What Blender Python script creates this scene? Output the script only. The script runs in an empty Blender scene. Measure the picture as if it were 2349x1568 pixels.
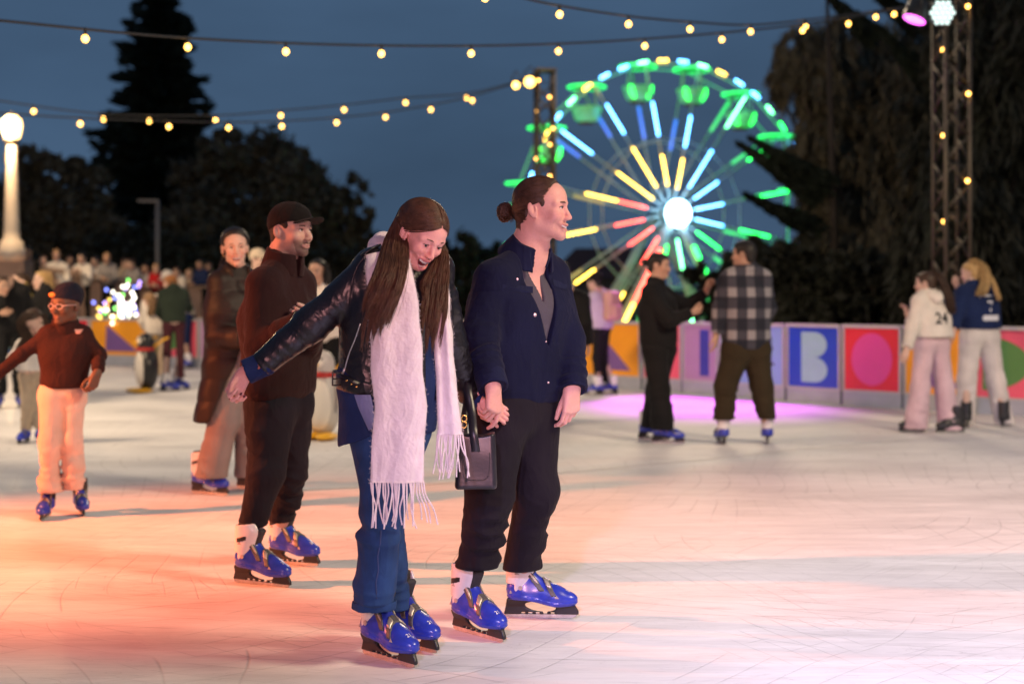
import bpy, math, random
import numpy as np
from mathutils import Vector, Matrix
random.seed(7); RNG = np.random.default_rng(7)
SC = bpy.context.scene
COL = SC.collection
CAMH, FPX, CX, HY = 1.41, 3261.0, 1174.0, 660.0   # camera height, focal length and horizon in sketch units
f32 = np.float32

def W(vx, vy, d):
    """point at depth d metres seen in direction (vx, vy) of the survey sketch"""
    return np.array([(vx - CX) / FPX * d, d, CAMH + (HY - vy) / FPX * d])
def GD(vy):
    return CAMH * FPX / (vy - HY)

# ------------------------------------------------------------------ materials
MATS = {}
def lin(r, g, b):
    f = lambda c: ((c / 255) / 12.92 if c / 255 <= 0.04045 else ((c / 255 + 0.055) / 1.055) ** 2.4)
    return (f(r), f(g), f(b), 1)
def mat(name, col=(0.5, 0.5, 0.5, 1), rough=0.6, metal=0.0, bump=None, var=None, sheen=0.0, coat=0.0, attr=None, spec=0.5, sub=0.0, crease=None):
    """procedural principled material. bump=(scale, strength, dist) var=(scale, amount) wave=(scale, strength, dir)"""
    if name in MATS: return MATS[name]
    m = bpy.data.materials.new(name); m.use_nodes = True
    nt = m.node_tree; n = nt.nodes; L = nt.links
    b = n['Principled BSDF']
    if len(col) == 3: col = (*col, 1)
    b.inputs['Base Color'].default_value = col
    b.inputs['Roughness'].default_value = rough
    b.inputs['Metallic'].default_value = metal
    b.inputs['Specular IOR Level'].default_value = spec
    if sheen:
        b.inputs['Sheen Weight'].default_value = sheen; b.inputs['Sheen Roughness'].default_value = 0.5
    if coat:
        b.inputs['Coat Weight'].default_value = coat; b.inputs['Coat Roughness'].default_value = 0.15
    if sub:
        b.inputs['Subsurface Weight'].default_value = sub
        b.inputs['Subsurface Radius'].default_value = (0.012, 0.005, 0.003)
        b.inputs['Subsurface Scale'].default_value = 0.6
    tc = n.new('ShaderNodeTexCoord')
    src = None
    if attr:
        a = n.new('ShaderNodeVertexColor'); a.layer_name = attr; src = a.outputs['Color']
    if var:
        nz = n.new('ShaderNodeTexNoise'); nz.inputs['Scale'].default_value = var[0]; nz.inputs['Detail'].default_value = 6
        L.new(tc.outputs['Object'], nz.inputs['Vector'])
        mr = n.new('ShaderNodeMapRange'); mr.inputs['From Min'].default_value = 0.3; mr.inputs['From Max'].default_value = 0.7
        mr.inputs['To Min'].default_value = 1 - var[1]; mr.inputs['To Max'].default_value = 1 + var[1]
        L.new(nz.outputs['Fac'], mr.inputs['Value'])
        mx = n.new('ShaderNodeMix'); mx.data_type = 'RGBA'; mx.blend_type = 'MULTIPLY'; mx.inputs['Factor'].default_value = 1
        mx.inputs['A'].default_value = col
        if src: L.new(src, mx.inputs['A'])
        L.new(mr.outputs['Result'], mx.inputs['B'])
        src = mx.outputs['Result']
    if src: L.new(src, b.inputs['Base Color'])
    if bump:
        nz = n.new('ShaderNodeTexNoise'); nz.inputs['Scale'].default_value = bump[0]; nz.inputs['Detail'].default_value = 5
        L.new(tc.outputs['Object'], nz.inputs['Vector'])
        bp = n.new('ShaderNodeBump'); bp.inputs['Strength'].default_value = bump[1]; bp.inputs['Distance'].default_value = bump[2]
        L.new(nz.outputs['Fac'], bp.inputs['Height']); L.new(bp.outputs['Normal'], b.inputs['Normal'])
        if crease:      # creased cloth: ridged noise at two scales, (scale, strength, dist, stretch along z)
            prev = None
            for k, sc_ in enumerate((1.0, 2.3)):
                mp = n.new('ShaderNodeMapping'); mp.inputs['Scale'].default_value = (1, 1, crease[3]); mp.inputs['Rotation'].default_value = (0.5 * k + .2, 0.6 - 1.1 * k, 0.4); L.new(tc.outputs['Object'], mp.inputs['Vector'])
                z = n.new('ShaderNodeTexNoise'); z.inputs['Scale'].default_value = crease[0] * sc_; z.inputs['Detail'].default_value = 2; z.inputs['Distortion'].default_value = 0.8; L.new(mp.outputs['Vector'], z.inputs['Vector'])
                a1 = n.new('ShaderNodeMath'); a1.operation = 'SUBTRACT'; a1.inputs[1].default_value = .5; L.new(z.outputs['Fac'], a1.inputs[0])
                a2 = n.new('ShaderNodeMath'); a2.operation = 'ABSOLUTE'; L.new(a1.outputs[0], a2.inputs[0])
                a3 = n.new('ShaderNodeMath'); a3.operation = 'MULTIPLY'; a3.inputs[1].default_value = -2.0 / sc_; L.new(a2.outputs[0], a3.inputs[0])
                if prev: a4 = n.new('ShaderNodeMath'); L.new(prev, a4.inputs[0]); L.new(a3.outputs[0], a4.inputs[1]); prev = a4.outputs[0]
                else: prev = a3.outputs[0]
            b2 = n.new('ShaderNodeBump'); b2.inputs['Strength'].default_value = crease[1]; b2.inputs['Distance'].default_value = crease[2]
            L.new(prev, b2.inputs['Height']); L.new(b2.outputs['Normal'], bp.inputs['Normal'])
    MATS[name] = m
    return m
def emat(name, col, strength):
    if name in MATS: return MATS[name]
    m = bpy.data.materials.new(name); m.use_nodes = True
    b = m.node_tree.nodes['Principled BSDF']
    if len(col) == 3: col = (*col, 1)
    b.inputs['Base Color'].default_value = (0.6, 0.6, 0.6, 1)
    b.inputs['Emission Color'].default_value = col; b.inputs['Emission Strength'].default_value = strength
    MATS[name] = m
    return m

# ------------------------------------------------------------------ objects
def mesh_from(name, V, F, mats, smooth=True, midx=None, cols=None):
    me = bpy.data.meshes.new(name)
    V = np.asarray(V, dtype=f32).reshape(-1, 3)
    if isinstance(F, np.ndarray):
        k = F.shape[1]; nf = len(F)
        me.vertices.add(len(V)); me.vertices.foreach_set('co', V.ravel())
        me.loops.add(nf * k); me.loops.foreach_set('vertex_index', F.astype(np.int32).ravel())
        me.polygons.add(nf); me.polygons.foreach_set('loop_start', np.arange(nf, dtype=np.int32) * k)
        me.polygons.foreach_set('loop_total', np.full(nf, k, dtype=np.int32))
        me.update(calc_edges=True); me.validate()
    else:
        me.from_pydata([tuple(map(float, v)) for v in V], [], F)
    if not isinstance(mats, (list, tuple)): mats = [mats]
    for m in mats: me.materials.append(m)
    if midx is not None: me.polygons.foreach_set('material_index', np.asarray(midx, dtype=np.int32))
    if smooth: me.polygons.foreach_set('use_smooth', np.ones(len(me.polygons), dtype=bool))
    if cols is not None:
        ca = me.color_attributes.new('Col', 'FLOAT_COLOR', 'POINT')
        c4 = np.ones((len(V), 4), dtype=f32); c4[:, :3] = cols
        ca.data.foreach_set('color', c4.ravel())
    me.update()
    return me
class T:
    """a top-level thing: root object at origin o; parts are added in world coordinates"""
    def __init__(s, name, label, cat, o, group=None, kind=None, mesh=None):
        s.o = np.array(o, dtype=float)
        if mesh is None: ob = bpy.data.objects.new(name, None); ob.empty_display_size = 0.1
        else:
            V, F, mats, kw = mesh
            ob = bpy.data.objects.new(name, mesh_from(name, np.asarray(V) - s.o, F, mats, **kw))
        ob.location = s.o; COL.objects.link(ob)
        if label: ob['label'] = label
        if cat: ob['category'] = cat
        if group: ob['group'] = group
        if kind: ob['kind'] = kind
        s.r = ob
    def add(s, name, V, F, mats, parent=None, label=None, **kw):
        ob = bpy.data.objects.new(name, mesh_from(name, np.asarray(V, dtype=float).reshape(-1, 3) - s.o, F, mats, **kw))
        COL.objects.link(ob); ob.parent = parent or s.r
        if label: ob['label'] = label
        return ob
    def addmb(s, name, mb, mats, parent=None, label=None, **kw):
        return s.add(name, mb.V, mb.F, mats, parent, label, midx=mb.M, **kw)
def setting(name, V, F, mats, kind='structure', **kw):
    ob = bpy.data.objects.new(name, mesh_from(name, V, F, mats, **kw)); COL.objects.link(ob); ob['kind'] = kind
    return ob
def copy_tree(o, parent=None):
    c = o.copy(); COL.objects.link(c)
    if parent: c.parent = parent
    for ch in list(o.children): copy_tree(ch, c)
    return c
def nrm(v):
    v = np.asarray(v, dtype=float); return v / (np.linalg.norm(v) + 1e-12)
def frame(d):
    d = nrm(d); u = np.array([0, 0, 1.]) if abs(d[2]) < 0.9 else np.array([1., 0, 0])
    a = nrm(np.cross(d, u)); b = np.cross(a, d)
    return a, b
class MB:
    def __init__(s): s.V, s.F, s.M, s.m = [], [], [], 0
    def _f(s, fs):
        s.F += fs; s.M += [s.m] * len(fs)
    def box(s, c, h, R=None):
        c = np.array(c, float); n = len(s.V)
        for dz in (-1, 1):
            for dy in (-1, 1):
                for dx in (-1, 1):
                    p = np.array([dx * h[0], dy * h[1], dz * h[2]])
                    if R is not None: p = R @ p
                    s.V.append(c + p)
        s._f([[n + i for i in q] for q in ((0, 2, 3, 1), (4, 5, 7, 6), (0, 1, 5, 4), (2, 6, 7, 3), (0, 4, 6, 2), (1, 3, 7, 5))])
    def cyl(s, a, b, r1, r2=None, n=10, caps=True):
        s.tube([a, b], [r1, r1 if r2 is None else r2], n, caps)
    def tube(s, pts, rad, n=6, caps=True, flat=None):
        pts = [np.array(p, float) for p in pts]
        if not hasattr(rad, '__len__'): rad = [rad] * len(pts)
        base = len(s.V); A, B = frame(pts[1] - pts[0])
        for i, p in enumerate(pts):
            d = nrm(pts[min(i + 1, len(pts) - 1)] - pts[max(i - 1, 0)])
            A = nrm(A - d * np.dot(A, d)); B = np.cross(d, A)
            for k in range(n):
                t = 2 * math.pi * k / n
                s.V.append(p + rad[i] * (A * math.cos(t) + (flat or 1) * B * math.sin(t)))
        fs = []
        for i in range(len(pts) - 1):
            for k in range(n):
                q = base + i * n
                fs.append([q + k, q + (k + 1) % n, q + n + (k + 1) % n, q + n + k])
        if caps:
            fs.append([base + k for k in range(n)][::-1]); fs.append([base + (len(pts) - 1) * n + k for k in range(n)])
        s._f(fs)
    def sph(s, c, r, nu=12, nv=8, R=None):
        if not hasattr(r, '__len__'): r = (r, r, r)
        base = len(s.V); c = np.array(c, float)
        for j in range(nv + 1):
            ph = math.pi * j / nv
            for i in range(nu):
                th = 2 * math.pi * i / nu
                p = np.array([r[0] * math.sin(ph) * math.cos(th), r[1] * math.sin(ph) * math.sin(th), -r[2] * math.cos(ph)])
                s.V.append(c + (R @ p if R is not None else p))
        s._f([[base + j * nu + i, base + j * nu + (i + 1) % nu, base + (j + 1) * nu + (i + 1) % nu, base + (j + 1) * nu + i] for j in range(nv) for i in range(nu)])
    def lathe(s, c, prof, n=16):
        base = len(s.V); c = np.array(c, float)
        for r, z in prof:
            for k in range(n):
                t = 2 * math.pi * k / n; s.V.append(c + np.array([r * math.cos(t), r * math.sin(t), z]))
        fs = [[base + i * n + k, base + i * n + (k + 1) % n, base + (i + 1) * n + (k + 1) % n, base + (i + 1) * n + k] for i in range(len(prof) - 1) for k in range(n)]
        fs.append([base + k for k in range(n)][::-1]); fs.append([base + (len(prof) - 1) * n + k for k in range(n)])
        s._f(fs)
    def poly(s, pts):
        n = len(s.V); s.V += [np.array(p, float) for p in pts]; s._f([list(range(n, n + len(pts)))])
    def prism(s, pts, off):
        """polygon pts (3D, planar) extruded by off"""
        n = len(s.V); k = len(pts); off = np.array(off, float)
        s.V += [np.array(p, float) for p in pts] + [np.array(p, float) + off for p in pts]
        s._f([list(range(n, n + k))[::-1], list(range(n + k, n + 2 * k))] + [[n + i, n + (i + 1) % k, n + k + (i + 1) % k, n + k + i] for i in range(k)])
    def grid(s, G):
        """G: (a,b,3) array of points"""
        a, b = G.shape[:2]; n = len(s.V); s.V += list(G.reshape(-1, 3))
        s._f([[n + i * b + j, n + i * b + j + 1, n + (i + 1) * b + j + 1, n + (i + 1) * b + j] for i in range(a - 1) for j in range(b - 1)])

# ------------------------------------------------------------------ implicit surfaces
def smin(a, b, k):
    if k <= 0: return np.minimum(a, b)
    h = np.maximum(k - np.abs(a - b), 0) / k
    return np.minimum(a, b) - h * h * k * 0.25
def smax(a, b, k): return -smin(-a, -b, k)
def cone(P, a, b, ra, rb=None):
    rb = ra if rb is None else rb
    a = np.asarray(a, f32); b = np.asarray(b, f32); ab = b - a
    pa = P - a; t = np.clip(pa @ ab / max(float(ab @ ab), 1e-9), 0, 1)
    d = pa - t[:, None] * ab
    return np.sqrt(np.einsum('ij,ij->i', d, d)) - (ra + (rb - ra) * t)
def ell(P, c, r, R=None):
    q = P - np.asarray(c, f32)
    if R is not None: q = q @ np.asarray(R, f32)
    r = np.asarray(r, f32); k0 = np.sqrt(((q / r) ** 2).sum(1)); k1 = np.sqrt(((q / (r * r)) ** 2).sum(1))
    return k0 * (k0 - 1) / np.maximum(k1, 1e-6)
def sphd(P, c, r):
    q = P - np.asarray(c, f32); return np.sqrt(np.einsum('ij,ij->i', q, q)) - r
def rbox(P, c, h, r=0.0, R=None):
    q = P - np.asarray(c, f32)
    if R is not None: q = q @ np.asarray(R, f32)
    q = np.abs(q) - (np.asarray(h, f32) - r)
    return np.sqrt((np.maximum(q, 0) ** 2).sum(1)) + np.minimum(q.max(1), 0) - r
def plane(P, c, n): return (P - np.asarray(c, f32)) @ np.asarray(nrm(n), f32)
def chain(P, pts, rad, k=0.03):
    d = None
    for i in range(len(pts) - 1):
        e = cone(P, pts[i], pts[i + 1], rad[i], rad[i + 1])
        d = e if d is None else smin(d, e, k)
    return d
_TAB = RNG.random((32, 32, 32)).astype(f32)
def noise(P, sc, seed=0):
    q = P * np.asarray(sc, f32) + np.asarray([seed * 7.13, seed * 3.7, seed * 5.9], f32)
    i = np.floor(q).astype(np.int32); t = q - i; t = t * t * (3 - 2 * t)
    i0 = i & 31; i1 = (i + 1) & 31
    x0, y0, z0 = i0.T; x1, y1, z1 = i1.T; tx, ty, tz = t.T
    a = _TAB[x0, y0, z0] * (1 - tx) + _TAB[x1, y0, z0] * tx
    b = _TAB[x0, y1, z0] * (1 - tx) + _TAB[x1, y1, z0] * tx
    c = _TAB[x0, y0, z1] * (1 - tx) + _TAB[x1, y0, z1] * tx
    d = _TAB[x0, y1, z1] * (1 - tx) + _TAB[x1, y1, z1] * tx
    return ((a * (1 - ty) + b * ty) * (1 - tz) + (c * (1 - ty) + d * ty) * tz) * 2 - 1
def ridge(P, sc, seed=0): return 1 - 2 * np.abs(noise(P, sc, seed))
def limb_t(P, a, b):
    a = np.asarray(a, f32); ab = np.asarray(b, f32) - a
    return (P - a) @ ab / float(ab @ ab)
def near(P, c, r, f, big=0.05):
    """evaluate f only inside a sphere"""
    q = P - np.asarray(c, f32); l = np.sqrt(np.einsum('ij,ij->i', q, q))
    d = l - r + big; m = l < r
    d = np.maximum(d, big).astype(f32)
    if m.any(): d[m] = np.minimum(f(P[m]), big + 0.2)
    return d
def mesh_sdf(f, lo, hi, h, smooth=1):
    lo = np.asarray(lo, float) - 2 * h; hi = np.asarray(hi, float) + 2 * h
    B = 8; H = B * h
    nb = np.ceil((hi - lo) / H).astype(int)
    ci = np.stack(np.meshgrid(*[np.arange(k) for k in nb], indexing='ij'), -1).reshape(-1, 3)
    cc = (lo + (ci + 0.5) * H).astype(f32)
    dc = f(cc)
    act = np.abs(dc) < H * 1.25
    A = np.where(dc < 0, -1, 1).astype(f32)
    A = np.repeat(A, B ** 3).reshape(-1, B, B, B)
    off = (np.stack(np.meshgrid(*[np.arange(B)] * 3, indexing='ij'), -1).reshape(-1, 3) * h).astype(f32)
    pts = ((lo + ci[act] * H).astype(f32)[:, None, :] + off[None]).reshape(-1, 3)
    out = np.empty(len(pts), f32)
    for s in range(0, len(pts), 400000): out[s:s + 400000] = f(pts[s:s + 400000])
    A[act] = out.reshape(-1, B, B, B)
    D = A.reshape(*nb, B, B, B).transpose(0, 3, 1, 4, 2, 5).reshape(nb * B)
    S = D < 0; n = np.array(D.shape)
    def cid(i, j, k): return (i.astype(np.int64) * n[1] + j) * n[2] + k
    cells, pos, quads = [], [], []
    for ax in range(3):
        sl0 = [slice(None)] * 3; sl1 = [slice(None)] * 3; sl0[ax] = slice(0, -1); sl1[ax] = slice(1, None)
        s0 = S[tuple(sl0)]; X = s0 != S[tuple(sl1)]
        I = np.array(np.nonzero(X))
        b, c = (ax + 1) % 3, (ax + 2) % 3
        ok = (I[b] > 0) & (I[c] > 0) & (I[b] < n[b] - 1) & (I[c] < n[c] - 1)
        I = I[:, ok]
        J = I.copy(); J[ax] += 1
        d0 = D[tuple(I)]; d1 = D[tuple(J)]
        t = d0 / (d0 - d1)
        p = I.T.astype(float); p[:, ax] += t
        q = []
        for (ob, oc) in ((0, 0), (-1, 0), (-1, -1), (0, -1)):
            K = I.copy(); K[b] += ob; K[c] += oc
            q.append(cid(*K)); cells.append(q[-1]); pos.append(p)
        q = np.stack(q, 1); flip = ~(d0 < 0)
        q[flip] = q[flip][:, ::-1]
        quads.append(q)
    cells = np.concatenate(cells); pos = np.concatenate(pos); quads = np.concatenate(quads)
    u, inv = np.unique(cells, return_inverse=True)
    cnt = np.bincount(inv)
    V = np.stack([np.bincount(inv, pos[:, a]) / cnt for a in range(3)], 1)
    F = np.searchsorted(u, quads)
    for _ in range(smooth):
        acc = np.zeros_like(V); c2 = np.zeros(len(V))
        for a in range(4):
            for b in ((a + 1) % 4, (a + 3) % 4):
                for x in range(3): acc[:, x] += np.bincount(F[:, a], V[F[:, b], x], len(V))
                c2 += np.bincount(F[:, a], minlength=len(V))
        V = 0.5 * V + 0.5 * acc / c2[:, None]
    return lo + V * h, F
def join(parts):
    Vs, Fs, n = [], [], 0
    for V, F in parts:
        Vs.append(V); Fs.append(F + n); n += len(V)
    return np.concatenate(Vs), np.concatenate(Fs)
def rotm(yaw=0, pitch=0, roll=0):
    """head frame: face looks to -Y at rest; yaw>0 turns the face to +X, pitch>0 looks down, roll>0 tilts the crown to +X"""
    y, p, r = map(math.radians, (yaw, pitch, roll))
    Rz = np.array([[math.cos(y), -math.sin(y), 0], [math.sin(y), math.cos(y), 0], [0, 0, 1]])
    Rx = np.array([[1, 0, 0], [0, math.cos(p), -math.sin(p)], [0, math.sin(p), math.cos(p)]])
    Ry = np.array([[math.cos(r), 0, math.sin(r)], [0, 1, 0], [-math.sin(r), 0, math.cos(r)]])
    return Ry @ Rz @ Rx
# ================================================================== camera, sky, render
cam = bpy.data.cameras.new('camera'); camo = bpy.data.objects.new('camera', cam); COL.objects.link(camo)
camo.location = (0, 0, CAMH); camo.rotation_euler = (math.pi / 2, 0, 0)
cam.sensor_width = 36; cam.lens = 50; cam.shift_y = -(784 - HY) / 2348
cam.clip_start = 0.1; cam.clip_end = 3000
cam.dof.use_dof = True; cam.dof.focus_distance = 5.65; cam.dof.aperture_fstop = 1.75
SC.camera = camo
SC.view_settings.view_transform = 'Standard'; SC.view_settings.look = 'None'
SC.view_settings.exposure = 0.0
SC.render.engine = 'CYCLES'
SC.cycles.use_denoising = True
try: SC.cycles.denoiser = 'OPENIMAGEDENOISE'
except Exception: pass
SC.cycles.max_bounces = 6; SC.cycles.transparent_max_bounces = 8
SC.cycles.sample_clamp_indirect = 4.0
SC.cycles.caustics_reflective = False; SC.cycles.caustics_refractive = False

wd = bpy.data.worlds.new('World'); SC.world = wd; wd.use_nodes = True
nt = wd.node_tree; n = nt.nodes; L = nt.links
bg = n['Background']
sky = n.new('ShaderNodeTexSky'); sky.sky_type = 'NISHITA'; sky.sun_disc = False
sky.sun_elevation = math.radians(1.0); sky.sun_rotation = math.radians(170); sky.ozone_density = 4.0; sky.dust_density = 1.2
tc = n.new('ShaderNodeTexCoord')
# dusk cloud layer: soft noise over the sky colour
mp = n.new('ShaderNodeMapping'); mp.inputs['Scale'].default_value = (1.2, 1.2, 3.5)
L.new(tc.outputs['Generated'], mp.inputs['Vector'])
nz = n.new('ShaderNodeTexNoise'); nz.inputs['Scale'].default_value = 2.2; nz.inputs['Detail'].default_value = 5; nz.inputs['Roughness'].default_value = 0.5
L.new(mp.outputs['Vector'], nz.inputs['Vector'])
cr = n.new('ShaderNodeMapRange'); cr.inputs['From Min'].default_value = 0.3; cr.inputs['From Max'].default_value = 0.75
cr.inputs['To Min'].default_value = 0.76; cr.inputs['To Max'].default_value = 1.28
L.new(nz.outputs['Fac'], cr.inputs['Value'])
cloud = n.new('ShaderNodeMix'); cloud.data_type = 'RGBA'; cloud.inputs['Factor'].default_value = 0.93
cloud.inputs['B'].default_value = (0.62, 1.16, 2.05, 1)
L.new(sky.outputs['Color'], cloud.inputs['A'])
mul = n.new('ShaderNodeMix'); mul.data_type = 'RGBA'; mul.blend_type = 'MULTIPLY'; mul.inputs['Factor'].default_value = 1
L.new(cloud.outputs['Result'], mul.inputs['A']); L.new(cr.outputs['Result'], mul.inputs['B'])
L.new(mul.outputs['Result'], bg.inputs['Color'])
bg.inputs['Strength'].default_value = 0.085

# ================================================================== lamps of the rink and an added face light
def spot(name, loc, tgt, power, col, ang=60, blend=0.6, r=0.12):
    l = bpy.data.lights.new(name, 'SPOT'); l.energy = power; l.color = col; l.spot_size = math.radians(ang); l.spot_blend = blend; l.shadow_soft_size = r
    o = bpy.data.objects.new(name, l); COL.objects.link(o); o.location = loc
    d = Vector(tgt) - Vector(loc); o.rotation_euler = d.to_track_quat('-Z', 'Y').to_euler()
    return o
WARM = (1.0, 0.78, 0.52); RED = (1.0, 0.21, 0.06); VIO = (0.66, 0.57, 1.0); PNK = (1.0, 0.42, 0.42)
spot('flood_lamp_warm', (8, 3, 8), (2.5, 10, 0), 4700, WARM, 125, 1.0, 1.2)
spot('flood_lamp_warm', (-9, 11, 7.5), (-5.5, 20, 0), 5200, (1.0, 0.72, 0.45), 125, 1.0, 1.2)
spot('flood_lamp_warm', (3, 24, 7.5), (0, 14, 0), 1700, WARM, 130, 1.0, 1.5)
spot('stage_lamp_red', (-7.4, 6.6, 3.3), (-2.3, 7.6, 0.0), 6400, RED, 50, 1.0, 0.10)
spot('stage_lamp_amber', (-6.8, 4.2, 2.6), (-1.7, 9.6, 1.35), 1500, (1.0, 0.42, 0.16), 24, 1.0, 0.10)
spot('stage_lamp_violet', (-0.6, -1.0, 3.4), (2.5, 3.9, 0.0), 4300, VIO, 62, 1.0, 0.14)
spot('added_face_key_pink', (0.3, -2.4, 2.4), (0.05, 5.4, 1.35), 1350, PNK, 26, 0.9, 0.15)  # extra key light added to brighten the couple's faces
GLB = W(27, 292, 30.2); gl_ = bpy.data.lights.new('lamp_globe_light', 'POINT'); gl_.energy = 900; gl_.color = (1.0, 0.66, 0.34); gl_.shadow_soft_size = 0.2
go_ = bpy.data.objects.new('lamp_globe_light', gl_); COL.objects.link(go_); go_.location = GLB + np.array([0.0, -0.32, 0.0])

# ================================================================== ground and ice
BAR = [(14, 8.3), (11, 10.8), (8.3, 13.2), (5.62, 15.6), (3.97, 17.1), (1.78, 19.5), (-0.4, 21.4), (-3.4, 23.6), (-6.4, 25.5), (-8.0, 26.2), (-11.5, 27.0), (-15, 27.0)]
def bar_y(x):
    xs = [p[0] for p in BAR][::-1]; ys = [p[1] for p in BAR][::-1]
    return np.interp(x, xs, ys)
def terrain(x, y):
    beyond = y - bar_y(x)
    left = np.clip((-x - 3.0) / 5.0, 0, 1); left = left * left * (3 - 2 * left)
    up = np.clip((beyond - 4.2) / 1.2, 0, 1) * 0.72 * left
    dn = -np.clip((beyond - 0.5) / 14.0, 0, 1) * 1.15 * (1 - left)
    return -0.06 + np.where(beyond > 0.3, up + dn, 0)
m_ground = mat('park_ground', (0.05, 0.045, 0.035), 0.95, var=(1.5, 0.5), bump=(8, 0.5, 0.05))
gx = np.concatenate([np.linspace(-1500, -60, 8)[:-1], np.linspace(-60, 60, 121), np.linspace(60, 1500, 8)[1:]])
gy = np.concatenate([[-40], np.linspace(-10, 80, 121), np.linspace(80, 2400, 9)[1:]])
GX, GY = np.meshgrid(gx, gy, indexing='ij')
G = np.stack([GX, GY, terrain(GX, GY)], -1)
na, nb2 = G.shape[:2]
idx = np.arange(na * nb2).reshape(na, nb2)
setting('ground', G.reshape(-1, 3), np.stack([idx[:-1, :-1], idx[1:, :-1], idx[1:, 1:], idx[:-1, 1:]], -1).reshape(-1, 4), m_ground)

m_ice = bpy.data.materials.new('rink_ice'); m_ice.use_nodes = True
nt = m_ice.node_tree; n = nt.nodes; L = nt.links; b = n['Principled BSDF']
b.inputs['Specular IOR Level'].default_value = 0.25
tc = n.new('ShaderNodeTexCoord')
def noise_node(scale, detail, rough, sx=1, sy=1, rot=0.0, dist=0.0):
    mp = n.new('ShaderNodeMapping'); mp.inputs['Scale'].default_value = (sx, sy, 1); mp.inputs['Rotation'].default_value = (0, 0, rot)
    L.new(tc.outputs['Object'], mp.inputs['Vector'])
    z = n.new('ShaderNodeTexNoise'); z.inputs['Scale'].default_value = scale; z.inputs['Detail'].default_value = detail
    z.inputs['Roughness'].default_value = rough; z.inputs['Distortion'].default_value = dist
    L.new(mp.outputs['Vector'], z.inputs['Vector'])
    return z.outputs['Fac']
def mrange(src, a, b2, c, d):
    m = n.new('ShaderNodeMapRange'); m.inputs['From Min'].default_value = a; m.inputs['From Max'].default_value = b2
    m.inputs['To Min'].default_value = c; m.inputs['To Max'].default_value = d; L.new(src, m.inputs['Value']); return m.outputs['Result']
def mth(op, a, b2=None):
    m = n.new('ShaderNodeMath'); m.operation = op
    for i, v in enumerate((a, b2)):
        if v is None: continue
        if hasattr(v, 'links'): L.new(v, m.inputs[i])
        else: m.inputs[i].default_value = v
    return m.outputs[0]
def scratches(rot, sx, sy, scale, width, dist):
    """thin lines where a stretched, warped noise crosses its middle value"""
    f = noise_node(scale, 2, 0.4, sx, sy, rot, dist)
    a = mth('ABSOLUTE', mth('SUBTRACT', f, 0.5))
    return mrange(a, 0.0, width, 1.0, 0.0)
def cuts(cx, cy, period, width, wob, mscale, thr):
    """skate cuts: broken arcs of large circles round (cx, cy)"""
    mp = n.new('ShaderNodeMapping'); mp.inputs['Location'].default_value = (-cx, -cy, 0); L.new(tc.outputs['Object'], mp.inputs['Vector'])
    ln = n.new('ShaderNodeVectorMath'); ln.operation = 'LENGTH'; L.new(mp.outputs['Vector'], ln.inputs[0])
    r = mth('ADD', mth('ADD', ln.outputs['Value'], mth('MULTIPLY', noise_node(.9, 0, .4, 1, 1, cy), .22)), mth('MULTIPLY', noise_node(0.16 + .012 * abs(cx), 0, 0.4), wob))
    d = mth('ABSOLUTE', mth('SUBTRACT', mth('FRACT', mth('DIVIDE', r, period)), 0.5))
    return mth('MULTIPLY', mrange(d, 0.0, width, 1.0, 0.0), mrange(noise_node(mscale, 3, 0.6, 1, 1, cx), thr, thr + 0.05, 0.0, 1.0))
cutl = [cuts(-5, 12, .171, .034, 2.2, 0.9, .50), cuts(7, -2, .193, .028, 2.6, 0.8, .51), cuts(2.5, 14, .147, .036, 2.0, 1.1, .50), cuts(-3, -3, .211, .026, 3.0, 0.9, .52), cuts(10, 9, .169, .030, 2.4, 1.0, .51), cuts(1.2, 7.6, .123, .034, 1.2, 1.5, .55)]
s1 = mth('MINIMUM', mth('ADD', mth('ADD', cutl[0], cutl[1]), mth('ADD', cutl[2], cutl[3])), 1.0); s2 = mth('ADD', cutl[4], cutl[5])
s3 = scratches(0.9, 0.5, 1.6, 1.3, 0.004, 2.2)
s5 = scratches(0.05, 0.4, 2.6, 4.1, 0.007, 0.9)
s6 = scratches(-0.2, 0.5, 2.2, 5.3, 0.006, 1.3)
mask = mrange(noise_node(0.9, 3, 0.5), 0.35, 0.65, 0.3, 1.0)
scr = mth('MULTIPLY', mth('MINIMUM', mth('ADD', mth('ADD', s1, s2), mth('MULTIPLY', s3, 0.0)), 1.0), mask)
scr = mth('MINIMUM', mth('ADD', scr, mth('MULTIPLY', mth('MULTIPLY', mth('ADD', s5, s6), 0.55), mrange(noise_node(1.7, 3, 0.5), 0.4, 0.65, 0.0, 1.0))), 1.0)
snow = mth('MULTIPLY', mrange(noise_node(2.1, 7, 0.75, 0.45, 2.4, 0.2, 1.0), 0.54, 0.72, 0.0, 1.0), 0.10)
fine = noise_node(3.0, 8, 0.7, 0.5, 3.2, 0.1)
mott = noise_node(0.7, 6, 0.6, 0.6, 1.6)
val = mth('ADD', mrange(fine, 0.25, 0.75, -0.13, 0.13), mrange(mott, 0.3, 0.7, -0.11, 0.11))
val = mth('ADD', mth('SUBTRACT', mth('ADD', val, 0.74), mth('MULTIPLY', scr, 0.30)), snow)
comb = n.new('ShaderNodeCombineColor')
L.new(val, comb.inputs[0]); L.new(mth('MULTIPLY', val, 0.985), comb.inputs[1]); L.new(mth('MULTIPLY', val, 0.975), comb.inputs[2])
L.new(comb.outputs['Color'], b.inputs['Base Color'])
L.new(mrange(mott, 0.3, 0.7, 0.42, 0.7), b.inputs['Roughness'])
bp = n.new('ShaderNodeBump'); bp.inputs['Strength'].default_value = 0.55; bp.inputs['Distance'].default_value = 0.004
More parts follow.
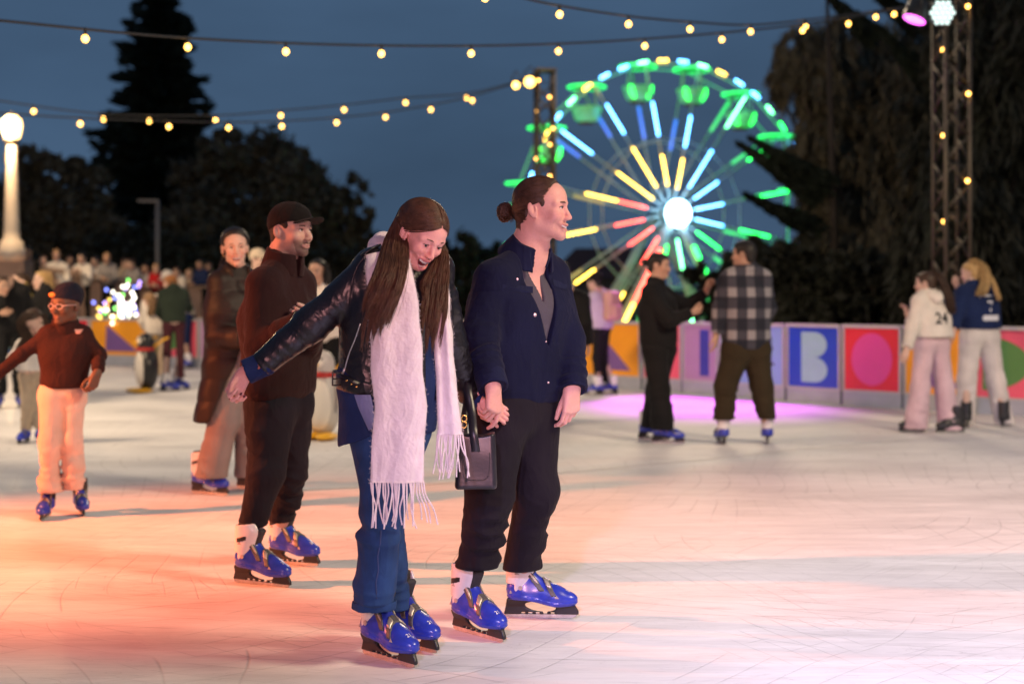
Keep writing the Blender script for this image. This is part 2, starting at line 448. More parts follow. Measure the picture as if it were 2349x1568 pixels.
hgt = mth('SUBTRACT', mth('ADD', mth('MULTIPLY', fine, 0.8), mth('MULTIPLY', snow, 5.0)), mth('MULTIPLY', scr, 0.9))
L.new(hgt, bp.inputs['Height']); L.new(bp.outputs['Normal'], b.inputs['Normal'])
icep = [(14, -8), (14, 8.3)] + [(x, y) for x, y in BAR[1:]] + [(-22, 24), (-22, -8)]
setting('ice_rink', [(x, y, 0.0) for x, y in icep], [list(range(len(icep)))], m_ice, smooth=False)
m_line = mat('ice_line', (0.86, 0.84, 0.82), 0.6, var=(6, 0.1))
def gpt(vx, vy, z=0.004): 
    d = GD(vy); p = W(vx, vy, d); p[2] = z; return p
LN = []
lp = [(560, 1128), (980, 1110), (1300, 1082), (1620, 1052), (1900, 1022), (2130, 1002)]
for vx, vy in lp:
    p = gpt(vx, vy); LN += [p + [0, -0.025, 0], p + [0, 0.045, 0]]
setting('ice_marking', LN, [[2 * i, 2 * i + 2, 2 * i + 3, 2 * i + 1] for i in range(len(lp) - 1)], m_line, smooth=False)

# ================================================================== barrier panels
def pc(name, r, g, b, f=1.0):
    c = lin(r, g, b); return mat('print_' + name, tuple(x * f for x in c[:3]), 0.35, var=(3, 0.06), coat=0.2)
m_bframe = mat('barrier_frame_plastic', (0.46, 0.44, 0.45), 0.45, var=(5, 0.08))
m_kick = mat('barrier_kickboard', (0.34, 0.36, 0.42), 0.5, var=(4, 0.15))
PR = {'orange': pc('orange', 238, 158, 28), 'purple': pc('purple', 118, 84, 150), 'pink': pc('pink', 232, 92, 118), 'green': pc('green', 84, 134, 70),
      'red': pc('red', 214, 36, 52), 'magenta': pc('magenta', 214, 66, 142), 'blue': pc('blue', 28, 66, 178), 'mint': pc('mint', 150, 190, 196),
      'mauve': pc('mauve', 176, 138, 176), 'navy': pc('navy', 58, 62, 150), 'sky': pc('sky_blue', 138, 166, 226), 'ink': pc('ink', 40, 42, 70), 'peach': pc('peach', 240, 150, 90)}
def on_bar(vx):
    """where the sight line over sketch column vx meets the barrier line"""
    k = (vx - CX) / FPX
    for (x0, y0), (x1, y1) in zip(BAR[:-1], BAR[1:]):
        den = (x1 - x0) - k * (y1 - y0)
        if abs(den) < 1e-9: continue
        t = (k * y0 - x0) / den
        if -1e-6 <= t <= 1 + 1e-6:
            return np.array([x0 + t * (x1 - x0), y0 + t * (y1 - y0), 0.0])
def text_faces(s, size):
    cu = bpy.data.curves.new('t', 'FONT'); cu.body = s; cu.size = size; cu.align_x = 'CENTER'; cu.offset = size * 0.02
    o = bpy.data.objects.new('t', cu); me = bpy.data.meshes.new_from_object(o)
    V = [tuple(v.co) for v in me.vertices]; F = [list(p.vertices) for p in me.polygons]
    bpy.data.objects.remove(o); bpy.data.curves.remove(cu); bpy.data.meshes.remove(me)
    return V, F
def circ(cx, cz, rx, rz, n=40, a0=0, a1=360):
    return [(cx + rx * math.cos(math.radians(a0 + (a1 - a0) * i / n)), cz + rz * math.sin(math.radians(a0 + (a1 - a0) * i / n))) for i in range(n + (0 if a1 - a0 == 360 else 1))]
def barrier_panel(kind, vx0, vx1, label, H=None):
    a, c = on_bar(vx0), on_bar(vx1)
    if H is None:
        H = float(np.interp(a[1], [15, 20, 26], [0.99, 0.95, 0.86]))
    e = c - a; w = np.linalg.norm(e); e = e / w; nrmv = np.array([e[1], -e[0], 0])   # towards the ice
    if nrmv[1] > 0: nrmv = -nrmv
    up = np.array([0, 0, 1.])
    t = T('rink_barrier_panel', label, 'barrier', a, 'printed barrier panels round the ice rink')
    P = lambda u, z, o: a + e * u + up * z + nrmv * o
    g = 0.006; kz = 0.17
    mb = MB()
    def bar(u0, u1, z0, z1, o0, o1):
        q = [P(u0, z0, o1), P(u1, z0, o1), P(u1, z1, o1), P(u0, z1, o1)]; mb.prism(q, nrmv * (o0 - o1))
    bar(g, 0.030, kz, H - 0.04, -0.03, 0.02); bar(w - 0.030, w - g, kz, H - 0.04, -0.03, 0.02)
    bar(g, w - g, H - 0.04, H, -0.045, 0.035); bar(0.030, w - 0.030, kz, kz + 0.025, -0.028, 0.018)
    t.addmb('frame', mb, m_bframe, smooth=False)
    mb = MB(); bar(g, w - g, 0.002, kz - 0.002, -0.02, 0.012); t.addmb('kickboard', mb, m_kick, smooth=False)
    mb = MB(); bar(-0.03, 0.03 - g * 0, 0.003, H - 0.06, -0.10, -0.05); t.addmb('post', mb, m_bframe, smooth=False)
    bgc = {'B': 'blue', 'O': 'red', 'N': 'orange', 'D': 'pink', 'I': 'mauve', 'T': 'sky'}[kind]
    mb = MB(); bar(0.030, w - 0.030, kz + 0.025, H - 0.04, -0.02, 0.0); t.addmb('printed_sheet', mb, PR[bgc], smooth=False)
    z0, z1 = kz + 0.025, H - 0.04; u0, u1 = 0.030, w - 0.030; cw, ch = u1 - u0, z1 - z0; uc, zc = (u0 + u1) / 2, (z0 + z1) / 2
    def shape(nm, pts2, mname, o=0.004):
        mb = MB(); mb.poly([P(u, z, o) for u, z in pts2]); t.addmb(nm, mb, PR[mname], smooth=False)
    if kind == 'B':
        x0, x1 = uc - 0.24 * cw, uc + 0.02 * cw; r1 = 0.21 * ch; hz = 0.42 * ch
        pts = [(x0, zc - hz), (x1, zc - hz)] + circ(x1, zc - hz / 2, 0.26 * cw, hz / 2, 18, -90, 90)[1:] + circ(x1, zc + hz / 2, 0.25 * cw, hz / 2, 18, -90, 90)[1:] + [(x0, zc + hz)]
        shape('letter', pts, 'mint')
    elif kind == 'O': shape('letter', circ(uc, zc, 0.37 * cw, 0.42 * ch), 'magenta')
    elif kind == 'N': shape('letter', [(u0 + 0.26 * cw, z0 + 0.1 * ch), (u0 + 0.86 * cw, z0 + 0.1 * ch), (u0 + 0.28 * cw, z0 + 0.88 * ch)], 'purple')
    elif kind == 'D': shape('letter', circ(u0 + 0.1 * cw, zc, 0.62 * cw, 0.40 * ch, 30, -80, 80) + [(u0 + 0.1 * cw, zc + 0.4 * ch), (u0 + 0.1 * cw, zc - 0.4 * ch)], 'green')
    elif kind == 'I': shape('letter', [(uc - 0.02 * cw, z0 + 0.08 * ch), (uc + 0.26 * cw, z0 + 0.08 * ch), (uc + 0.26 * cw, z1 - 0.08 * ch), (uc - 0.02 * cw, z1 - 0.08 * ch)], 'navy')
    elif kind == 'T':
        for s, zz, sz in (('WINTER', zc + 0.10 * ch, 0.155), ('FESTIVAL', zc - 0.16 * ch, 0.155)):
            V, F = text_faces(s, sz * cw / 0.75)
            mb = MB(); mb.V = [P(uc + 0.10 * cw + x * 0.62, zz + y * 1.25, 0.004) for x, y, z in V]; mb.F = F; mb.M = [0] * len(F)
            t.addmb('lettering', mb, PR['ink'], smooth=False)
        shape('dot', circ(uc + 0.12 * cw, z0 + 0.22 * ch, 0.045, 0.06, 16), 'peach')
    return t
SEQ = [('D', -480, -342, 'pink barrier panel far beyond the left edge of the picture'), ('I', -340, -202, 'mauve barrier panel beyond the left edge of the picture'), ('T', -200, -62, 'pale blue lettered barrier panel just beyond the left edge of the picture'), ('B', -60, 78, 'blue barrier panel cut by the left edge of the picture'),
       ('O', 80, 205, 'red barrier panel with pink disc, left of the panel under the glowing decoration'), ('N', 207, 338, 'orange barrier panel with purple triangle below the multicoloured light decoration'),
       ('D', 340, 455, 'pink barrier panel behind the three skaters with the penguin aid'), ('I', 457, 560, 'mauve barrier panel behind the woman in the long brown coat'),
       ('T', 562, 672, 'pale blue lettered barrier panel behind the man in the cap'), ('B', 674, 782, 'blue barrier panel with pale letter behind the penguin with yellow feet'),
       ('O', 784, 890, 'red barrier panel with pink disc, behind the woman in leather jacket'), ('N', 892, 985, 'orange barrier panel with purple triangle, behind the white scarf'),
       ('D', 987, 1080, 'pink barrier panel seen between the white scarf and the navy jacket'), ('I', 1082, 1125, 'narrow mauve barrier panel behind the navy jacket'),
       ('T', 1127, 1180, 'narrow pale blue barrier panel behind the man with the bun'), ('B', 1182, 1250, 'blue barrier panel behind the man with the bun'),
       ('O', 1252, 1328, 'red barrier panel beside the skater in the long black coat'), ('N', 1330, 1470, 'orange barrier panel with mauve triangle behind the girl with the backpack'),
       ('D', 1474, 1564, 'pink barrier panel with green shape behind the woman in black'), ('I', 1566, 1648, 'mauve barrier panel with dark stripe between the woman in black and the plaid man'),
       ('T', 1650, 1800, 'pale blue barrier panel with lettering behind the plaid shirt man'), ('B', 1804, 1928, 'blue barrier panel with pale blue letter B'),
       ('O', 1932, 2068, 'red barrier panel with large magenta disc right of the letter B'), ('N', 2072, 2226, 'orange barrier panel behind the girl in pink trousers'),
       ('D', 2230, 2420, 'pink barrier panel with big green disc at the right edge'), ('I', 2424, 2600, 'mauve barrier panel beyond the right edge of the picture')]
for k, a, b_, lab in SEQ: barrier_panel(k, a, b_, lab)

# ================================================================== truss towers, par lamps
m_truss = mat('truss_steel', (0.11, 0.09, 0.068), 0.45, 0.6, bump=(40, 0.2, 0.004))
m_bulb = emat('bulb_glow', (1.0, 0.50, 0.075), 7.5)
m_bulb2 = emat('bulb_glow_hot', (1.0, 0.70, 0.28), 22.0)
m_socket = mat('bulb_socket', (0.02, 0.02, 0.02), 0.5)
m_cable = mat('cable_rubber', (0.025, 0.027, 0.03), 0.6)
def truss(vx, d, ztop, zbot, w, label, rz=0.18):
    c = W(vx, 660, d); c[2] = 0
    t = T('truss_tower', label, 'truss tower', (c[0], c[1], zbot))
    R = rotm(math.degrees(rz)); cs = [R @ np.array([x * w / 2, y * w / 2, 0]) for x, y in ((-1, -1), (1, -1), (1, 1), (-1, 1))]
    for q in cs:
        mb = MB(); mb.cyl(c + q + [0, 0, zbot], c + q + [0, 0, ztop], 0.026, n=8); t.addmb('chord', mb, m_truss)
    mb = MB(); z = zbot + 0.1; k = 0; st = w * 0.95
    while z + st < ztop:
        for i in range(4):
            a, b2 = cs[i], cs[(i + 1) % 4]
            if k % 2: a, b2 = b2, a
            mb.cyl(c + a + [0, 0, z], c + b2 + [0, 0, z + st], 0.017, n=6)
        z += st; k += 1
    t.addmb('lattice', mb, m_truss)
    mb = MB(); mb.box(c + np.array([0, 0, ztop + 0.02]), (w * 0.62, w * 0.62, 0.02), R); t.addmb('top_plate', mb, m_truss, smooth=False)
    mb = MB(); mb.box(c + np.array([0, 0, zbot + 0.01]), (w * 0.9, w * 0.9, 0.012), R); t.addmb('base_plate', mb, m_truss, smooth=False)
    return c, cs
tc1, cs1 = truss(1249, 24.0, 5.05, float(terrain(np.array(0.55), np.array(24.0))), 0.28, 'dark lattice truss tower left of the ferris wheel behind the man with the bun')
tc2, cs2 = truss(2182, 17.6, 5.25, float(terrain(np.array(5.4), np.array(17.6))), 0.32, 'tall lattice truss tower with stage lamps in front of the dark tree at right')
def string(pts, bulbs, label, r=0.028, cable_r=0.011, lamp=None, drop=0.05):
    """pts: (vx, vy, d) along the cable; bulbs: (vx, index fraction) taken along the cable"""
    q = np.array([W(*p) for p in pts])
    vx = np.array([p[0] for p in pts], float)
    s = np.linspace(0, 1, 60); u = np.linspace(0, 1, len(q))
    # smooth interpolation (Catmull-Rom through numpy)
    def cr(t):
        i = min(int(t * (len(q) - 1)), len(q) - 2); f = t * (len(q) - 1) - i
        p0 = q[max(i - 1, 0)]; p1 = q[i]; p2 = q[i + 1]; p3 = q[min(i + 2, len(q) - 1)]
        return 0.5 * (2 * p1 + (p2 - p0) * f + (2 * p0 - 5 * p1 + 4 * p2 - p3) * f * f + (3 * p1 - p0 - 3 * p2 + p3) * f ** 3)
    path = [cr(t) for t in s]
    pv = np.array([p[0] / p[1] * FPX + CX for p in path])
    t = T('string_lights', label, 'string lights', path[0], 'festoon strings over the rink')
    mb = MB(); mb.tube(path, cable_r, 5); t.addmb('cable', mb, m_cable)
    for bx in bulbs:
        i = int(np.argmin(np.abs(pv - bx))); j = min(max(i, 1), len(path) - 2)
        # refine between neighbours
        a, c = (path[j - 1], path[j + 1])
        f = np.clip((bx - pv[j - 1]) / (pv[j + 1] - pv[j - 1] + 1e-9), 0, 1); p = a + (c - a) * f
        mb = MB(); mb.m = 0; mb.lathe(p, [(0.002, -drop * 0.9 - r * 2.0), (r * 0.6, -drop * 0.9 - r * 1.8), (r, -drop * 0.9 - r), (r * 0.75, -drop * 0.9 - r * 0.35), (r * 0.42, -drop * 0.9)], 12)
        bl = t.addmb('bulb', mb, lamp or m_bulb)
        mb = MB(); mb.cyl(p + [0, 0, -drop * 0.9], p + [0, 0, 0.012], r * 0.45, r * 0.38, 8); t.addmb('socket', mb, m_socket, parent=bl)
string([(-150, 36, 9.8), (0, 48, 10.2), (430, 88, 11.2), (870, 105, 12.4), (1280, 101, 13.6), (1655, 76, 15.0), (1900, 48, 16), (2140, 8, 17.3)], [195, 430, 655, 874, 1080, 1280, 1478, 1655, 1840, 1945],
       'festoon string sagging from the upper left edge across to the right truss')
string([(1060, -40, 10.5), (1190, -6, 11.2), (1283, 14, 11.8), (1441, 38, 13), (1582, 51, 14), (1721, 58, 15), (1850, 46, 16), (2008, 26, 16.8), (2140, 6, 17.4)], [1112, 1283, 1441, 1582, 1721, 1847, 2008, 2050],
       'festoon string entering from the top edge right of the middle, ending at the right truss')
string([(-120, 215, 19), (0, 232, 19.5), (240, 262, 20.3), (494, 265, 21.2), (644, 254, 21.8), (789, 241, 22.4), (930, 225, 23), (1075, 214, 23.6), (1215, 180, 23.9)], [77, 237, 342, 494, 644, 789, 930, 1070],
       'upper of two festoon strings running from the left edge to the far truss', r=0.034)
string([(-120, 250, 17.5), (60, 264, 18.2), (184, 271, 18.7), (387, 278, 19.6), (524, 281, 20.3), (646, 278, 20.9), (772, 270, 21.6), (884, 258, 22.2), (988, 241, 22.8), (1085, 220, 23.4), (1212, 182, 23.85)], [184, 387, 524, 646, 772, 884, 988, 1083],
       'lower of two festoon strings running from the left edge to the far truss', r=0.034)
def wrap_bulbs(c, cs, n, z0, z1, label, seed):
    r = random.Random(seed); t = T('string_lights', label, 'string lights', c + [0, 0, z0], 'bulbs hung down the truss towers')
    path = []
    for i in range(40):
        z = z1 + (z0 - z1) * i / 39; q = cs[(i // 3) % 4] * (0.9 + 0.1 * math.sin(i)); path.append(c + q * 0.8 + np.array([0, -0.03, z]))
    mb = MB(); mb.tube(path, 0.008, 5); t.addmb('cable', mb, m_cable)
    for k in range(n):
        p = path[int((k + 0.5) / n * 39)] + np.array([r.uniform(-.04, .04), -0.05, 0])
        mb = MB(); mb.sph(p, 0.026, 10, 6); t.addmb('bulb', mb, emat('small_bulb_glow', (1.0, 0.48, 0.08), 9))
wrap_bulbs(tc1, cs1, 9, 2.6, 5.0, 'cluster of warm bulbs hanging down the far truss tower', 3)
wrap_bulbs(tc2, cs2, 6, 1.9, 5.1, 'warm bulbs hanging down inside the right truss tower', 5)
m_lampbody = mat('stage_lamp_body', (0.02, 0.02, 0.022), 0.4)
def par(loc, tgt, col, strength, label, dots=True, r=0.11):
    loc = np.array(loc, float); d = nrm(np.array(tgt) - loc); A, B = frame(d)
    t = T('stage_lamp', label, 'stage lamp', loc)
    mb = MB(); mb.tube([loc - d * 0.22, loc - d * 0.18, loc, loc + d * 0.02], [r * 0.6, r * 0.95, r, r * 1.03], 16); t.addmb('housing', mb, m_lampbody)
    mb = MB(); e = emat('lamp_' + label[:12].replace(' ', '_'), col, strength)
    if dots:
        for i in range(-2, 3):
            for j in range(-2, 3):
                x, y = (i + (j % 2) * .5) * r * 0.42, j * r * 0.38
                if x * x + y * y < (r * 0.9) ** 2: mb.sph(loc + d * 0.025 + A * x + B * y, r * 0.17, 8, 6)
    else: mb.tube([loc + d * 0.021, loc + d * 0.024], [r * 0.9, r * 0.9], 16)
    t.addmb('lens', mb, e)
    mb = MB(); q = [loc - d * 0.1 + A * r * 1.1 * s for s in (1, -1)]
    top = loc - d * 0.1 + np.array([0, 0, 0.24]); mb.tube([q[0], q[0] * .5 + top * .5 + A * r * .5, top, q[1] * .5 + top * .5 - A * r * .5, q[1]], 0.012, 6); t.addmb('yoke', mb, m_lampbody)
mag_tgt = (1.75, 16.6, 0)
PM = W(2098, 42, 17.2); par(PM, (PM[0] - 1.5, PM[1] - 0.3, 1.0), (1.0, 0.12, 0.9), 4, 'magenta glowing stage lamp clamped beside the right truss top', False, 0.15)
PWt = W(2160, 30, 17.1); par(PWt, (PWt[0] - 0.6, 5, 2.2), (0.75, 1.0, 0.95), 1.7, 'white stage lamp with a cluster of bright dots at the right truss top', True, 0.15)
PY = W(1215, 188, 23.7); par(PY, (PY[0] - 0.8, 15, 2), (1.0, 0.55, 0.09), 8, 'bright warm lamp at the far truss top', False, 0.10)
PY2 = W(1183, 196, 23.6); par(PY2, (PY2[0] - 0.5, 12, 3), (1.0, 0.55, 0.09), 8, 'smaller warm lamp left of the far truss top', False, 0.065)
MBs = W(2110, 36, 17.2)
spot('stage_lamp_magenta', (2.2, 20.6, 4.6), (2.35, 17.3, 0), 3800, (0.72, 0.01, 1.0), 36, 1.0, 0.25)

# ================================================================== ferris wheel
m_wsteel = mat('wheel_steel', (0.72, 0.74, 0.76), 0.4, 0.3, var=(2, 0.1))
m_rimg = emat('rim_painted_green_light', (0.01, 0.75, 0.22), 0.38); m_canopy = mat('gondola_canopy', (0.05, 0.55, 0.22), 0.4)  # rim emission imitates green LED light falling on the steel
m_tub = emat('gondola_tub_painted_light', (0.01, 0.8, 0.08), 0.35); m_tubred = mat('gondola_base_red', (0.25, 0.05, 0.03), 0.5)  # tub shell is no lamp; its emission stands in for green LED light
E = {'w': emat('led_blue_white', (0.10, 0.42, 1.0), 14), 'y': emat('led_yellow', (1.0, 0.60, 0.06), 11), 'g': emat('led_green', (0.014, 1.0, 0.09), 9),
     'r': emat('led_red', (1.0, 0.065, 0.04), 11), 'b': emat('led_dim_blue', (0.01, 0.13, 0.9), 1.4), 'n': emat('led_dim_green', (0.01, 0.7, 0.12), 1.4), 'd': emat('led_dim_amber', (0.5, 0.34, 0.05), 0.8),
     'G': emat('led_pale_green', (0.14, 1.0, 0.32), 12), 'lobe': emat('gondola_side_glow', (0.02, 1.0, 0.06), 4.0), 'hub': emat('hub_glow', (0.34, 0.72, 1.0), 16), 'cg': emat('canopy_edge_glow', (0.01, 0.9, 0.12), 2.6)}
WC = W(1541, 491, 42.0); YW = math.radians(18)
WU = np.array([math.cos(YW), math.sin(YW), 0]); WB = np.array([-math.sin(YW), math.cos(YW), 0]); UP = np.array([0, 0, 1.])
WR = 4.5; WT = 1.05
wh = T('ferris_wheel', 'brightly lit ferris wheel with green gondolas and coloured light spokes', 'ferris wheel', (WC[0], WC[1] + .5, float(terrain(WC[0], WC[1]))))
def wp(r, deg, back=0.0):
    a = math.radians(deg); return WC + WU * r * math.cos(a) + UP * r * math.sin(a) + WB * back
SPK = [11.2 + 22.5 * i for i in range(16)]
OUTC = ['g', 'g', 'G', 'w', 'w', 'w', 'w', 'y', 'y', 'y', 'y', 'G', 'G', 'g', 'g', 'g']
INC = ['w', 'w', 'w', 'y', 'y', 'y', 'y', 'r', 'r', 'r', 'r', 'g', 'G', 'g', 'g', 'w']
BACKC = ['n', 'n', 'n', 'b', 'b', 'b', 'b', 'd', 'd', 'd', 'd', 'n', 'n', 'n', 'n', 'n']
ORNG = [(0.66, 0.86)] * 2 + [(0.70, 0.95), (0.45, 0.66), (0.52, 0.74), (0.62, 0.84), (0.68, 0.93), (0.40, 0.62), (0.55, 0.76), (0.66, 0.82)] + [(0.62, 0.8)] * 3 + [(0.5, 0.72)] * 3
for i, a in enumerate(SPK):
    mb = MB(); mb.cyl(wp(0.4, a), wp(WR, a), 0.035, n=6); sp = wh.addmb('spoke', mb, m_wsteel)
    mb = MB(); mb.cyl(wp(0.4, a, WT), wp(WR, a, WT), 0.035, n=6); sb = wh.addmb('spoke', mb, m_wsteel)
    o = 0.05
    for (r0, r1), cc in ((ORNG[i], OUTC[i]), ((0.17 + 0.02 * (i % 3), 0.17 + 0.02 * (i % 3) + (0.30 if i in (5, 6, 2) else 0.20)), INC[i])):
        mb = MB(); mb.cyl(wp(WR * r0, a, -o), wp(WR * r1, a, -o), 0.028, n=8); wh.addmb('light_strip', mb, E[cc], parent=sp)
    (r0, r1) = ORNG[i]
    mb = MB(); mb.cyl(wp(WR * r0, a, WT - o), wp(WR * r1, a, WT - o), 0.05, n=8); wh.addmb('light_strip', mb, E[BACKC[i]], parent=sb)
for back in (0, WT):
    mb = MB(); ring = [wp(WR, SPK[0] + 22.5 * k, back) for k in range(17)]; mb.tube(ring, 0.03, 6, False); wh.addmb('rim', mb, m_rimg)
    mb = MB(); ring = [wp(WR * 0.5, SPK[0] + 22.5 * k, back) for k in range(17)]; mb.tube(ring, 0.022, 6, False); wh.addmb('inner_ring', mb, m_wsteel)
mb = MB()
for a in SPK: mb.cyl(wp(WR, a), wp(WR, a, WT), 0.04, n=6)
wh.addmb('gondola_axle', mb, m_wsteel)
RC = ['w', 'y', 'G', 'w', 'y', 'G', 'w']
for k in range(44):
    a = 4 + 360 / 44 * k
    if 190 < a < 352 and k % 2: continue
    mb = MB(); mb.cyl(wp(WR * 1.005, a - 1.9, -0.06), wp(WR * 1.005, a + 1.9, -0.06), 0.036, n=8)
    wh.addmb('rim_light', mb, E['g' if (a < 40 or a > 300) and k % 3 else RC[k % 7]])
mb = MB(); mb.tube([WC - WB * 0.50, WC - WB * 0.45, WC - WB * 0.40], [0.34, 0.40, 0.40], 24); wh.addmb('hub_lamp', mb, E['hub'])
mb = MB(); mb.cyl(WC - WB * .40, WC + WB * WT, 0.22, n=16); wh.addmb('hub', mb, m_wsteel)
for i, a in enumerate(SPK):
    p = wp(WR, a, WT / 2) - UP * 0.02
    mb = MB(); mb.lathe(p, [(0.02, 0.10), (0.30, 0.06), (0.55, 0.0), (0.55, -0.03), (0.02, -0.03)], 14); g = wh.addmb('gondola', mb, m_canopy)
    mb = MB(); ring = [p + np.array([0.55 * math.cos(t), 0.55 * math.sin(t), -0.02]) for t in np.linspace(0, 2 * math.pi, 17)]; mb.tube(ring, 0.03, 5, False); wh.addmb('canopy_light', mb, E['cg'], parent=g)
    mb = MB()
    for sx, sy in ((-1, -1), (1, -1), (1, 1), (-1, 1)):
        mb.cyl(p + [sx * .25, sy * .25, -0.03], p + [sx * .30, sy * .30, -0.62], 0.018, n=5)
    wh.addmb('gondola_post', mb, m_wsteel, parent=g)
    mb = MB(); mb.lathe(p, [(0.20, -1.05), (0.34, -0.98), (0.47, -0.62), (0.44, -0.60), (0.30, -0.9)], 14); wh.addmb('tub', mb, m_tub, parent=g)
    mb = MB(); mb.lathe(p, [(0.05, -1.10), (0.24, -1.09), (0.24, -1.05), (0.05, -1.05)], 12); wh.addmb('tub_base', mb, m_tubred, parent=g)
    if i in (0, 1, 2, 3, 4, 6, 7, 8, 9, 10, 14, 15):
        for s in (-1, 1):
            mb = MB(); q = p + WU * s * 0.33 - WB * 0.26; mb.tube([q + UP * -0.60, q - WU * s * .03 + UP * -0.8, q - WU * s * .12 + UP * -0.98], [0.11, 0.135, 0.08], 8, flat=0.5); wh.addmb('side_light', mb, E['lobe'], parent=g)
gz = float(terrain(WC[0], WC[1]))
m_leg = mat('wheel_leg_paint', (0.62, 0.62, 0.58), 0.45, var=(2, 0.08))
for back, s in ((-0.25, -1), (-0.25, 1), (WT + 0.25, -1), (WT + 0.25, 1)):
    foot = WC + WU * s * 2.55 + WB * back; foot[2] = gz
    mb = MB(); mb.cyl(WC + WB * back, foot, 0.13, 0.15, n=10); lg = wh.addmb('support_leg', mb, m_leg)
    if back < 0:
        A, B = WC + WB * (back - 0.16), foot - WB * 0.16
        for (f0, f1, c) in (((0.22, 0.55, 'r'), (0.55, 0.72, 'y')) if s < 0 else ((0.2, 0.6, 'g'),)):
            mb = MB(); mb.cyl(A + (B - A) * f0, A + (B - A) * f1, 0.05, n=8); wh.addmb('light_strip', mb, E[c], parent=lg)
mb = MB(); mb.box(np.array([WC[0], WC[1] + .5, gz + 0.15]), (3.3, 1.2, 0.14)); wh.addmb('base_platform', mb, m_leg, smooth=False)
# ================================================================== trees
m_bark = mat('tree_bark', (0.045, 0.035, 0.028), 0.9, bump=(9, 0.6, 0.03), var=(4, 0.3))
def leafmat(name, col): return mat(name, col, 0.75, var=(1.1, 0.45))
m_pine = leafmat('norfolk_pine_needles', (0.012, 0.020, 0.011)); m_fig = leafmat('fig_leaves', (0.075, 0.065, 0.042)); m_cas = leafmat('she_oak_needles', (0.120, 0.102, 0.060)); m_dark = leafmat('dark_leaves', (0.020, 0.022, 0.013))
def leaves(pts, size, rg, aspect=0.5, dirs=None, droop=0.0):
    """one small rhombic leaf cluster per point"""
    n = len(pts)
    a = rg.normal(size=(n, 3)) if dirs is None else dirs + rg.normal(size=(n, 3)) * 0.25
    a[:, 2] -= droop; a /= np.linalg.norm(a, axis=1)[:, None]
    b = np.cross(a, rg.normal(size=(n, 3))); b /= np.linalg.norm(b, axis=1)[:, None]
    s = (size * rg.uniform(0.6, 1.5, n))[:, None]
    V = np.stack([pts - a * s, pts + b * s * aspect, pts + a * s, pts - b * s * aspect], 1).reshape(-1, 3)
    return V, np.arange(4 * n).reshape(n, 4)
def limb(mb, a, b, r0, r1, rg, sag=0.1, n=5):
    pts = []
    for i in range(n + 1):
        t = i / n; p = a + (b - a) * t + rg.normal(size=3) * sag * np.linalg.norm(b - a) * 0.15 * (0 < i < n)
        pts.append(p + np.array([0, 0, -sag * math.sin(math.pi * t)]))
    mb.tube(pts, list(np.linspace(r0, r1, n + 1)), 6)
    return pts
def broad_tree(name, label, vx, d, lumps, dens, leaf, m, seed, group=None, aspect=0.55, trunk_r=0.25):
    """lumps: (vx, vy, vr) as seen in the sketch; each becomes a clump of twigs and leaves at depth d with its own depth offset"""
    rg = np.random.default_rng(seed); k = d / FPX
    c = W(vx, 660, d); c[2] = float(terrain(np.array(c[0]), np.array(c[1])))
    t = T(name, label, 'tree', c, group)
    mb = MB(); top = c + np.array([0, 0, max(1.2, 0.35 * (lumps[0][1] < 600) * 6)])
    mean = np.mean([W(x, y, d) for x, y, r in lumps], 0)
    fork = c + (mean - c) * 0.35; fork[1] = c[1]
    limb(mb, c, fork, trunk_r, trunk_r * 0.75, rg, 0.02)
    P = []
    for x, y, r in lumps:
        q = W(x, y, d); R = r * k; q = q + np.array([0, rg.uniform(-1, 1) * R * 0.9, 0])
        limb(mb, fork, q, trunk_r * 0.5, 0.03, rg, 0.2)
        for _ in range(7):
            e = q + nrm(rg.normal(size=3)) * R * 0.95; limb(mb, q, e, 0.035, 0.01, rg, 0.05, 3)
        n = int(dens * (r / 70.0) ** 2)
        nc = max(10, int(n / 45))                      # twig clumps
        dirs = rg.normal(size=(nc, 3)); dirs /= np.linalg.norm(dirs, axis=1)[:, None]
        cl = q + dirs * (R * rg.uniform(0.45, 1.12, nc) ** 0.7)[:, None] * np.array([1, 1, 0.92])
        cs = R * rg.uniform(0.10, 0.30, nc)
        w = rg.integers(0, nc, n)
        P.append(cl[w] + rg.normal(size=(n, 3)) * cs[w][:, None] * 0.62)
    t.addmb('trunk', mb, m_bark)
    P = np.concatenate(P); P = P[P[:, 2] > c[2] + 0.05]
    V, F = leaves(P, leaf, rg, aspect)
    t.add('crown', V, F, m, smooth=False)
    return t
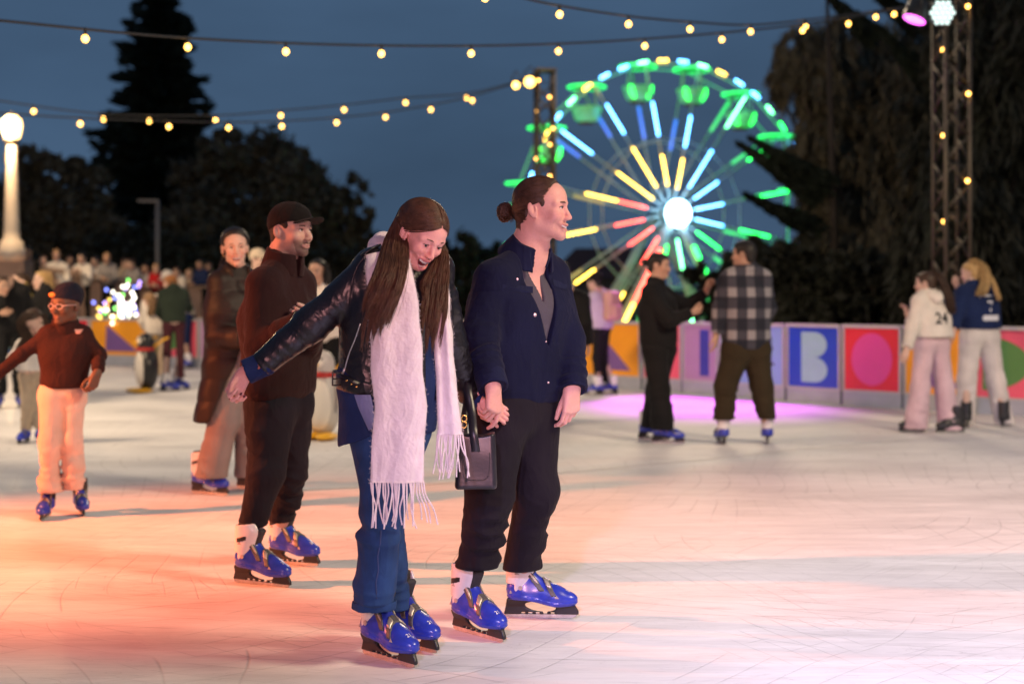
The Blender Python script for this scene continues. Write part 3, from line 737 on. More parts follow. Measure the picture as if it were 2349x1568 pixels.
def pine(label, vx, d, vtop, prof, seed, tiers=26, m=None, lean=0, fr=(0, 360), leaf=0.2, per=15, skip=0.0):
    """tiered conifer: prof = (vy, half width in sketch units)"""
    rg = np.random.default_rng(seed); k = d / FPX
    c = W(vx, 660, d); c[2] = float(terrain(np.array(c[0]), np.array(c[1]))); topz = CAMH + (HY - vtop) * k
    t = T('norfolk_pine', label, 'tree', c)
    mb = MB(); top = np.array([c[0] + lean * k, c[1], topz]); mb.tube([c, c * .5 + top * .5, top], [0.38, 0.24, 0.03], 8)
    pv = [p[0] for p in prof]; pw = [p[1] for p in prof]
    P, D = [], []
    zlo = CAMH + (HY - pv[-1]) * k
    for i in range(tiers):
        f = (i + rg.uniform(-.2, .2)) / tiers; z = zlo + (topz - zlo) * f
        vy = HY - (z - CAMH) / k; r = float(np.interp(vy, pv, pw)) * k
        nbr = per
        for j in range(nbr):
            if rg.random() < skip: continue
            a = math.radians(fr[0] + (fr[1] - fr[0]) * (j + rg.uniform(-.4, .4)) / nbr); rr = r * rg.uniform(0.5, 1.2)
            b0 = c + (top - c) * ((z - c[2]) / (topz - c[2])); dr = np.array([math.cos(a), math.sin(a), 0])
            e = b0 + dr * rr + np.array([0, 0, rr * rg.uniform(-0.30, 0.02)])
            mid = b0 + dr * rr * 0.55 + np.array([0, 0, -rr * 0.18])
            mb.tube([b0, mid, e], [0.045, 0.03, 0.012], 4)
            n = int(30 + 26 * rr / leaf * 0.5)
            s = rg.random(n) ** 0.7; q = (1 - s)[:, None] ** 2 * b0 + 2 * ((1 - s) * s)[:, None] * mid + (s ** 2)[:, None] * e
            side = np.cross(dr, [0, 0, 1.])
            q = q + side * (rg.normal(size=n) * 0.16 * rr * (1.15 - s))[:, None] + rg.normal(size=(n, 3)) * np.array([.06, .06, .09]) * (0.6 + rr * 0.12)
            P.append(q); D.append(np.tile(dr + np.array([0, 0, 0.1]), (n, 1)))
    t.addmb('trunk', mb, m_bark)
    V, F = leaves(np.concatenate(P), leaf, rg, 0.35, np.concatenate(D))
    t.add('crown', V, F, m or m_pine, smooth=False)
pine('tall dark Norfolk pine rising above the trees at left', 365, 60, -45, [(-45, 4), (0, 46), (60, 70), (110, 84), (180, 92), (240, 122), (310, 138), (360, 132), (420, 140), (560, 150)], 11, 25, leaf=0.20, per=15)
broad_tree('broad_tree', 'wide dark bushy tree right of the tall pine', 590, 50, [(455, 420, 70), (520, 360, 62), (600, 370, 72), (675, 415, 66), (560, 470, 100), (700, 500, 92), (795, 440, 42), (815, 500, 40), (775, 560, 70), (650, 590, 95), (470, 560, 110), (730, 380 + 60, 40)], 2300, 0.13, m_fig, 21)
broad_tree('broad_tree', 'dark leafy tree behind the white lamp post', 140, 48, [(60, 375, 38), (105, 400, 52), (165, 390, 34), (200, 420, 46), (60, 470, 70), (150, 490, 80), (225, 530, 72), (110, 560, 90), (20, 560, 70)], 2000, 0.13, m_fig, 22)
broad_tree('broad_tree', 'broad dark tree beyond the left edge of the picture', -260, 47, [(-330, 420, 70), (-240, 390, 80), (-170, 440, 70), (-400, 480, 80), (-290, 510, 100), (-180, 540, 90), (-420, 580, 90), (-120, 480, 60), (-500, 540, 80)], 1800, 0.14, m_fig, 27)
broad_tree('broad_tree', 'low dark tree between the woman and the man with the bun', 1060, 46, [(1010, 600, 50), (1060, 585, 48), (1105, 610, 52), (1040, 670, 70), (960, 640, 60), (1130, 680, 50)], 2000, 0.13, m_dark, 23)
for i, (vx, lum, lab) in enumerate([(300, [(230, 600, 60), (300, 590, 70), (380, 610, 70), (330, 660, 60)], 'dark shrub behind the spectators below the pine'),
        (520, [(440, 610, 60), (520, 600, 70), (600, 630, 70), (520, 680, 60)], 'dark shrub behind the woman in the brown coat'),
        (760, [(690, 640, 60), (760, 620, 60), (830, 610, 60), (880, 650, 60), (780, 690, 60)], 'dark shrub behind the woman in the leather jacket'),
        (40, [(-40, 600, 60), (30, 610, 50), (-20, 660, 50)], 'dark shrub at the far left edge behind the lamp post')]):
    broad_tree('shrub', lab, vx, 44, lum, 2200, 0.12, m_dark, 30 + i, 'dark shrubs behind the terrace', trunk_r=0.1)
# weeping she-oak at right: hanging needle sprays
def weeping(label, vx, d, lumps, n, seed, m, ln=0.42, wd=0.05, group=None):
    rg = np.random.default_rng(seed); k = d / FPX
    c = W(vx, 660, d); c[2] = float(terrain(np.array(c[0]), np.array(c[1])))
    t = T('weeping_tree', label, 'tree', c, group)
    mb = MB(); P, D = [], []
    mx = c + np.array([0, 0, 3.2]); limb(mb, c, mx, 0.35, 0.25, rg, 0.02)
    for x, y, r in lumps:
        q = W(x, y, d + rg.uniform(-1.5, 1.5)); R = r * k
        limb(mb, mx, q, 0.12, 0.03, rg, 0.25)
        ns = int(n * (r / 70) ** 2)
        tw = q + rg.normal(size=(max(8, ns // 40), 3)) * np.array([.55, .6, .55]) * R
        for e in tw[:10]: limb(mb, q, e, 0.025, 0.008, rg, 0.1, 3)
        w = rg.integers(0, len(tw), ns)
        out = (tw[w] - q); out /= np.linalg.norm(out, axis=1)[:, None] + 1e-6
        p = tw[w] + rg.normal(size=(ns, 3)) * np.array([.16, .16, .30]) * R * 0.7
        P.append(p); D.append(np.stack([out[:, 0] * 0.45, out[:, 1] * 0.45, -np.ones(ns) * 0.75], 1))
    t.addmb('trunk', mb, m_bark)
    V, F = leaves(np.concatenate(P), ln * 0.5, rg, wd / ln * 2, np.concatenate(D))
    t.add('crown', V, F, m, smooth=False)
weeping('large feathery weeping tree between the ferris wheel and the right truss', 2010, 30,
        [(1840, 100, 38), (1808, 160, 36), (1790, 215, 26), (1870, 180, 55), (1940, 130, 60), (2000, 190, 80), (2060, 150, 60), (1900, 270, 70), (1990, 300, 85), (2080, 280, 80), (1870, 360, 50), (1950, 400, 80), (2050, 420, 90), (1900, 480, 60), (1990, 520, 90), (2080, 560, 90), (1910, 590, 70), (2000, 650, 90), (1830, 640, 60), (2100, 380, 70)], 4200, 41, m_cas, 0.30, 0.020)
weeping('dark weeping tree filling the right edge behind the truss', 2290, 24,
        [(2230, 30, 80), (2330, 10, 90), (2290, 140, 100), (2240, 260, 90), (2350, 260, 110), (2200, 150, 60), (2200, 380, 80), (2300, 400, 110), (2400, 420, 110), (2220, 520, 90), (2310, 560, 110), (2200, 640, 80), (2290, 690, 90), (2380, 660, 90), (2420, 100, 90), (2140, 620, 70), (2150, 480, 50)], 3200, 42, m_dark, 0.30, 0.026)
for i, (vx, lum, lab) in enumerate([(1800, [(1700, 620, 45), (1760, 600, 50), (1830, 590, 55), (1780, 670, 70), (1860, 680, 70)], 'dark shrub behind the man in the plaid shirt'),
        (2000, [(1930, 650, 60), (2010, 640, 70), (2090, 660, 70), (2000, 710, 60)], 'dark shrub behind the barrier right of the plaid man'),
        (1640, [(1610, 640, 34), (1650, 650, 40), (1620, 700, 40)], 'small dark shrub below the ferris wheel hub')]):
    broad_tree('shrub', lab, vx, 26 if i < 2 else 33, lum, 2000, 0.10, m_dark, 50 + i, 'dark shrubs behind the right barrier', trunk_r=0.08)
# spear-shaped pine boughs reaching in front of the wheel
def boughs(label, vx, d, seed, tips, roots):
    rg = np.random.default_rng(seed)
    c = W(vx, 660, d); c[2] = float(terrain(np.array(c[0]), np.array(c[1])))
    t = T('norfolk_pine', label, 'tree', c); mb = MB(); P, D = [], []
    top = W(vx - 30, -60, d); mb.tube([c, c * .5 + top * .5, top], [0.10, 0.07, 0.03], 8)
    for (tx, ty), (rx, ry) in zip(tips, roots):
        a, e = W(rx, ry, d), W(tx, ty, d - rg.uniform(0.2, 1.2)); mb.tube([a, a * .45 + e * .55 + np.array([0, 0, .03]), e], [0.05, 0.035, 0.01], 5)
        n = 1500; s = rg.random(n); wd = 0.25 * (1 - s) ** 0.8 + 0.02; ph = rg.uniform(0, 6.28, n); ax = nrm(e - a); A, B = frame(ax)
        P.append(a + (e - a) * s[:, None] + (A * np.cos(ph)[:, None] + B * np.sin(ph)[:, None]) * (wd * rg.random(n) ** 0.5)[:, None]); D.append(np.tile(ax, (n, 1)))
    t.addmb('trunk', mb, m_bark); V, F = leaves(np.concatenate(P), 0.09, rg, 0.3, np.concatenate(D)); t.add('crown', V, F, m_pine, smooth=False)
boughs('Norfolk pine with spear shaped boughs reaching in front of the ferris wheel', 1925, 28, 61,
       [(1694, 330), (1722, 318), (1708, 447), (1895, -12)], [(1880, 455), (1905, 430), (1880, 530), (2010, 95)])
boughs('Norfolk pine with a dark bough crossing the top edge beside the stage lamp', 2190, 27, 62, [(1985, -30), (2050, -60), (2010, 60)], [(2120, 70), (2160, 60), (2150, 210)])

# ================================================================== terrace, lamp post, house
m_stone = mat('sandstone_wall', (0.34, 0.22, 0.17), 0.85, var=(2.2, 0.25), bump=(14, 0.4, 0.02))
m_cap = mat('sandstone_coping', (0.40, 0.28, 0.21), 0.8, var=(3, 0.2))
wl = [(-560, 588, 28.8), (-160, 590, 29.5), (54, 603, 31.0), (150, 618, 31.6), (269, 638, 32.3), (331, 647, 32.8), (470, 651, 33.6), (700, 655, 35), (1000, 658, 37)]
t = T('stone_wall', 'brown stone terrace wall sloping down to the right, spectators leaning on it', 'wall', [W(54, 603, 31)[0], 31, 0])
mb = MB(); tp = [W(*p) for p in wl]
for a, b in zip(tp[:-1], tp[1:]):
    mb.prism([[a[0], a[1], -.2], [b[0], b[1], -.2], [b[0], b[1], b[2] - .1], [a[0], a[1], a[2] - .1]], [0, 0.4, 0])
t.addmb('wall_face', mb, m_stone, smooth=False)
mb = MB()
for a, b in zip(tp[:-1], tp[1:]):
    mb.prism([[a[0], a[1] - .08, a[2] - .1], [b[0], b[1] - .08, b[2] - .1], [b[0], b[1] - .08, b[2]], [a[0], a[1] - .08, a[2]]], [0, 0.56, 0])
t.addmb('coping', mb, m_cap, smooth=False)
m_lpost = mat('lamp_post_paint', (0.62, 0.54, 0.46), 0.5, var=(3, 0.1))
lb = W(27, 598, 30.2); sc = 30.2 / FPX
t = T('street_lamp', 'white tapered lamp post with a glowing acorn globe on a stone pier', 'street lamp', [lb[0], lb[1], 0])
mb = MB(); mb.box([lb[0], lb[1], lb[2] / 2 - .1], (0.36, 0.3, lb[2] / 2 + .1)); t.addmb('pier', mb, m_stone, smooth=False)
z = lambda vy: (598 - vy) * sc
mb = MB(); mb.lathe(lb, [(0.28, 0), (0.28, z(575)), (0.24, z(562)), (0.22, z(555)), (0.165, z(545)), (0.16, z(530)), (0.105, z(345)), (0.10, z(335))], 20); t.addmb('post', mb, m_lpost)
mb = MB(); mb.lathe(lb, [(0.10, z(335)), (0.13, z(331)), (0.17, z(322)), (0.17, z(319)), (0.1, z(318))], 16); t.addmb('collar', mb, m_truss)
mb = MB(); mb.lathe(lb, [(0.15, z(319)), (0.185, z(305)), (0.21, z(290)), (0.19, z(275)), (0.10, z(266)), (0.03, z(262))], 20); t.addmb('globe', mb, emat('globe_glow', (1.0, 0.62, 0.20), 6))
mb = MB(); mb.lathe(lb, [(0.05, z(262)), (0.03, z(259)), (0.01, z(255))], 10); t.addmb('finial', mb, m_truss)
lb2 = W(361, 640, 38)
t = T('street_lamp', 'thin unlit grey lamp pole with a flat arm in front of the dark trees', 'street lamp', [lb2[0], lb2[1], float(terrain(lb2[0], lb2[1]))])
k = 38 / FPX; m_pole = mat('grey_pole', (0.22, 0.20, 0.19), 0.5, var=(4, .1))
mb = MB(); mb.cyl([lb2[0], lb2[1], t.o[2]], [lb2[0], lb2[1], CAMH + (HY - 462) * k], 0.065, 0.05, 10); t.addmb('pole', mb, m_pole)
mb = MB(); mb.box([lb2[0] - .24, lb2[1], CAMH + (HY - 461) * k], (0.27, 0.09, 0.035)); t.addmb('lamp_head', mb, m_pole, smooth=False)
# house beyond the trees
m_roof = mat('red_roof_tiles', (0.085, 0.032, 0.028), 0.8, var=(5, .3), bump=(20, .4, .03)); m_wallp = mat('house_wall', (0.10, 0.08, 0.08), 0.8, var=(2, .15))
h0 = W(1390, 660, 60); hz = float(terrain(h0[0], h0[1])); k = 60 / FPX
t = T('house', 'low house with dark red roof seen behind the left of the ferris wheel', 'house', [h0[0], h0[1], hz])
zt = CAMH + (HY - 572) * k; ze = CAMH + (HY - 640) * k
mb = MB(); mb.box([h0[0], h0[1], (hz + ze) / 2], (2.2, 2, (ze - hz) / 2)); t.addmb('wall', mb, m_wallp, smooth=False)
mb = MB(); mb.prism([[h0[0] - 2.5, h0[1] - 2.3, ze], [h0[0] + 2.5, h0[1] - 2.3, ze], [h0[0] + 1.7, h0[1] - .2, zt], [h0[0] - 1.3, h0[1] - .2, zt]], [0, 0.12, 0.05])
mb.prism([[h0[0] - 2.5, h0[1] + 2.3, ze], [h0[0] + 2.5, h0[1] + 2.3, ze], [h0[0] + 1.7, h0[1] - .1, zt], [h0[0] - 1.3, h0[1] - .1, zt]], [0, 0.12, 0.05]); t.addmb('roof', mb, m_roof, smooth=False)
mb = MB(); mb.box([h0[0] - .6, h0[1] - 2.02, (hz + ze) / 2 + .2], (0.4, .03, .4)); t.addmb('window', mb, mat('dark_window', (0.02, .025, .03), .1), smooth=False)

# ================================================================== fairy light decoration on the far barrier
rg = np.random.default_rng(77)
d0 = 25.9; base = W(275, 731, d0)
t = T('light_decoration', 'heap of glowing multicoloured fairy lights standing on the orange barrier panel', 'light decoration', base)
m_wire = mat('decor_wire', (0.05, 0.06, 0.05), 0.5)
cols = {'white': ((1.0, 0.92, 0.75), 4.5), 'yellow': ((1.0, 0.66, 0.06), 3.6), 'green': ((0.15, 1.0, 0.1), 3.2), 'blue': ((0.12, 0.2, 1.0), 3.5), 'violet': ((0.5, 0.3, 1.0), 3.5), 'orange': ((1.0, .36, .04), 3.6)}
arms = [((275, 731), (288, 640)), ((283, 731), (312, 648)), ((270, 731), (245, 690)), ((262, 731), (222, 694)), ((290, 731), (315, 700)), ((295, 731), (313, 725)), ((255, 731), (232, 716)), ((280, 731), (262, 662))]
mb = MB(); spots = []
for a, e in arms:
    A, Bp = W(*a, d0), W(*e, d0 + rg.uniform(-.2, .2)); mb.tube([A, A * .5 + Bp * .5 + [0, 0, .03], Bp], .012, 5)
    n = int(np.linalg.norm(Bp - A) / 0.055) + 1
    for i in range(n):
        f = i / max(1, n - 1); spots.append((A + (Bp - A) * f + rg.normal(size=3) * [.05, .05, .03], f, e))
t.addmb('wire_frame', mb, m_wire)
for p, f, e in spots:
    c = ('white' if rg.random() < 0.55 else rg.choice(['white', 'violet', 'blue', 'green'])) if e[0] > 260 else rg.choice(['yellow', 'yellow', 'orange', 'white', 'green'])
    if f > 0.93: c = 'green' if e == (288, 640) else ('blue' if e[0] in (262, 222) else 'violet')
    mb = MB(); mb.sph(p, 0.03, 8, 6); t.addmb('fairy_bulb', mb, emat('fairy_' + str(c), cols[str(c)][0], cols[str(c)][1]))
# ================================================================== people: implicit bodies and clothes
def skin_mat(): return mat('skin', (0.6, 0.4, 0.32), 0.52, attr='Col', sub=0.05, spec=.4, var=(140, .05), bump=(220, 0.12, 0.002))
M_EYE = mat('eye_white', (0.75, 0.72, 0.70), 0.25); M_IRIS = mat('iris', (0.03, 0.018, 0.012), 0.15); M_TEETH = mat('teeth', (0.82, 0.78, 0.72), 0.25); M_MOUTH = mat('mouth_inside', (0.16, 0.025, 0.03), 0.4)
M_NAIL = mat('dark_nail_varnish', (0.10, 0.006, 0.015), 0.15)
def cloth(name, col, rough=0.85, b=(120, 0.25, 0.002), v=(5, 0.15), sheen=0.02, **k): return mat(name, col, rough, bump=b, var=v, sheen=sheen, spec=0.15, **{'crease': (6, .5, .022, .5), **k})
def mouth_dims(o):
    op, sm = o.get('open', 0.0), o.get('smile', 0.0); gu = 0.0015 + 0.0045 * op; gl = 0.0015 + 0.0185 * op
    return 0.022 + 0.011 * sm, -0.070, gu, gl, gu + 0.0105 * sm
def head_f(P, c, R, s, o):
    q = (P - np.asarray(c, f32)) @ np.asarray(R, f32) / s
    ax = q.copy(); ax[:, 0] = np.abs(ax[:, 0])
    jw = o.get('jaw', 1.0); op = o.get('open', 0.0); sm = o.get('smile', 0.0)
    d = ell(q, (0, 0.012, 0.032), (0.073, 0.094, 0.081))
    d = smin(d, ell(q, (0, -0.036, 0.035), (0.060, 0.053, 0.052)), 0.03)
    d = smin(d, ell(q, (0, -0.030, -0.040), (0.057 * jw, 0.058, 0.066)), 0.03)
    cd = 0.012 * op - o.get('chin', 0.0); ch = np.array([0, -0.073, -0.097 - cd])
    d = smin(d, cone(ax, (0.049 * jw, 0.004, -0.058 - 0.5 * cd), (0.012, -0.066, -0.095 - cd), 0.016, 0.015), 0.025)
    d = smin(d, sphd(q, ch, 0.0175), 0.02)
    d = smin(d, ell(ax, (0.040, -0.064, -0.030 + 0.004 * sm), (0.022, 0.022, 0.020 + 0.004 * sm)), 0.022)
    # brow, sockets, nose
    d = smin(d, cone(ax, (0.050, -0.068, 0.014), (0.012, -0.087, 0.015), 0.009, 0.008), 0.015)
    d = smax(d, -ell(ax, (0.030, -0.100, -0.001), (0.022, 0.0235, 0.0135)), 0.011)
    d = smin(d, sphd(ax, (0.031, -0.0735, -0.001), 0.0145), 0.005)
    d = smax(d, -ell(ax, (0.031, -0.091, -0.001), (0.0135, 0.012, 0.0052 * o.get('eyes', 1.0))), 0.002)
    ns = o.get('nose', 1.0); d = smin(d, cone(q, (0, -0.085, 0.004), (0, -0.086 - 0.023 * ns, -0.036), 0.0085 * ns, 0.0105 * ns), 0.012)
    d = smin(d, ell(ax, (0.011 * ns, -0.078 - 0.021 * ns, -0.040), (0.0085 * ns, 0.011, 0.008 * ns)), 0.007)
    d = smax(d, -sphd(ax, (0.0065, -0.080 - 0.023 * ns, -0.0475), 0.0038), 0.003)
    # mouth
    w, mz, gu, gl, cz = mouth_dims(o)
    d = smin(d, chain(ax, [(0, -0.0935, mz + gu + .003), (0.011, -0.0918, mz + gu + 0.0042), (w, -0.078, mz + cz)], (0.0062, 0.0058, 0.0032), 0.004), 0.008)
    d = smin(d, chain(ax, [(0, -0.0905 + 0.005 * op, mz - gl - .003), (0.013, -0.088 + 0.004 * op, mz - gl * .88 - .002), (w, -0.078, mz + cz)], (0.0070, 0.0064, 0.0032), 0.004), 0.008)
    if op > 0.05:
        cav = ell(q, (0, -0.092, mz + gu), (w * 0.90, 0.026, gl + gu))
        cav = np.maximum(cav, q[:, 2] - (mz + gu - .0012 + (cz - gu) * (q[:, 0] / w) ** 2)); d = smax(d, -cav.astype(f32), 0.003)
    else: d = smax(d, -ell(q, (0, -0.103, mz + 0.0003), (w, 0.012, 0.0013)), 0.003)
    if sm > .3: d = d + .0030 * np.exp(-((ax[:, 0] - w - .012 - .25 * (q[:, 2] - mz - .012)) / .004) ** 2 - ((q[:, 2] - mz - .012) / .018) ** 2) * (q[:, 1] < -.04)
    # ears
    ye = ax[:, 1] - o.get('ear', 0.0) - 0.22 * (ax[:, 2] + 0.01); qe = np.stack([ax[:, 0] - 0.35 * np.maximum(ye - 0.005, 0), ye, ax[:, 2]], 1)
    e = ell(qe, (0.0735, 0.012, -0.010), (0.0078, 0.0175, 0.030))
    e = smax(e, -ell(qe, (0.0825, 0.0085, -0.004), (0.0075, 0.0095, 0.019)), 0.003)
    e = smin(e, ell(qe, (0.0765, 0.013, -0.006), (0.0035, 0.004, 0.014)), 0.004)
    d = smin(d, e, 0.008)
    return d * s
def skin_cols(V, c, R, s, base, o):
    q = (np.asarray(V) - c) @ R / s; ax = np.abs(q[:, 0]); base = np.array(base)
    C = np.tile(base, (len(V), 1))
    def blend(w, col): C[:] = C * (1 - w[:, None]) + np.array(col) * w[:, None]
    inhead = (np.linalg.norm(q, axis=1) < 0.2)
    g = lambda dx, dy, dz, rx, ry, rz: np.exp(-(((ax - dx) / rx) ** 2 + ((q[:, 1] - dy) / ry) ** 2 + ((q[:, 2] - dz) / rz) ** 2))
    blend(0.35 * g(0.042, -0.075, -0.032, 0.022, 0.03, 0.02) * inhead, base * [1.08, 0.72, 0.70])
    blend(0.35 * g(0.0, -0.11, -0.036, 0.014, 0.02, 0.014) * inhead, base * [1.05, 0.72, 0.70])
    op = o.get('open', 0); wl, mz, gu, gl, cz = mouth_dims(o); u2 = (q[:, 0] / wl) ** 2
    zu = mz + gu + .0025 + (cz - gu - .002) * np.minimum(u2, 1.2); zl = mz - gl - .003 + (cz + gl + .002) * np.minimum(u2, 1.2) ** 1.3
    lip = (ax < wl * 1.04) * (q[:, 1] < -0.068) * inhead
    lipz = np.minimum(np.abs(q[:, 2] - zu), np.abs(q[:, 2] - zl))
    blend(0.75 * lip * np.exp(-(lipz / 0.0055) ** 4), o.get('lip', base * [0.85, 0.42, 0.42]))
    if op > 0.05: blend(((ax < wl * .92) & (q[:, 2] < zu - .002) & (q[:, 2] > zl + .003) & (q[:, 1] < -0.055) & (q[:, 1] > -0.088 + 0.004 * op + .4 * u2 * .01) & inhead).astype(float), (0.20, 0.035, 0.04))
    if 'beard' in o:
        low = 1 / (1 + np.exp((q[:, 2] + 0.048 - 0.55 * np.maximum(q[:, 1] + 0.03, 0)) / 0.006)); fr = 1 / (1 + np.exp((q[:, 1] - 0.012) / 0.01))
        up = (q[:, 2] > -0.125)
        wt = low * fr * up * inhead * (0.55 + 0.45 * (q[:, 1] < -0.06)); wt *= 1 - 0.9 * lip * np.exp(-(lipz / 0.0055) ** 4)
        blend(np.clip(wt * o.get('beard_w', 0.8), 0, 1), o['beard'])
    return C
M_LASH = mat('eyelash', (0.012, 0.008, 0.007), 0.6)
def head_parts(t, c, R, s, o, hair_col):
    c = np.asarray(c); X = lambda p: c + R @ (np.array(p) * s)
    ey = o.get('eyes', 1.0)
    for sx in (-1, 1):
        mb = MB(); mb.m = 0; mb.sph(X((sx * 0.031, -0.0745, -0.001)), 0.0126 * s, 14, 10); mb.m = 1
        g = o.get('gaze', (0, 0)); mb.sph(X((sx * 0.031 + g[0] * 0.004, -0.0800, -0.001 + g[1] * 0.003)), 0.0082 * s, 12, 8)
        t.addmb('eye', mb, [M_EYE, M_IRIS])
        mb = MB(); b = o.get('brow', 0.0)
        mb.tube([X((sx * 0.011, -0.0938, 0.0168 + b * .9)), X((sx * 0.024, -0.0925, 0.0195 + b)), X((sx * 0.040, -0.0835, 0.0185 + b)), X((sx * 0.051, -0.0725, 0.0110))], [v * s * o.get('browt', 1.0) for v in (0.0026, 0.0034, 0.0028, 0.0009)], 6)
        t.addmb('eyebrow', mb, hair_col)
        mb = MB(); z = 0.0052 * ey
        mb.tube([X((sx * 0.0185, -0.0845, -0.0015)), X((sx * 0.025, -0.0895, z * 0.75)), X((sx * 0.032, -0.0905, z)), X((sx * 0.040, -0.0868, z * 0.7)), X((sx * 0.0465, -0.0810, -0.001))], [0.0006 * s, 0.0014 * s, 0.0017 * s, 0.0016 * s, 0.0008 * s], 5)
        t.addmb('eyelash', mb, M_LASH)
    if o.get('open', 0) > 0.05:
        op = o['open']; w, mz, gu, gl, cz = mouth_dims(o); n = 9; mb = MB()
        for row in (0, 1):
            if row and op < 0.6: continue
            for i in range(n):
                u = (i - (n - 1) / 2) / ((n - 1) / 2) * (0.84 - 0.16 * row); hgt = min(.0085, (gl + gu) * .75) * (1 - .25 * abs(u)) if row == 0 else .004
                z = mz + gu + (cz - gu) * u * u - hgt * .45 if row == 0 else mz - gl + .004 + .010 * u * u
                mb.box(X((u * w, -0.0900 + 0.015 * u * u + 0.006 * row * op, z)), (w * 0.86 / n * s, 0.002 * s, hgt / 2 * s), R)
        t.addmb('teeth', mb, M_TEETH, smooth=False)
FINR = {'i': (0.030, 0.094, (.043, .026, .021), .0088), 'm': (0.010, 0.097, (.047, .030, .022), .0090), 'r': (-0.010, 0.091, (.043, .028, .022), .0085), 'p': (-0.028, 0.081, (.033, .021, .019), .0074)}
class Hand:
    def __init__(s, w, d, th, side, L=0.19, curl=(25, 35, 25), curls=None, thumb=(35, 20, 15), spread=0.0):
        s.w = np.array(w, float); s.k = L / 0.19; d = nrm(d); th = nrm(np.array(th) - d * np.dot(th, d)); n = np.cross(d, th) * (-1 if side == 'R' else 1)
        s.d, s.th, s.n = d, th, n; s.ch = []; s.tips = []
        k = s.k
        for i, f in enumerate('imrp'):
            lat, base, seg, r = FINR[f]; p = s.w + (d * base + th * lat) * k
            cs = (curls or {}).get(f, curl); a = 0; pts = [p]; dd = nrm(d + th * spread * (1.2 - i * 0.8))
            for sgl, c in zip(seg, cs):
                a += math.radians(c); v = dd * math.cos(a) + n * math.sin(a); pts.append(pts[-1] + v * sgl * k)
            s.ch.append((pts, [r * k, r * 0.97 * k, r * 0.9 * k, r * 0.78 * k])); s.tips.append((pts[-1], v, nrm(-n * math.cos(a) + dd * math.sin(a)), r * k))
        p = s.w + (d * 0.028 + th * 0.022 + n * 0.006) * k; a0, a1, a2 = map(math.radians, thumb); pts = [p]; ang = a0
        for sgl, c in zip((0.042, 0.034, 0.027), (0, a1, a2)):
            ang = ang - c; v = nrm(d * math.cos(ang) + th * math.sin(ang) + n * 0.35); pts.append(pts[-1] + v * sgl * k)
        s.ch.append((pts, [0.0135 * k, 0.0115 * k, 0.0105 * k, 0.0085 * k])); s.tips.append((pts[-1], v, th, 0.010 * k))
    def f(s, P):
        k = s.k; d = None
        for f in 'imrp':
            lat, base, seg, r = FINR[f]
            e = cone(P, s.w + (s.d * 0.004 + s.th * lat * 0.55) * k, s.w + (s.d * base + s.th * lat) * k, 0.0165 * k, 0.0112 * k)
            d = e if d is None else smin(d, e, 0.014 * k)
        d = smin(d, cone(P, s.w + (s.d * 0.02 + s.th * 0.018 + s.n * .006) * k, s.w + (s.d * 0.06 + s.th * 0.022) * k, 0.016 * k, 0.010 * k), 0.018 * k)
        d = smin(d, cone(P, s.w - s.d * 0.015 * k, s.w + s.d * 0.01 * k, 0.025 * k, 0.024 * k), 0.02 * k)
        for pts, rr in s.ch:
            e = chain(P, pts, rr, 0.002)
            d = smin(d, e, 0.005 * k)
        return d
    def nails(s, t, m, which=(0, 1, 2, 3, 4)):
        mb = MB()
        for i in which:
            p, v, up, r = s.tips[i]; R = np.stack([v, np.cross(up, v), up], 1)
            mb.sph(p + up * r * 0.62 + v * r * 0.15, (r * 0.85, r * 0.62, r * 0.28), 8, 6, R)
        t.addmb('nail', mb, m)
    def bb(s): return s.w + s.d * 0.07 * s.k, 0.15 * s.k
def torso_f(P, J, g, k=0.085):
    d = smin(cone(P, J['hiR'], J['chR'], g['hi'], g['ch']), cone(P, J['hiL'], J['chL'], g['hi'], g['ch']), k)
    c = (J['chR'] + J['chL']) / 2; h = (J['hiR'] + J['hiL']) / 2
    d = smin(d, cone(P, h, c, g['hi'], g['ch']), k)
    d = smin(d, cone(P, c, J['nk'], g['ch'] * 0.92, g['nk'] * 1.15), k)
    d = smin(d, cone(P, J['chR'], J['shR'], g['ch'] * 0.88, g['sh']), k)
    d = smin(d, cone(P, J['chL'], J['shL'], g['ch'] * 0.88, g['sh']), k)
    d = smin(d, cone(P, J['shR'], J['nk'], g['sh'] * 0.9, g['nk']), 0.05)
    d = smin(d, cone(P, J['shL'], J['nk'], g['sh'] * 0.9, g['nk']), 0.05)
    return d
def fold(P, a, b, nf, A, seed, cross=3.5):
    a = np.asarray(a, f32); b = np.asarray(b, f32); L = float(np.linalg.norm(b - a)); ax = (b - a) / L
    t = (P - a) @ ax; X, Y = frame(ax); X = X.astype(f32); Y = Y.astype(f32)
    u = (P - a) @ X; v = (P - a) @ Y; w = noise(P, 4.5, seed) * 0.55
    sg = 1 if seed % 2 else -1
    r = ridge(np.stack([t * nf / L + sg * u * 5 + w, u * cross, v * cross], 1), 1.0, seed)
    r2 = ridge(np.stack([t * nf * 1.7 / L - sg * u * 7 + w * 1.5, u * cross * 1.8 + 3, v * cross * 1.8], 1), 1.0, seed + 3)
    m = np.clip(noise(P, 5.5, seed + 9) * 1.4 + 0.55, 0.12, 1.15)
    return (A * m * (0.75 * r + 0.40 * r2)).astype(f32)
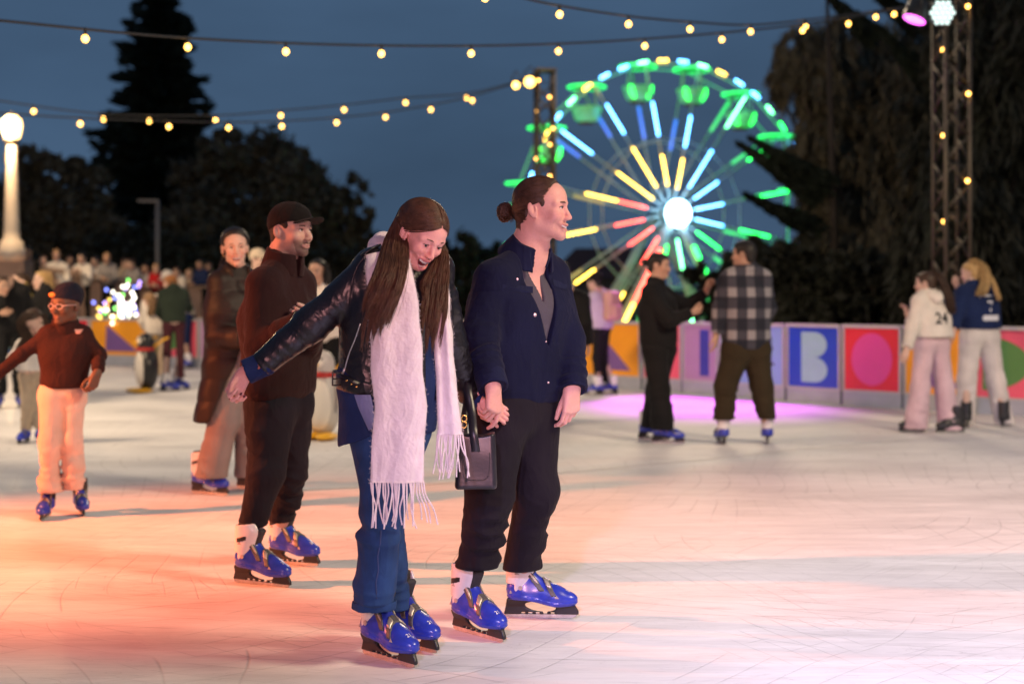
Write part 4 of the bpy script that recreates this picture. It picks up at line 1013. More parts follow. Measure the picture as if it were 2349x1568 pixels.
def arm_f(P, J, S, g, fd=None, seed=1):
    a, e, w = J['sh' + S], J['el' + S], J['wr' + S]
    d1 = cone(P, a, e, g['sh'], g['el']); d2 = cone(P, e, w, g['el'], g['wr'])
    if fd:
        d1 = d1 - fold(P, a, e, fd[0], fd[1], seed); d2 = d2 - fold(P, e, w, fd[0] * 1.1, fd[1], seed + 1)
    ax = nrm(w - e)
    d = smin(d1, d2, 0.03)
    return smax(d, np.where(plane(P, e, ax) > -0.02, plane(P, w, ax), -1).astype(f32), 0.006)
def leg_f(P, J, S, g, fd=None, seed=1, cut=True):
    a, kn, an = J['lg' + S], J['kn' + S], J['an' + S]
    d1 = cone(P, a, kn, g['th'], g['kn']); d2 = cone(P, kn, an, g['kn'], g['an'])
    if fd:
        d1 = d1 - fold(P, a, kn, fd[0] * 0.7, fd[1] * 0.8, seed); d2 = d2 - fold(P, kn, an, fd[0] * 1.3, fd[1] * (1 + 0.9 * np.clip(limb_t(P, kn, an), 0, 1)), seed + 1)
    d = smin(d1, d2, 0.04)
    if cut: d = smax(d, plane(P, an, (0, 0, -1)), 0.006)
    return d
def bbox(pts, m):
    pts = np.array(pts); return pts.min(0) - m, pts.max(0) + m

# ------------------------------------------------------------------ skate (one model, copied for every foot)
M_SHELL = mat('skate_shell_blue', (0.026, 0.046, 0.44), 0.30, coat=0.25, bump=(45, 0.12, 0.002), var=(22, 0.22)); M_CUFF = mat('skate_cuff_white', (0.72, 0.70, 0.72), 0.3, coat=0.3, var=(12, 0.05)); M_SBLK = mat('skate_black_plastic', (0.018, 0.017, 0.020), 0.38, bump=(60, 0.1, 0.001))
M_BLADE = mat('skate_blade_steel', (0.55, 0.53, 0.52), 0.25, 0.9, var=(40, 0.2)); M_STRAP = mat('skate_strap_grey', (0.09, 0.085, 0.085), 0.5); M_BUCKLE = mat('skate_buckle_metal', (0.50, 0.45, 0.38), 0.42, 0.55, var=(30, .3)); M_LINER = mat('skate_liner_dark', (0.03, 0.03, 0.035), 0.8)
M_TAN = mat('skate_window_grey', (0.42, 0.36, 0.34), 0.5); M_MARK = mat('skate_white_mark', (0.75, 0.75, 0.78), 0.4)
def _shell(P):
    d = cone(P, (-0.072, 0, 0.118), (-0.035, 0, 0.108), 0.047, 0.049)
    d = smin(d, cone(P, (-0.035, 0, 0.105), (0.08, 0, 0.092), 0.047, 0.046), 0.03)
    d = smin(d, ell(P, (0.098, 0, 0.082), (0.085, 0.050, 0.040)), 0.03)
    d = smin(d, cone(P, (-0.066, 0, 0.13), (-0.052, 0, 0.20), 0.048, 0.044), 0.03)
    d = smin(d, cone(P, (-0.02, 0, 0.165), (0.085, 0, 0.095), 0.034, 0.032), 0.035)
    zb = 0.083 - 0.028 * np.clip((P[:, 0] + 0.03) / 0.12, 0, 1)
    d = smax(d, (zb - P[:, 2]).astype(f32), 0.008)
    lip = np.maximum(np.abs(P[:, 2] - zb - 0.008) - 0.008, d - 0.004)
    d = smin(d, lip.astype(f32), 0.006)
    return d
def skate_model():
    h = 0.0036; S = {}
    lo, hi = (-0.16, -0.08, -0.005), (0.22, 0.08, 0.33)
    S['shell'] = (mesh_sdf(_shell, lo, hi, h), M_SHELL)
    def cuff(P):
        d = cone(P, (-0.070, 0, 0.12), (-0.062, 0, 0.285), 0.0555, 0.060)
        d = smin(d, cone(P, (-0.055, 0, 0.19), (-0.03, 0, 0.25), 0.052, 0.05), 0.02)
        x, z = P[:, 0], P[:, 2]
        line = z - (0.150 + np.clip((x + 0.03) / 0.06, 0, 1) * 0.06)
        lobe = 0.030 - np.sqrt((x + 0.055) ** 2 + (z - 0.137) ** 2)
        d = smax(d, -np.maximum(line, lobe).astype(f32), 0.006)
        d = smax(d, (z - 0.288 - 0.15 * (x + 0.06)).astype(f32), 0.006)
        d = smax(d, -np.maximum(np.abs(P[:, 1]) - 0.012 - 0.12 * np.maximum(z - 0.2, 0), -(x + 0.05)).astype(f32), 0.004)
        return smax(d, -(cone(P, (-0.068, 0, 0.12), (-0.06, 0, 0.30), 0.050, 0.054)), 0.003)
    S['cuff'] = (mesh_sdf(cuff, lo, hi, h), M_CUFF)
    S['liner'] = (mesh_sdf(lambda P: smin(smax(cone(P, (-0.064, 0, 0.15), (-0.055, 0, 0.29), 0.050, 0.052), (P[:, 2] - 0.292).astype(f32), 0.01), rbox(P, (-0.002, 0, 0.215), (0.012, 0.026, 0.055), 0.008, rotm(0, -25)[[1, 0, 2]][:, [1, 0, 2]]), 0.02), lo, hi, 0.005), M_LINER)
    def holder(P):
        x, y, z = P.T
        top = 0.083 - 0.028 * np.clip((x + 0.03) / 0.12, 0, 1) + 0.004
        d = np.maximum(z - top, 0.0165 - z)
        d = np.maximum(d, -(x + 0.128 + 0.25 * (0.05 - z)) * 0.9); d = np.maximum(d, (x - 0.172 - 0.55 * (0.055 - z) * (z > 0.03) - 0.0137 * (z <= 0.03)) * 0.85)
        xc = 0.022; win = np.sqrt(((x - xc) / 0.066) ** 2 + ((z - 0.050 + 0.10 * (x - xc)) / 0.0215) ** 2); d = smax(d.astype(f32), ((1 - win) * 0.0215).astype(f32), 0.003)
        for sx in (-0.052, -0.022, 0.010, 0.042, 0.074): d = np.maximum(d, -np.maximum(np.abs(x - sx) - 0.009, np.abs(z - 0.0225) - 0.0032))
        wdt = 0.0085 + 0.020 * np.clip((z - 0.050) / 0.030, 0, 1)
        return smax(d.astype(f32), (np.abs(y) - wdt).astype(f32), 0.004)
    S['blade_holder'] = (mesh_sdf(holder, lo, hi, 0.003, 0), M_SBLK)
    mb = MB(); pts = [(-0.132, 0.004), (-0.120, 0.0), (0.150, 0.0), (0.175, 0.006), (0.178, 0.020), (-0.135, 0.020)]
    mb.prism([(x, -0.002, z) for x, z in pts], (0, 0.004, 0)); S['blade'] = ((mb.V, mb.F), M_BLADE)
    def band(c, ax, w, o, half=None, zmin=0.0):
        def f(P):
            d = np.maximum(_shell(P) - o, np.abs(plane(P, c, ax)) - w); d = np.maximum(d, -(_shell(P) + 0.001)); d = np.maximum(d, zmin - P[:, 2])
            if half is not None: d = np.maximum(d, half(P))
            return d.astype(f32)
        return f
    S['strap'] = (mesh_sdf(lambda P: np.minimum(band((0.030, 0, 0.13), (0.80, 0, 0.6), 0.0105, 0.0045, None, 0.122)(P), band((0.082, 0, 0.11), (0.86, 0, 0.5), 0.0105, 0.0045, None, 0.101)(P)), lo, hi, h, 0), M_STRAP)
    side = lambda P: np.minimum(np.abs(np.abs(P[:, 1]) - 0.027) - 0.014, 9)
    S['buckle'] = (mesh_sdf(lambda P: np.minimum(band((0.030, 0, 0.13), (0.80, 0, 0.6), 0.0075, 0.0080, side, 0.124)(P), band((0.082, 0, 0.11), (0.86, 0, 0.5), 0.0075, 0.0080, side, 0.104)(P)), lo, hi, h, 0), M_BUCKLE)
    def cstrap(P):
        d = cone(P, (-0.070, 0, 0.12), (-0.062, 0, 0.285), 0.0605, 0.065); d = np.maximum(d, np.abs(plane(P, (-0.05, 0, 0.222), (-0.25, 0, 1))) - 0.011); return np.maximum(np.maximum(d, -(P[:, 0] + 0.085)), -cone(P, (-0.070, 0, 0.12), (-0.062, 0, 0.285), 0.056, 0.0605)).astype(f32)
    S['cuff_strap'] = (mesh_sdf(cstrap, lo, hi, h, 0), M_SBLK)
    mb = MB()
    for s in (-1, 1):
        mb.cyl((-0.055, s * 0.050, 0.137), (-0.055, s * 0.0585, 0.137), 0.0095, n=14)
        for (x, z, r) in ((0.098, 0.098, 0.008), (-0.098, 0.118, 0.008), (-0.07, 0.20, 0.009)):
            y = 0.0; 
            for k in range(40):
                y += 0.002
                v = (_shell(np.array([[x, y, z]], f32)) if z < 0.15 else cone(np.array([[x, y, z]], f32), (-0.070, 0, 0.12), (-0.062, 0, 0.285), 0.0555, 0.060))[0]
                if v > -0.001: break
            mb.prism([(x - r, s * (y + .001), z - r * .6), (x + r * 1.3, s * (y + .001), z - r * .7), (x, s * (y + .001), z + r)], (0, s * 0.001, 0))
    S['pivot'] = ((mb.V, mb.F), M_TAN)
    V, F = text_faces('21', 0.021)
    def onto(x, y):
        z = 0.16
        while _shell(np.array([[x, y, z]], f32))[0] > 0.0006 and z > 0.05: z -= 0.001
        return (x, y, z + 0.0012)
    S['size_mark'] = (([onto(0.148 - v[1], v[0] - 0.004) for v in V], F), M_MARK)
    return {k: (mesh_from(k, g[0], g[1], m, smooth=k not in ('blade', 'pivot', 'size_mark')), m) for k, (g, m) in S.items()}
SKATE = skate_model()
M_CUFFB = mat('skate_cuff_black', (0.02, 0.02, 0.022), 0.45)
CUFF_BLACK = SKATE['cuff'][0].copy(); CUFF_BLACK.materials.clear(); CUFF_BLACK.materials.append(M_CUFFB)
SHELL_BLACK = SKATE['shell'][0].copy(); SHELL_BLACK.materials.clear(); SHELL_BLACK.materials.append(M_CUFFB)
def add_skate(t, pos, head, lean=(0, 0), scale=1.0, z=0.0, variant='white', full=True):
    """pos: world (x, y) of the skate centre, head: compass of the toe in degrees (0 = to the camera, 90 = to the right)"""
    a = math.radians(head); fx = Vector((math.sin(a), -math.cos(a), 0)); up = Vector((lean[0], lean[1], 1)).normalized(); lf = up.cross(fx).normalized(); fx = lf.cross(up)
    M3 = Matrix((fx, lf, up)).transposed()
    r = None
    order = ['shell', 'cuff', 'liner', 'blade_holder', 'blade', 'strap', 'buckle', 'cuff_strap', 'pivot', 'size_mark']
    if not full: order = ['shell', 'cuff', 'blade_holder', 'blade', 'strap']
    root = bpy.data.objects.new('skate', None); root.empty_display_size = .05; COL.objects.link(root); root.parent = t.r
    root.matrix_local = Matrix.Translation(Vector((pos[0] - t.o[0], pos[1] - t.o[1], z - t.o[2]))) @ M3.to_4x4() @ Matrix.Scale(scale, 4)
    for k in order:
        me = SKATE[k][0]
        if variant != 'white' and k == 'cuff': me = CUFF_BLACK
        if variant == 'black' and k == 'shell': me = SHELL_BLACK
        o = bpy.data.objects.new(k, me); COL.objects.link(o); o.parent = root
    w = Matrix.Translation(Vector((pos[0], pos[1], z))) @ M3.to_4x4() @ Matrix.Scale(scale, 4)
    return np.array(w @ Vector((-0.062, 0, 0.25)))
def strand_mesh(S, r, k=4):
    """S (n, m, 3) strand points, r (m,) radius profile or (n, m)"""
    n, m, _ = S.shape; d = np.gradient(S, axis=1); d /= np.linalg.norm(d, axis=2, keepdims=True) + 1e-9
    u = np.tile(np.array([0.31, 0.87, 0.38]), (n, m, 1)); a = np.cross(d, u); a /= np.linalg.norm(a, axis=2, keepdims=True) + 1e-9; b = np.cross(d, a)
    r = np.broadcast_to(np.asarray(r), (n, m))[..., None]
    V = np.stack([S + r * (a * math.cos(t) + b * math.sin(t)) for t in np.arange(k) * 2 * math.pi / k], 2)
    idx = np.arange(n * m * k).reshape(n, m, k)
    F = np.stack([idx[:, :-1, :], np.roll(idx, -1, 2)[:, :-1, :], np.roll(idx, -1, 2)[:, 1:, :], idx[:, 1:, :]], -1).reshape(-1, 4)
    return V.reshape(-1, 3), F
def bez(P, n):
    """smooth curve through control points P (k,3) with n samples"""
    P = np.asarray(P, float); k = len(P); out = []
    for t in np.linspace(0, k - 1, n):
        i = min(int(t), k - 2); f = t - i; p0, p1, p2, p3 = P[max(i - 1, 0)], P[i], P[i + 1], P[min(i + 2, k - 1)]
        out.append(0.5 * (2 * p1 + (p2 - p0) * f + (2 * p0 - 5 * p1 + 4 * p2 - p3) * f * f + (3 * p1 - p0 - 3 * p2 + p3) * f ** 3))
    return np.array(out)
def hairmat(name, col, rough=0.42): return mat(name, col, rough + .08, var=(35, 0.35), spec=0.4)
HP_TIED = [(-.088, .094), (-.074, .083), (-.058, .060), (-.046, .036), (-.038, .014), (-.026, .004), (-.012, .018), (.012, .027), (.030, .004), (.034, -.045), (.048, -.07), (.13, -.07), (.16, .16), (-.088, .16)]
def poly_sd(x, y, pts):
    """signed distance to a polygon, negative inside"""
    pts = np.asarray(pts, f32); d = np.full(len(x), 1e9, f32); ins = np.zeros(len(x), bool)
    for (x0, y0), (x1, y1) in zip(pts, np.roll(pts, -1, 0)):
        ex, ey = x1 - x0, y1 - y0; t = np.clip(((x - x0) * ex + (y - y0) * ey) / (ex * ex + ey * ey), 0, 1)
        d = np.minimum(d, (x - x0 - t * ex) ** 2 + (y - y0 - t * ey) ** 2)
        c = ((y0 > y) != (y1 > y)) & (x < ex * (y - y0) / (ey + 1e-12) + x0); ins ^= c
    return np.where(ins, -np.sqrt(d), np.sqrt(d)).astype(f32)
HP_SLICK = [(-.066, .105), (-.050, .079), (-.020, .056), (-.032, .028), (-.030, .000), (-.016, -.004), (-.010, .019), (.012, .027), (.030, .004), (.034, -.045), (.048, -.085), (.13, -.085), (.16, .16), (-.066, .16)]
HP_FULL = [(-.090, .062), (-.070, .058), (-.050, .040), (-.045, .012), (-.034, -.010), (-.018, -.012), (-.010, .017), (.012, .026), (.032, .000), (.036, -.045), (.052, -.080), (.13, -.080), (.16, .16), (-.090, .16)]
HP_LONG = [(-.088, .094), (-.074, .083), (-.056, .062), (-.040, .044), (-.022, .032), (-.008, .024), (.004, .005), (.010, -.10), (.13, -.13), (.16, .16), (-.088, .16)]
def hair_cap(c, R, s, thick=0.008, poly=HP_FULL, h=0.005, seed=0, low=0.0, part=0.0):
    """hair hugging the skull, bounded by a side-view outline"""
    c = np.asarray(c)
    def f(P):
        q = (P - np.asarray(c, f32)) @ np.asarray(R, f32) / s
        e = poly_sd(q[:, 1] + 0.25 * np.maximum(0.03 - np.abs(q[:, 0]), 0) * (q[:, 1] < 0), q[:, 2], poly) + 0.004 * noise(q, 40, seed + 2)
        th = np.clip(-e / 0.028, 0, 1); th = thick * (0.12 + 0.88 * th * (2 - th))
        d = smin(ell(q, (0, 0.012, 0.032), (0.073, 0.094, 0.081)), ell(q, (0, -0.036, 0.035), (0.060, 0.053, 0.052)), 0.03)
        d = smin(d, ell(q, (0, 0.045, -0.035), (0.052, 0.048, 0.050 + low)), 0.03) - th
        d = smax(d, e * 0.8, 0.004)
        if part: d = np.maximum(d, np.minimum(part - np.abs(q[:, 0] - .002 * np.sin(q[:, 1] * 60)), np.minimum(.03 - q[:, 1], q[:, 2] - .03)))
        return (d - 0.002 * noise(q, (60, 12, 60), seed)) * s
    return mesh_sdf(f, c - 0.2 * s, c + 0.2 * s, h)
def skate_ankle(pos, head, lean=(0, 0), z=0.0):
    a = math.radians(head); fx = np.array([math.sin(a), -math.cos(a), 0]); up = nrm([lean[0], lean[1], 1])
    return np.array([pos[0], pos[1], z]) - fx * 0.064 + up * 0.17

def slick_strands(t, c, R, s, m, n, bun, seed, parent=None, rad=.0015, part=True):
    """hair combed from the hairline back into a knot at bun (head coordinates)"""
    rg = np.random.default_rng(seed); X = lambda p: c + R @ (np.array(p) * s); S = []; ctr = np.array([0, .012, .032]); rd = np.array([.0835, .1045, .0915])
    for i in range(n):
        a = rg.uniform(-1, 1); hx = a * .075; p0 = np.array([hx, -.074 + .062 * abs(a) ** 1.6 + .05 * rg.random() ** 2, .086 - .066 * abs(a) ** 1.8])
        e0 = (p0 - ctr) / rd; e0 /= np.linalg.norm(e0); end = np.array(bun) * [1, .85, 1] + [hx * .15, 0, 0]; e1 = (end - ctr) / rd; e1 /= np.linalg.norm(e1); pts = []
        for u in np.linspace(0, 1, 11):
            e = e0 * (1 - u) + e1 * u + np.array([.25 * np.sign(a) * math.sin(math.pi * u) * (1 - abs(a)) * part, 0, 0]); e /= np.linalg.norm(e); pts.append(ctr + e * rd * (1 + .012 * rg.random()))
        S.append([X(p) for p in pts])
    V, F = strand_mesh(np.array(S), np.concatenate([[rad * .4], np.full(10, rad)])); t.add('hair_strands', V, F, m, parent=parent)
def JJ(d0, **k): return {n: W(v[0], v[1], d0 + (v[2] if len(v) > 2 else 0)) for n, v in k.items()}
GB = dict(hi=0.10, ch=0.095, sh=0.052, nk=0.052, el=0.042, wr=0.029, th=0.078, kn=0.048, an=0.036)
def make_body(label, J, hd, base, hands=(), group=None, hh=0.0034, hb=0.011, gb=1.0, neck_r=0.056, arms='RL', hair_mat=None, trunk_inset=1.0):
    """one body mesh: head, neck, trunk, limbs and hands; returns the thing"""
    c, R, s, o = hd
    g = {k: v * gb for k, v in GB.items()}
    X = lambda p: c + R @ (np.array(p) * s)
    nt = X((0, 0.028, -0.055)); 
    def fh(P):
        d = near(P, c, 0.24 * s, lambda Q: head_f(Q, c, R, s, o))
        d = smin(d, cone(P, nt, J['nk'], neck_r * s * 0.98, neck_r * s * 1.08), 0.028)
        return smin(d, torso_f(P, J, g, 0.07) , 0.045)
    lo = np.minimum(c - 0.17 * s, J['nk'] - [0.14, 0.14, 0.10]); hi = np.maximum(c + 0.17 * s, J['nk'] + [0.14, 0.14, 0.0])
    parts = [mesh_sdf(fh, lo, hi, hh)]
    def fb(P):
        d = torso_f(P, J, g, 0.07)
        for S in 'RL':
            if S in arms: d = smin(d, arm_f(P, J, S, g), 0.03)
            d = smin(d, leg_f(P, {**J, 'an' + S: J.get('ft' + S, J['an' + S])}, S, g, cut=False), 0.04)
        return smin(d, cone(P, nt, J['nk'], neck_r * s * 0.9, neck_r * s), 0.03)
    lo, hi = bbox([v for v in J.values()], 0.13); parts.append(mesh_sdf(fb, lo, hi, hb))
    for hnd in hands:
        cc, r = hnd.bb(); parts.append(mesh_sdf(lambda P: hnd.f(P), cc - r * 0.95, cc + r * 0.95, max(hh, 0.0030)))
    V, F = join(parts)
    cols = skin_cols(V, c, R, s, o['skin'], o)
    t = T('person', label, 'person', base, group, mesh=(V, F, skin_mat(), dict(cols=cols)))
    head_parts(t, c, R, s, o, hair_mat)
    return t
def garment(t, name, f, J, mat_, h=0.006, m=0.2, keys=None, parent=None, label=None, lohi=None):
    lo, hi = lohi if lohi else bbox([v for k, v in J.items() if keys is None or k in keys], m)
    V, F = mesh_sdf(f, lo, hi, h)
    return t.add(name, V, F, mat_, parent, label)
UPK = ('hiR', 'hiL', 'chR', 'chL', 'shR', 'shL', 'nk', 'elR', 'elL', 'wrR', 'wrL'); LOK = ('lgR', 'lgL', 'knR', 'knL', 'anR', 'anL')
def ring_collar(P, c, ax, r0, r1, hgt, th, front=None, gap=0.0, soft=0.004):
    """stand collar: tapered tube wall round axis ax from c, open towards front"""
    ax = nrm(ax); q = P - np.asarray(c, f32); z = q @ ax.astype(f32); rad = np.sqrt(np.maximum((q * q).sum(1) - z * z, 1e-9))
    r = r0 + (r1 - r0) * np.clip(z / hgt, 0, 1)
    d = np.maximum(np.abs(rad - r) - th, np.maximum(-z, z - hgt))
    if front is not None:
        fr = nrm(np.asarray(front) - ax * np.dot(front, ax)); u = np.cross(ax, fr)
        d = np.maximum(d, np.minimum(gap - np.abs(q @ u.astype(f32)) + 0.25 * gap * np.clip(z / hgt, 0, 1) , q @ fr.astype(f32)))
    return d.astype(f32) - soft

# ================================================================== man with the bun, navy jacket
d0 = 5.88; HR = rotm(71, -2, 2); HC = W(1243, 478, d0 - 0.02); HS = 1.115
SKIN = (0.68, 0.36, 0.30)
sk_r = gpt(1088, 1455); sk_l = gpt(1228, 1416)
J = JJ(d0, shR=(1132, 640, -.13), shL=(1262, 634, .13), nk=(1212, 578, .02), chR=(1140, 712, -.07), chL=(1242, 712, .09), hiR=(1150, 890, -.06), hiL=(1232, 890, .08),
       elR=(1100, 775, -.19), wrR=(1130, 888, -.33), elL=(1300, 780, .10), wrL=(1313, 892, -.02),
       lgR=(1150, 935, -.05), lgL=(1222, 935, .07), knR=(1124, 1125, -.13), knL=(1230, 1120, .02), anR=(1092, 1300, -.10), anL=(1190, 1306, .13)); J['ftR'] = skate_ankle(sk_r[:2], 42); J['ftL'] = skate_ankle(sk_l[:2], 82)
face = dict(skin=SKIN, smile=0.8, open=0.34, lip=(0.50, 0.20, 0.18), jaw=1.05, eyes=0.8, gaze=(0.3, 0), nose=.88, beard=(0.36, 0.22, 0.17), beard_w=0.28)
hdM = (HC, HR, HS, face)
m_hairM = hairmat('brown_slicked_hair', (0.055, 0.026, 0.014), 0.38)
handR = Hand(J['wrR'] + [0, 0, 0.012], (0.04, -0.06, -1), (0.62, 0.78, 0), 'R', 0.205, curls={'i': (22, 28, 16), 'm': (48, 62, 40), 'r': (52, 68, 45), 'p': (55, 70, 45)}, thumb=(30, 12, 10))
handL = Hand(J['wrL'] + [0, 0, 0.010], (-0.06, -0.15, -1), (-0.8, -0.6, -0.1), 'L', 0.205, curls={'i': (24, 34, 22), 'm': (30, 42, 26), 'r': (34, 46, 28), 'p': (38, 46, 28)}, thumb=(16, 8, 6))
t = man = make_body('man in navy jacket with a hair bun, smiling to the right, holding the woman\'s hand', J, hdM, [sk_r[0] * .5 + sk_l[0] * .5, sk_r[1] * .5 + sk_l[1] * .5, 0], [handR, handL], hair_mat=m_hairM, gb=1.05, neck_r=0.063)
m_navy = cloth('navy_wool_jacket', (0.006, 0.008, 0.029), 0.9, (170, 0.35, 0.0025), (4, 0.2), 0.03)
m_navy2 = cloth('navy_jacket_trim', (0.008, 0.011, 0.038), 0.85, (170, 0.3, 0.002), (4, 0.2), 0.03)
m_grey_shirt = cloth('grey_shirt_cotton', (0.085, 0.078, 0.10), 0.85, (140, 0.2, 0.002))
m_btrou = cloth('black_twill_trousers', (0.011, 0.009, 0.014), 0.85, (200, 0.25, 0.002), (4, 0.25), 0.02)
m_snap = mat('snap_button', (0.55, 0.42, 0.42), 0.3, 0.7)
fwd = nrm([math.sin(math.radians(46)), -math.cos(math.radians(46)), 0]); lat = np.array([fwd[1] * -1, fwd[0], 0]) * 1.0   # towards his left
apex = W(1250, 800, d0 - 0.05); top_v = W(1226, 600, d0)
def vee(P, slope, off, zapex):
    q = P - np.asarray(apex, f32); u = q @ lat.astype(f32) - off; z = P[:, 2] - zapex
    lean = -0.10 * np.clip(z, 0, 1)
    return np.maximum(np.abs(u - lean) - np.minimum(slope * z, 0.072), -(q @ fwd.astype(f32)) - 0.30)
G = dict(hi=0.122, ch=0.120, sh=0.072, nk=0.062, el=0.072, wr=0.056)
def jacket_body(P):
    d = torso_f(P, J, G)
    d = d - 0.010 * noise(P, (5, 5, 3.0), 4) - 0.004 * ridge(P, (9, 9, 5), 6)
    return d
hemz = W(1190, 916, d0)[2]
def f(P):
    d = jacket_body(P)
    d = smax(d, (hemz - P[:, 2] + 0.05 * noise(P, (2.2, 2.2, 0), 1) * 0.5).astype(f32), 0.01)
    d = smax(d, -vee(P, 0.30, 0.0, apex[2]).astype(f32), 0.006)
    a = np.minimum(arm_f(P, J, 'R', G, (7, 0.011), 11), arm_f(P, J, 'L', G, (7, 0.010), 17))
    d = smin(d, a, 0.022)
    # placket ridge, yoke and pocket seams
    q = P - np.asarray(apex, f32); u = q @ lat.astype(f32)
    inf = (q @ fwd.astype(f32) > -0.25) & (P[:, 2] < apex[2] + 0.02)
    d = d - 0.0035 * inf * np.exp(-((u - 0.030) / 0.030) ** 4)
    seamz = W(1200, 665, d0)[2]
    d = d + 0.003 * np.exp(-((P[:, 2] - seamz - 0.02 * u) / 0.004) ** 2) * (q @ fwd.astype(f32) > -0.2)
    d = d + 0.003 * np.exp(-((P[:, 2] - hemz - 0.028) / 0.003) ** 2)
    return smax(d, -(cone(P, J['nk'] + [0.01, 0, -.01], J['nk'] + np.array([.04, -.02, .12]), 0.047, 0.070)), 0.012)
garment(t, 'jacket', f, J, m_navy, 0.0052, 0.15, UPK)
garment(t, 'shirt', lambda P: smax(smax(torso_f(P, J, {k: v - 0.014 for k, v in G.items()}), (hemz + 0.02 - P[:, 2]).astype(f32), .01), -vee(P, 0.17, -0.012, apex[2] + 0.16).astype(f32), 0.004) - 0.002 * ridge(P, (14, 14, 5), 3), J, m_grey_shirt, 0.007, 0.10, UPK[:7])
# collar: two leaves turned down
cax = nrm(np.array([0, 0, 1.0]) + fwd * 0.55); cc0 = W(1209, 586, d0 + .01)
garment(t, 'collar', lambda P: smin(ring_collar(P, cc0 - cax * 0.01, cax, 0.090, 0.078, 0.068, 0.003, fwd, 0.040), ring_collar(P, cc0 - cax * .022, cax, 0.118, 0.083, 0.078, 0.003, fwd, 0.056), 0.006) - 0.002 * noise(P, 18, 3), J, m_navy2, 0.0042, lohi=(cc0 - [.18, .18, .14], cc0 + [.18, .18, .14]))
for S in 'RL':
    e, w_ = J['el' + S], J['wr' + S]; ax = nrm(w_ - e)
    garment(t, 'cuff', lambda P: np.maximum(np.maximum(cone(P, w_ - ax * 0.065, w_ + ax * 0.004, 0.064, 0.061), -cone(P, w_ - ax * .2, w_ + ax * .1, 0.054, 0.050)), np.maximum(plane(P, w_ + ax * 0.006, ax), -plane(P, w_ - ax * 0.06, ax))) - 0.002 * noise(P, 25, 2), J, m_navy2, 0.0045, lohi=(w_ - .12, w_ + .1))
mb = MB()
def on_surface(fun, p, dirn, far=0.4):
    p = np.array(p, float); s = np.linspace(-far, far, 400); q = p + s[:, None] * np.array(dirn); v = fun(q.astype(f32))
    i = np.nonzero(v < 0)[0]
    return q[i[0]] if len(i) else p
VIEW = lambda vx, vy, dd, f_: on_surface(f_, W(vx, vy, dd), nrm(W(vx, vy, dd) - np.array([0, 0, CAMH])), 0.4)
for vx, vy, r in ((1186, 640, .006), (1226, 722, .0085), (1224, 659, .004), (1257, 877, .005), (1252, 783, .004)):
    p = VIEW(vx, vy, d0 - .05, f); n_ = nrm(np.array([0, 0, CAMH]) - p); mb = MB(); mb.tube([p - n_ * .002, p + n_ * .004, p + n_ * .005], [r, r, r * .6], 12); t.addmb('button', mb, m_snap)
# pocket flaps
for (a, b2, e, g_) in (((1152, 652), (1222, 657), (1222, 672), (1152, 668)), ((1268, 640), (1300, 652), (1298, 664), (1270, 656))):
    pts = []
    for q in (a, b2, e, g_):
        p = VIEW(q[0], q[1], d0, jacket_body); pts.append(p + nrm(np.array([0, 0, CAMH]) - p) * 0.003)
    mb = MB(); mb.prism(pts, nrm(np.array([0, 0, CAMH]) - pts[0]) * 0.004); t.addmb('pocket_flap', mb, m_navy2, smooth=False)
GT = dict(th=0.120, kn=0.093, an=0.074)
def fT(P):
    dR = leg_f(P, J, 'R', GT, (4, 0.014), 31); dL = leg_f(P, J, 'L', dict(th=.116, kn=.083, an=.068), (4, 0.014), 37)
    d = smin(dR, dL, 0.025); top = W(1190, 890, d0)
    d = smin(d, cone(P, (J['lgR'] + J['lgL']) / 2, W(1190, 880, d0 + .01), 0.13, 0.125), 0.06)
    return smax(d, plane(P, top, (0, 0, 1)), 0.01)
garment(t, 'trousers', fT, J, m_btrou, 0.0058, 0.16, LOK)
add_skate(t, sk_r[:2], 42, (0.02, 0.0), 1.0); add_skate(t, sk_l[:2], 82, (-0.02, 0.02), 1.0)
# slicked hair and bun
hc = hair_cap(HC, HR, HS, 0.005, HP_SLICK, 0.004, 3, 0.012)
hairM = t.add('hair', hc[0], hc[1], m_hairM)
XM = lambda p: HC + HR @ (np.array(p) * HS)
rg = np.random.default_rng(5); n = 700
bunc = np.array([0.0, 0.128, -0.012])
az = rg.uniform(-1, 1, n)
hx = np.sign(az) * (np.abs(az) ** 0.8) * 0.074
front = np.stack([hx, -0.054 + 0.030 * (np.abs(hx) / 0.074) ** 1.5 + 0.012 * rg.random(n), 0.088 - 0.066 * (np.abs(hx) / 0.074) ** 2.0], 1)
front[:, 1] += rg.random(n) * 0.09 * (rg.random(n) < 0.6)
S = []
for p0 in front:
    ctr = np.array([0, 0.012, 0.032]); rad = np.array([0.0805, 0.1015, 0.0885]); pts = []
    e0 = (p0 - ctr) / rad; e0 /= np.linalg.norm(e0); end = np.array([p0[0] * 0.15, 0.108, -0.005]); e1 = (end - ctr) / rad; e1 /= np.linalg.norm(e1)
    for u in np.linspace(0, 1, 12):
        e = e0 * (1 - u) + e1 * u; e /= np.linalg.norm(e); pts.append(ctr + e * rad * (1.0 + 0.006 * math.sin(u * 9 + p0[0] * 90)))
    pts.append(bunc + rg.normal(size=3) * 0.012); S.append([XM(p) for p in pts])
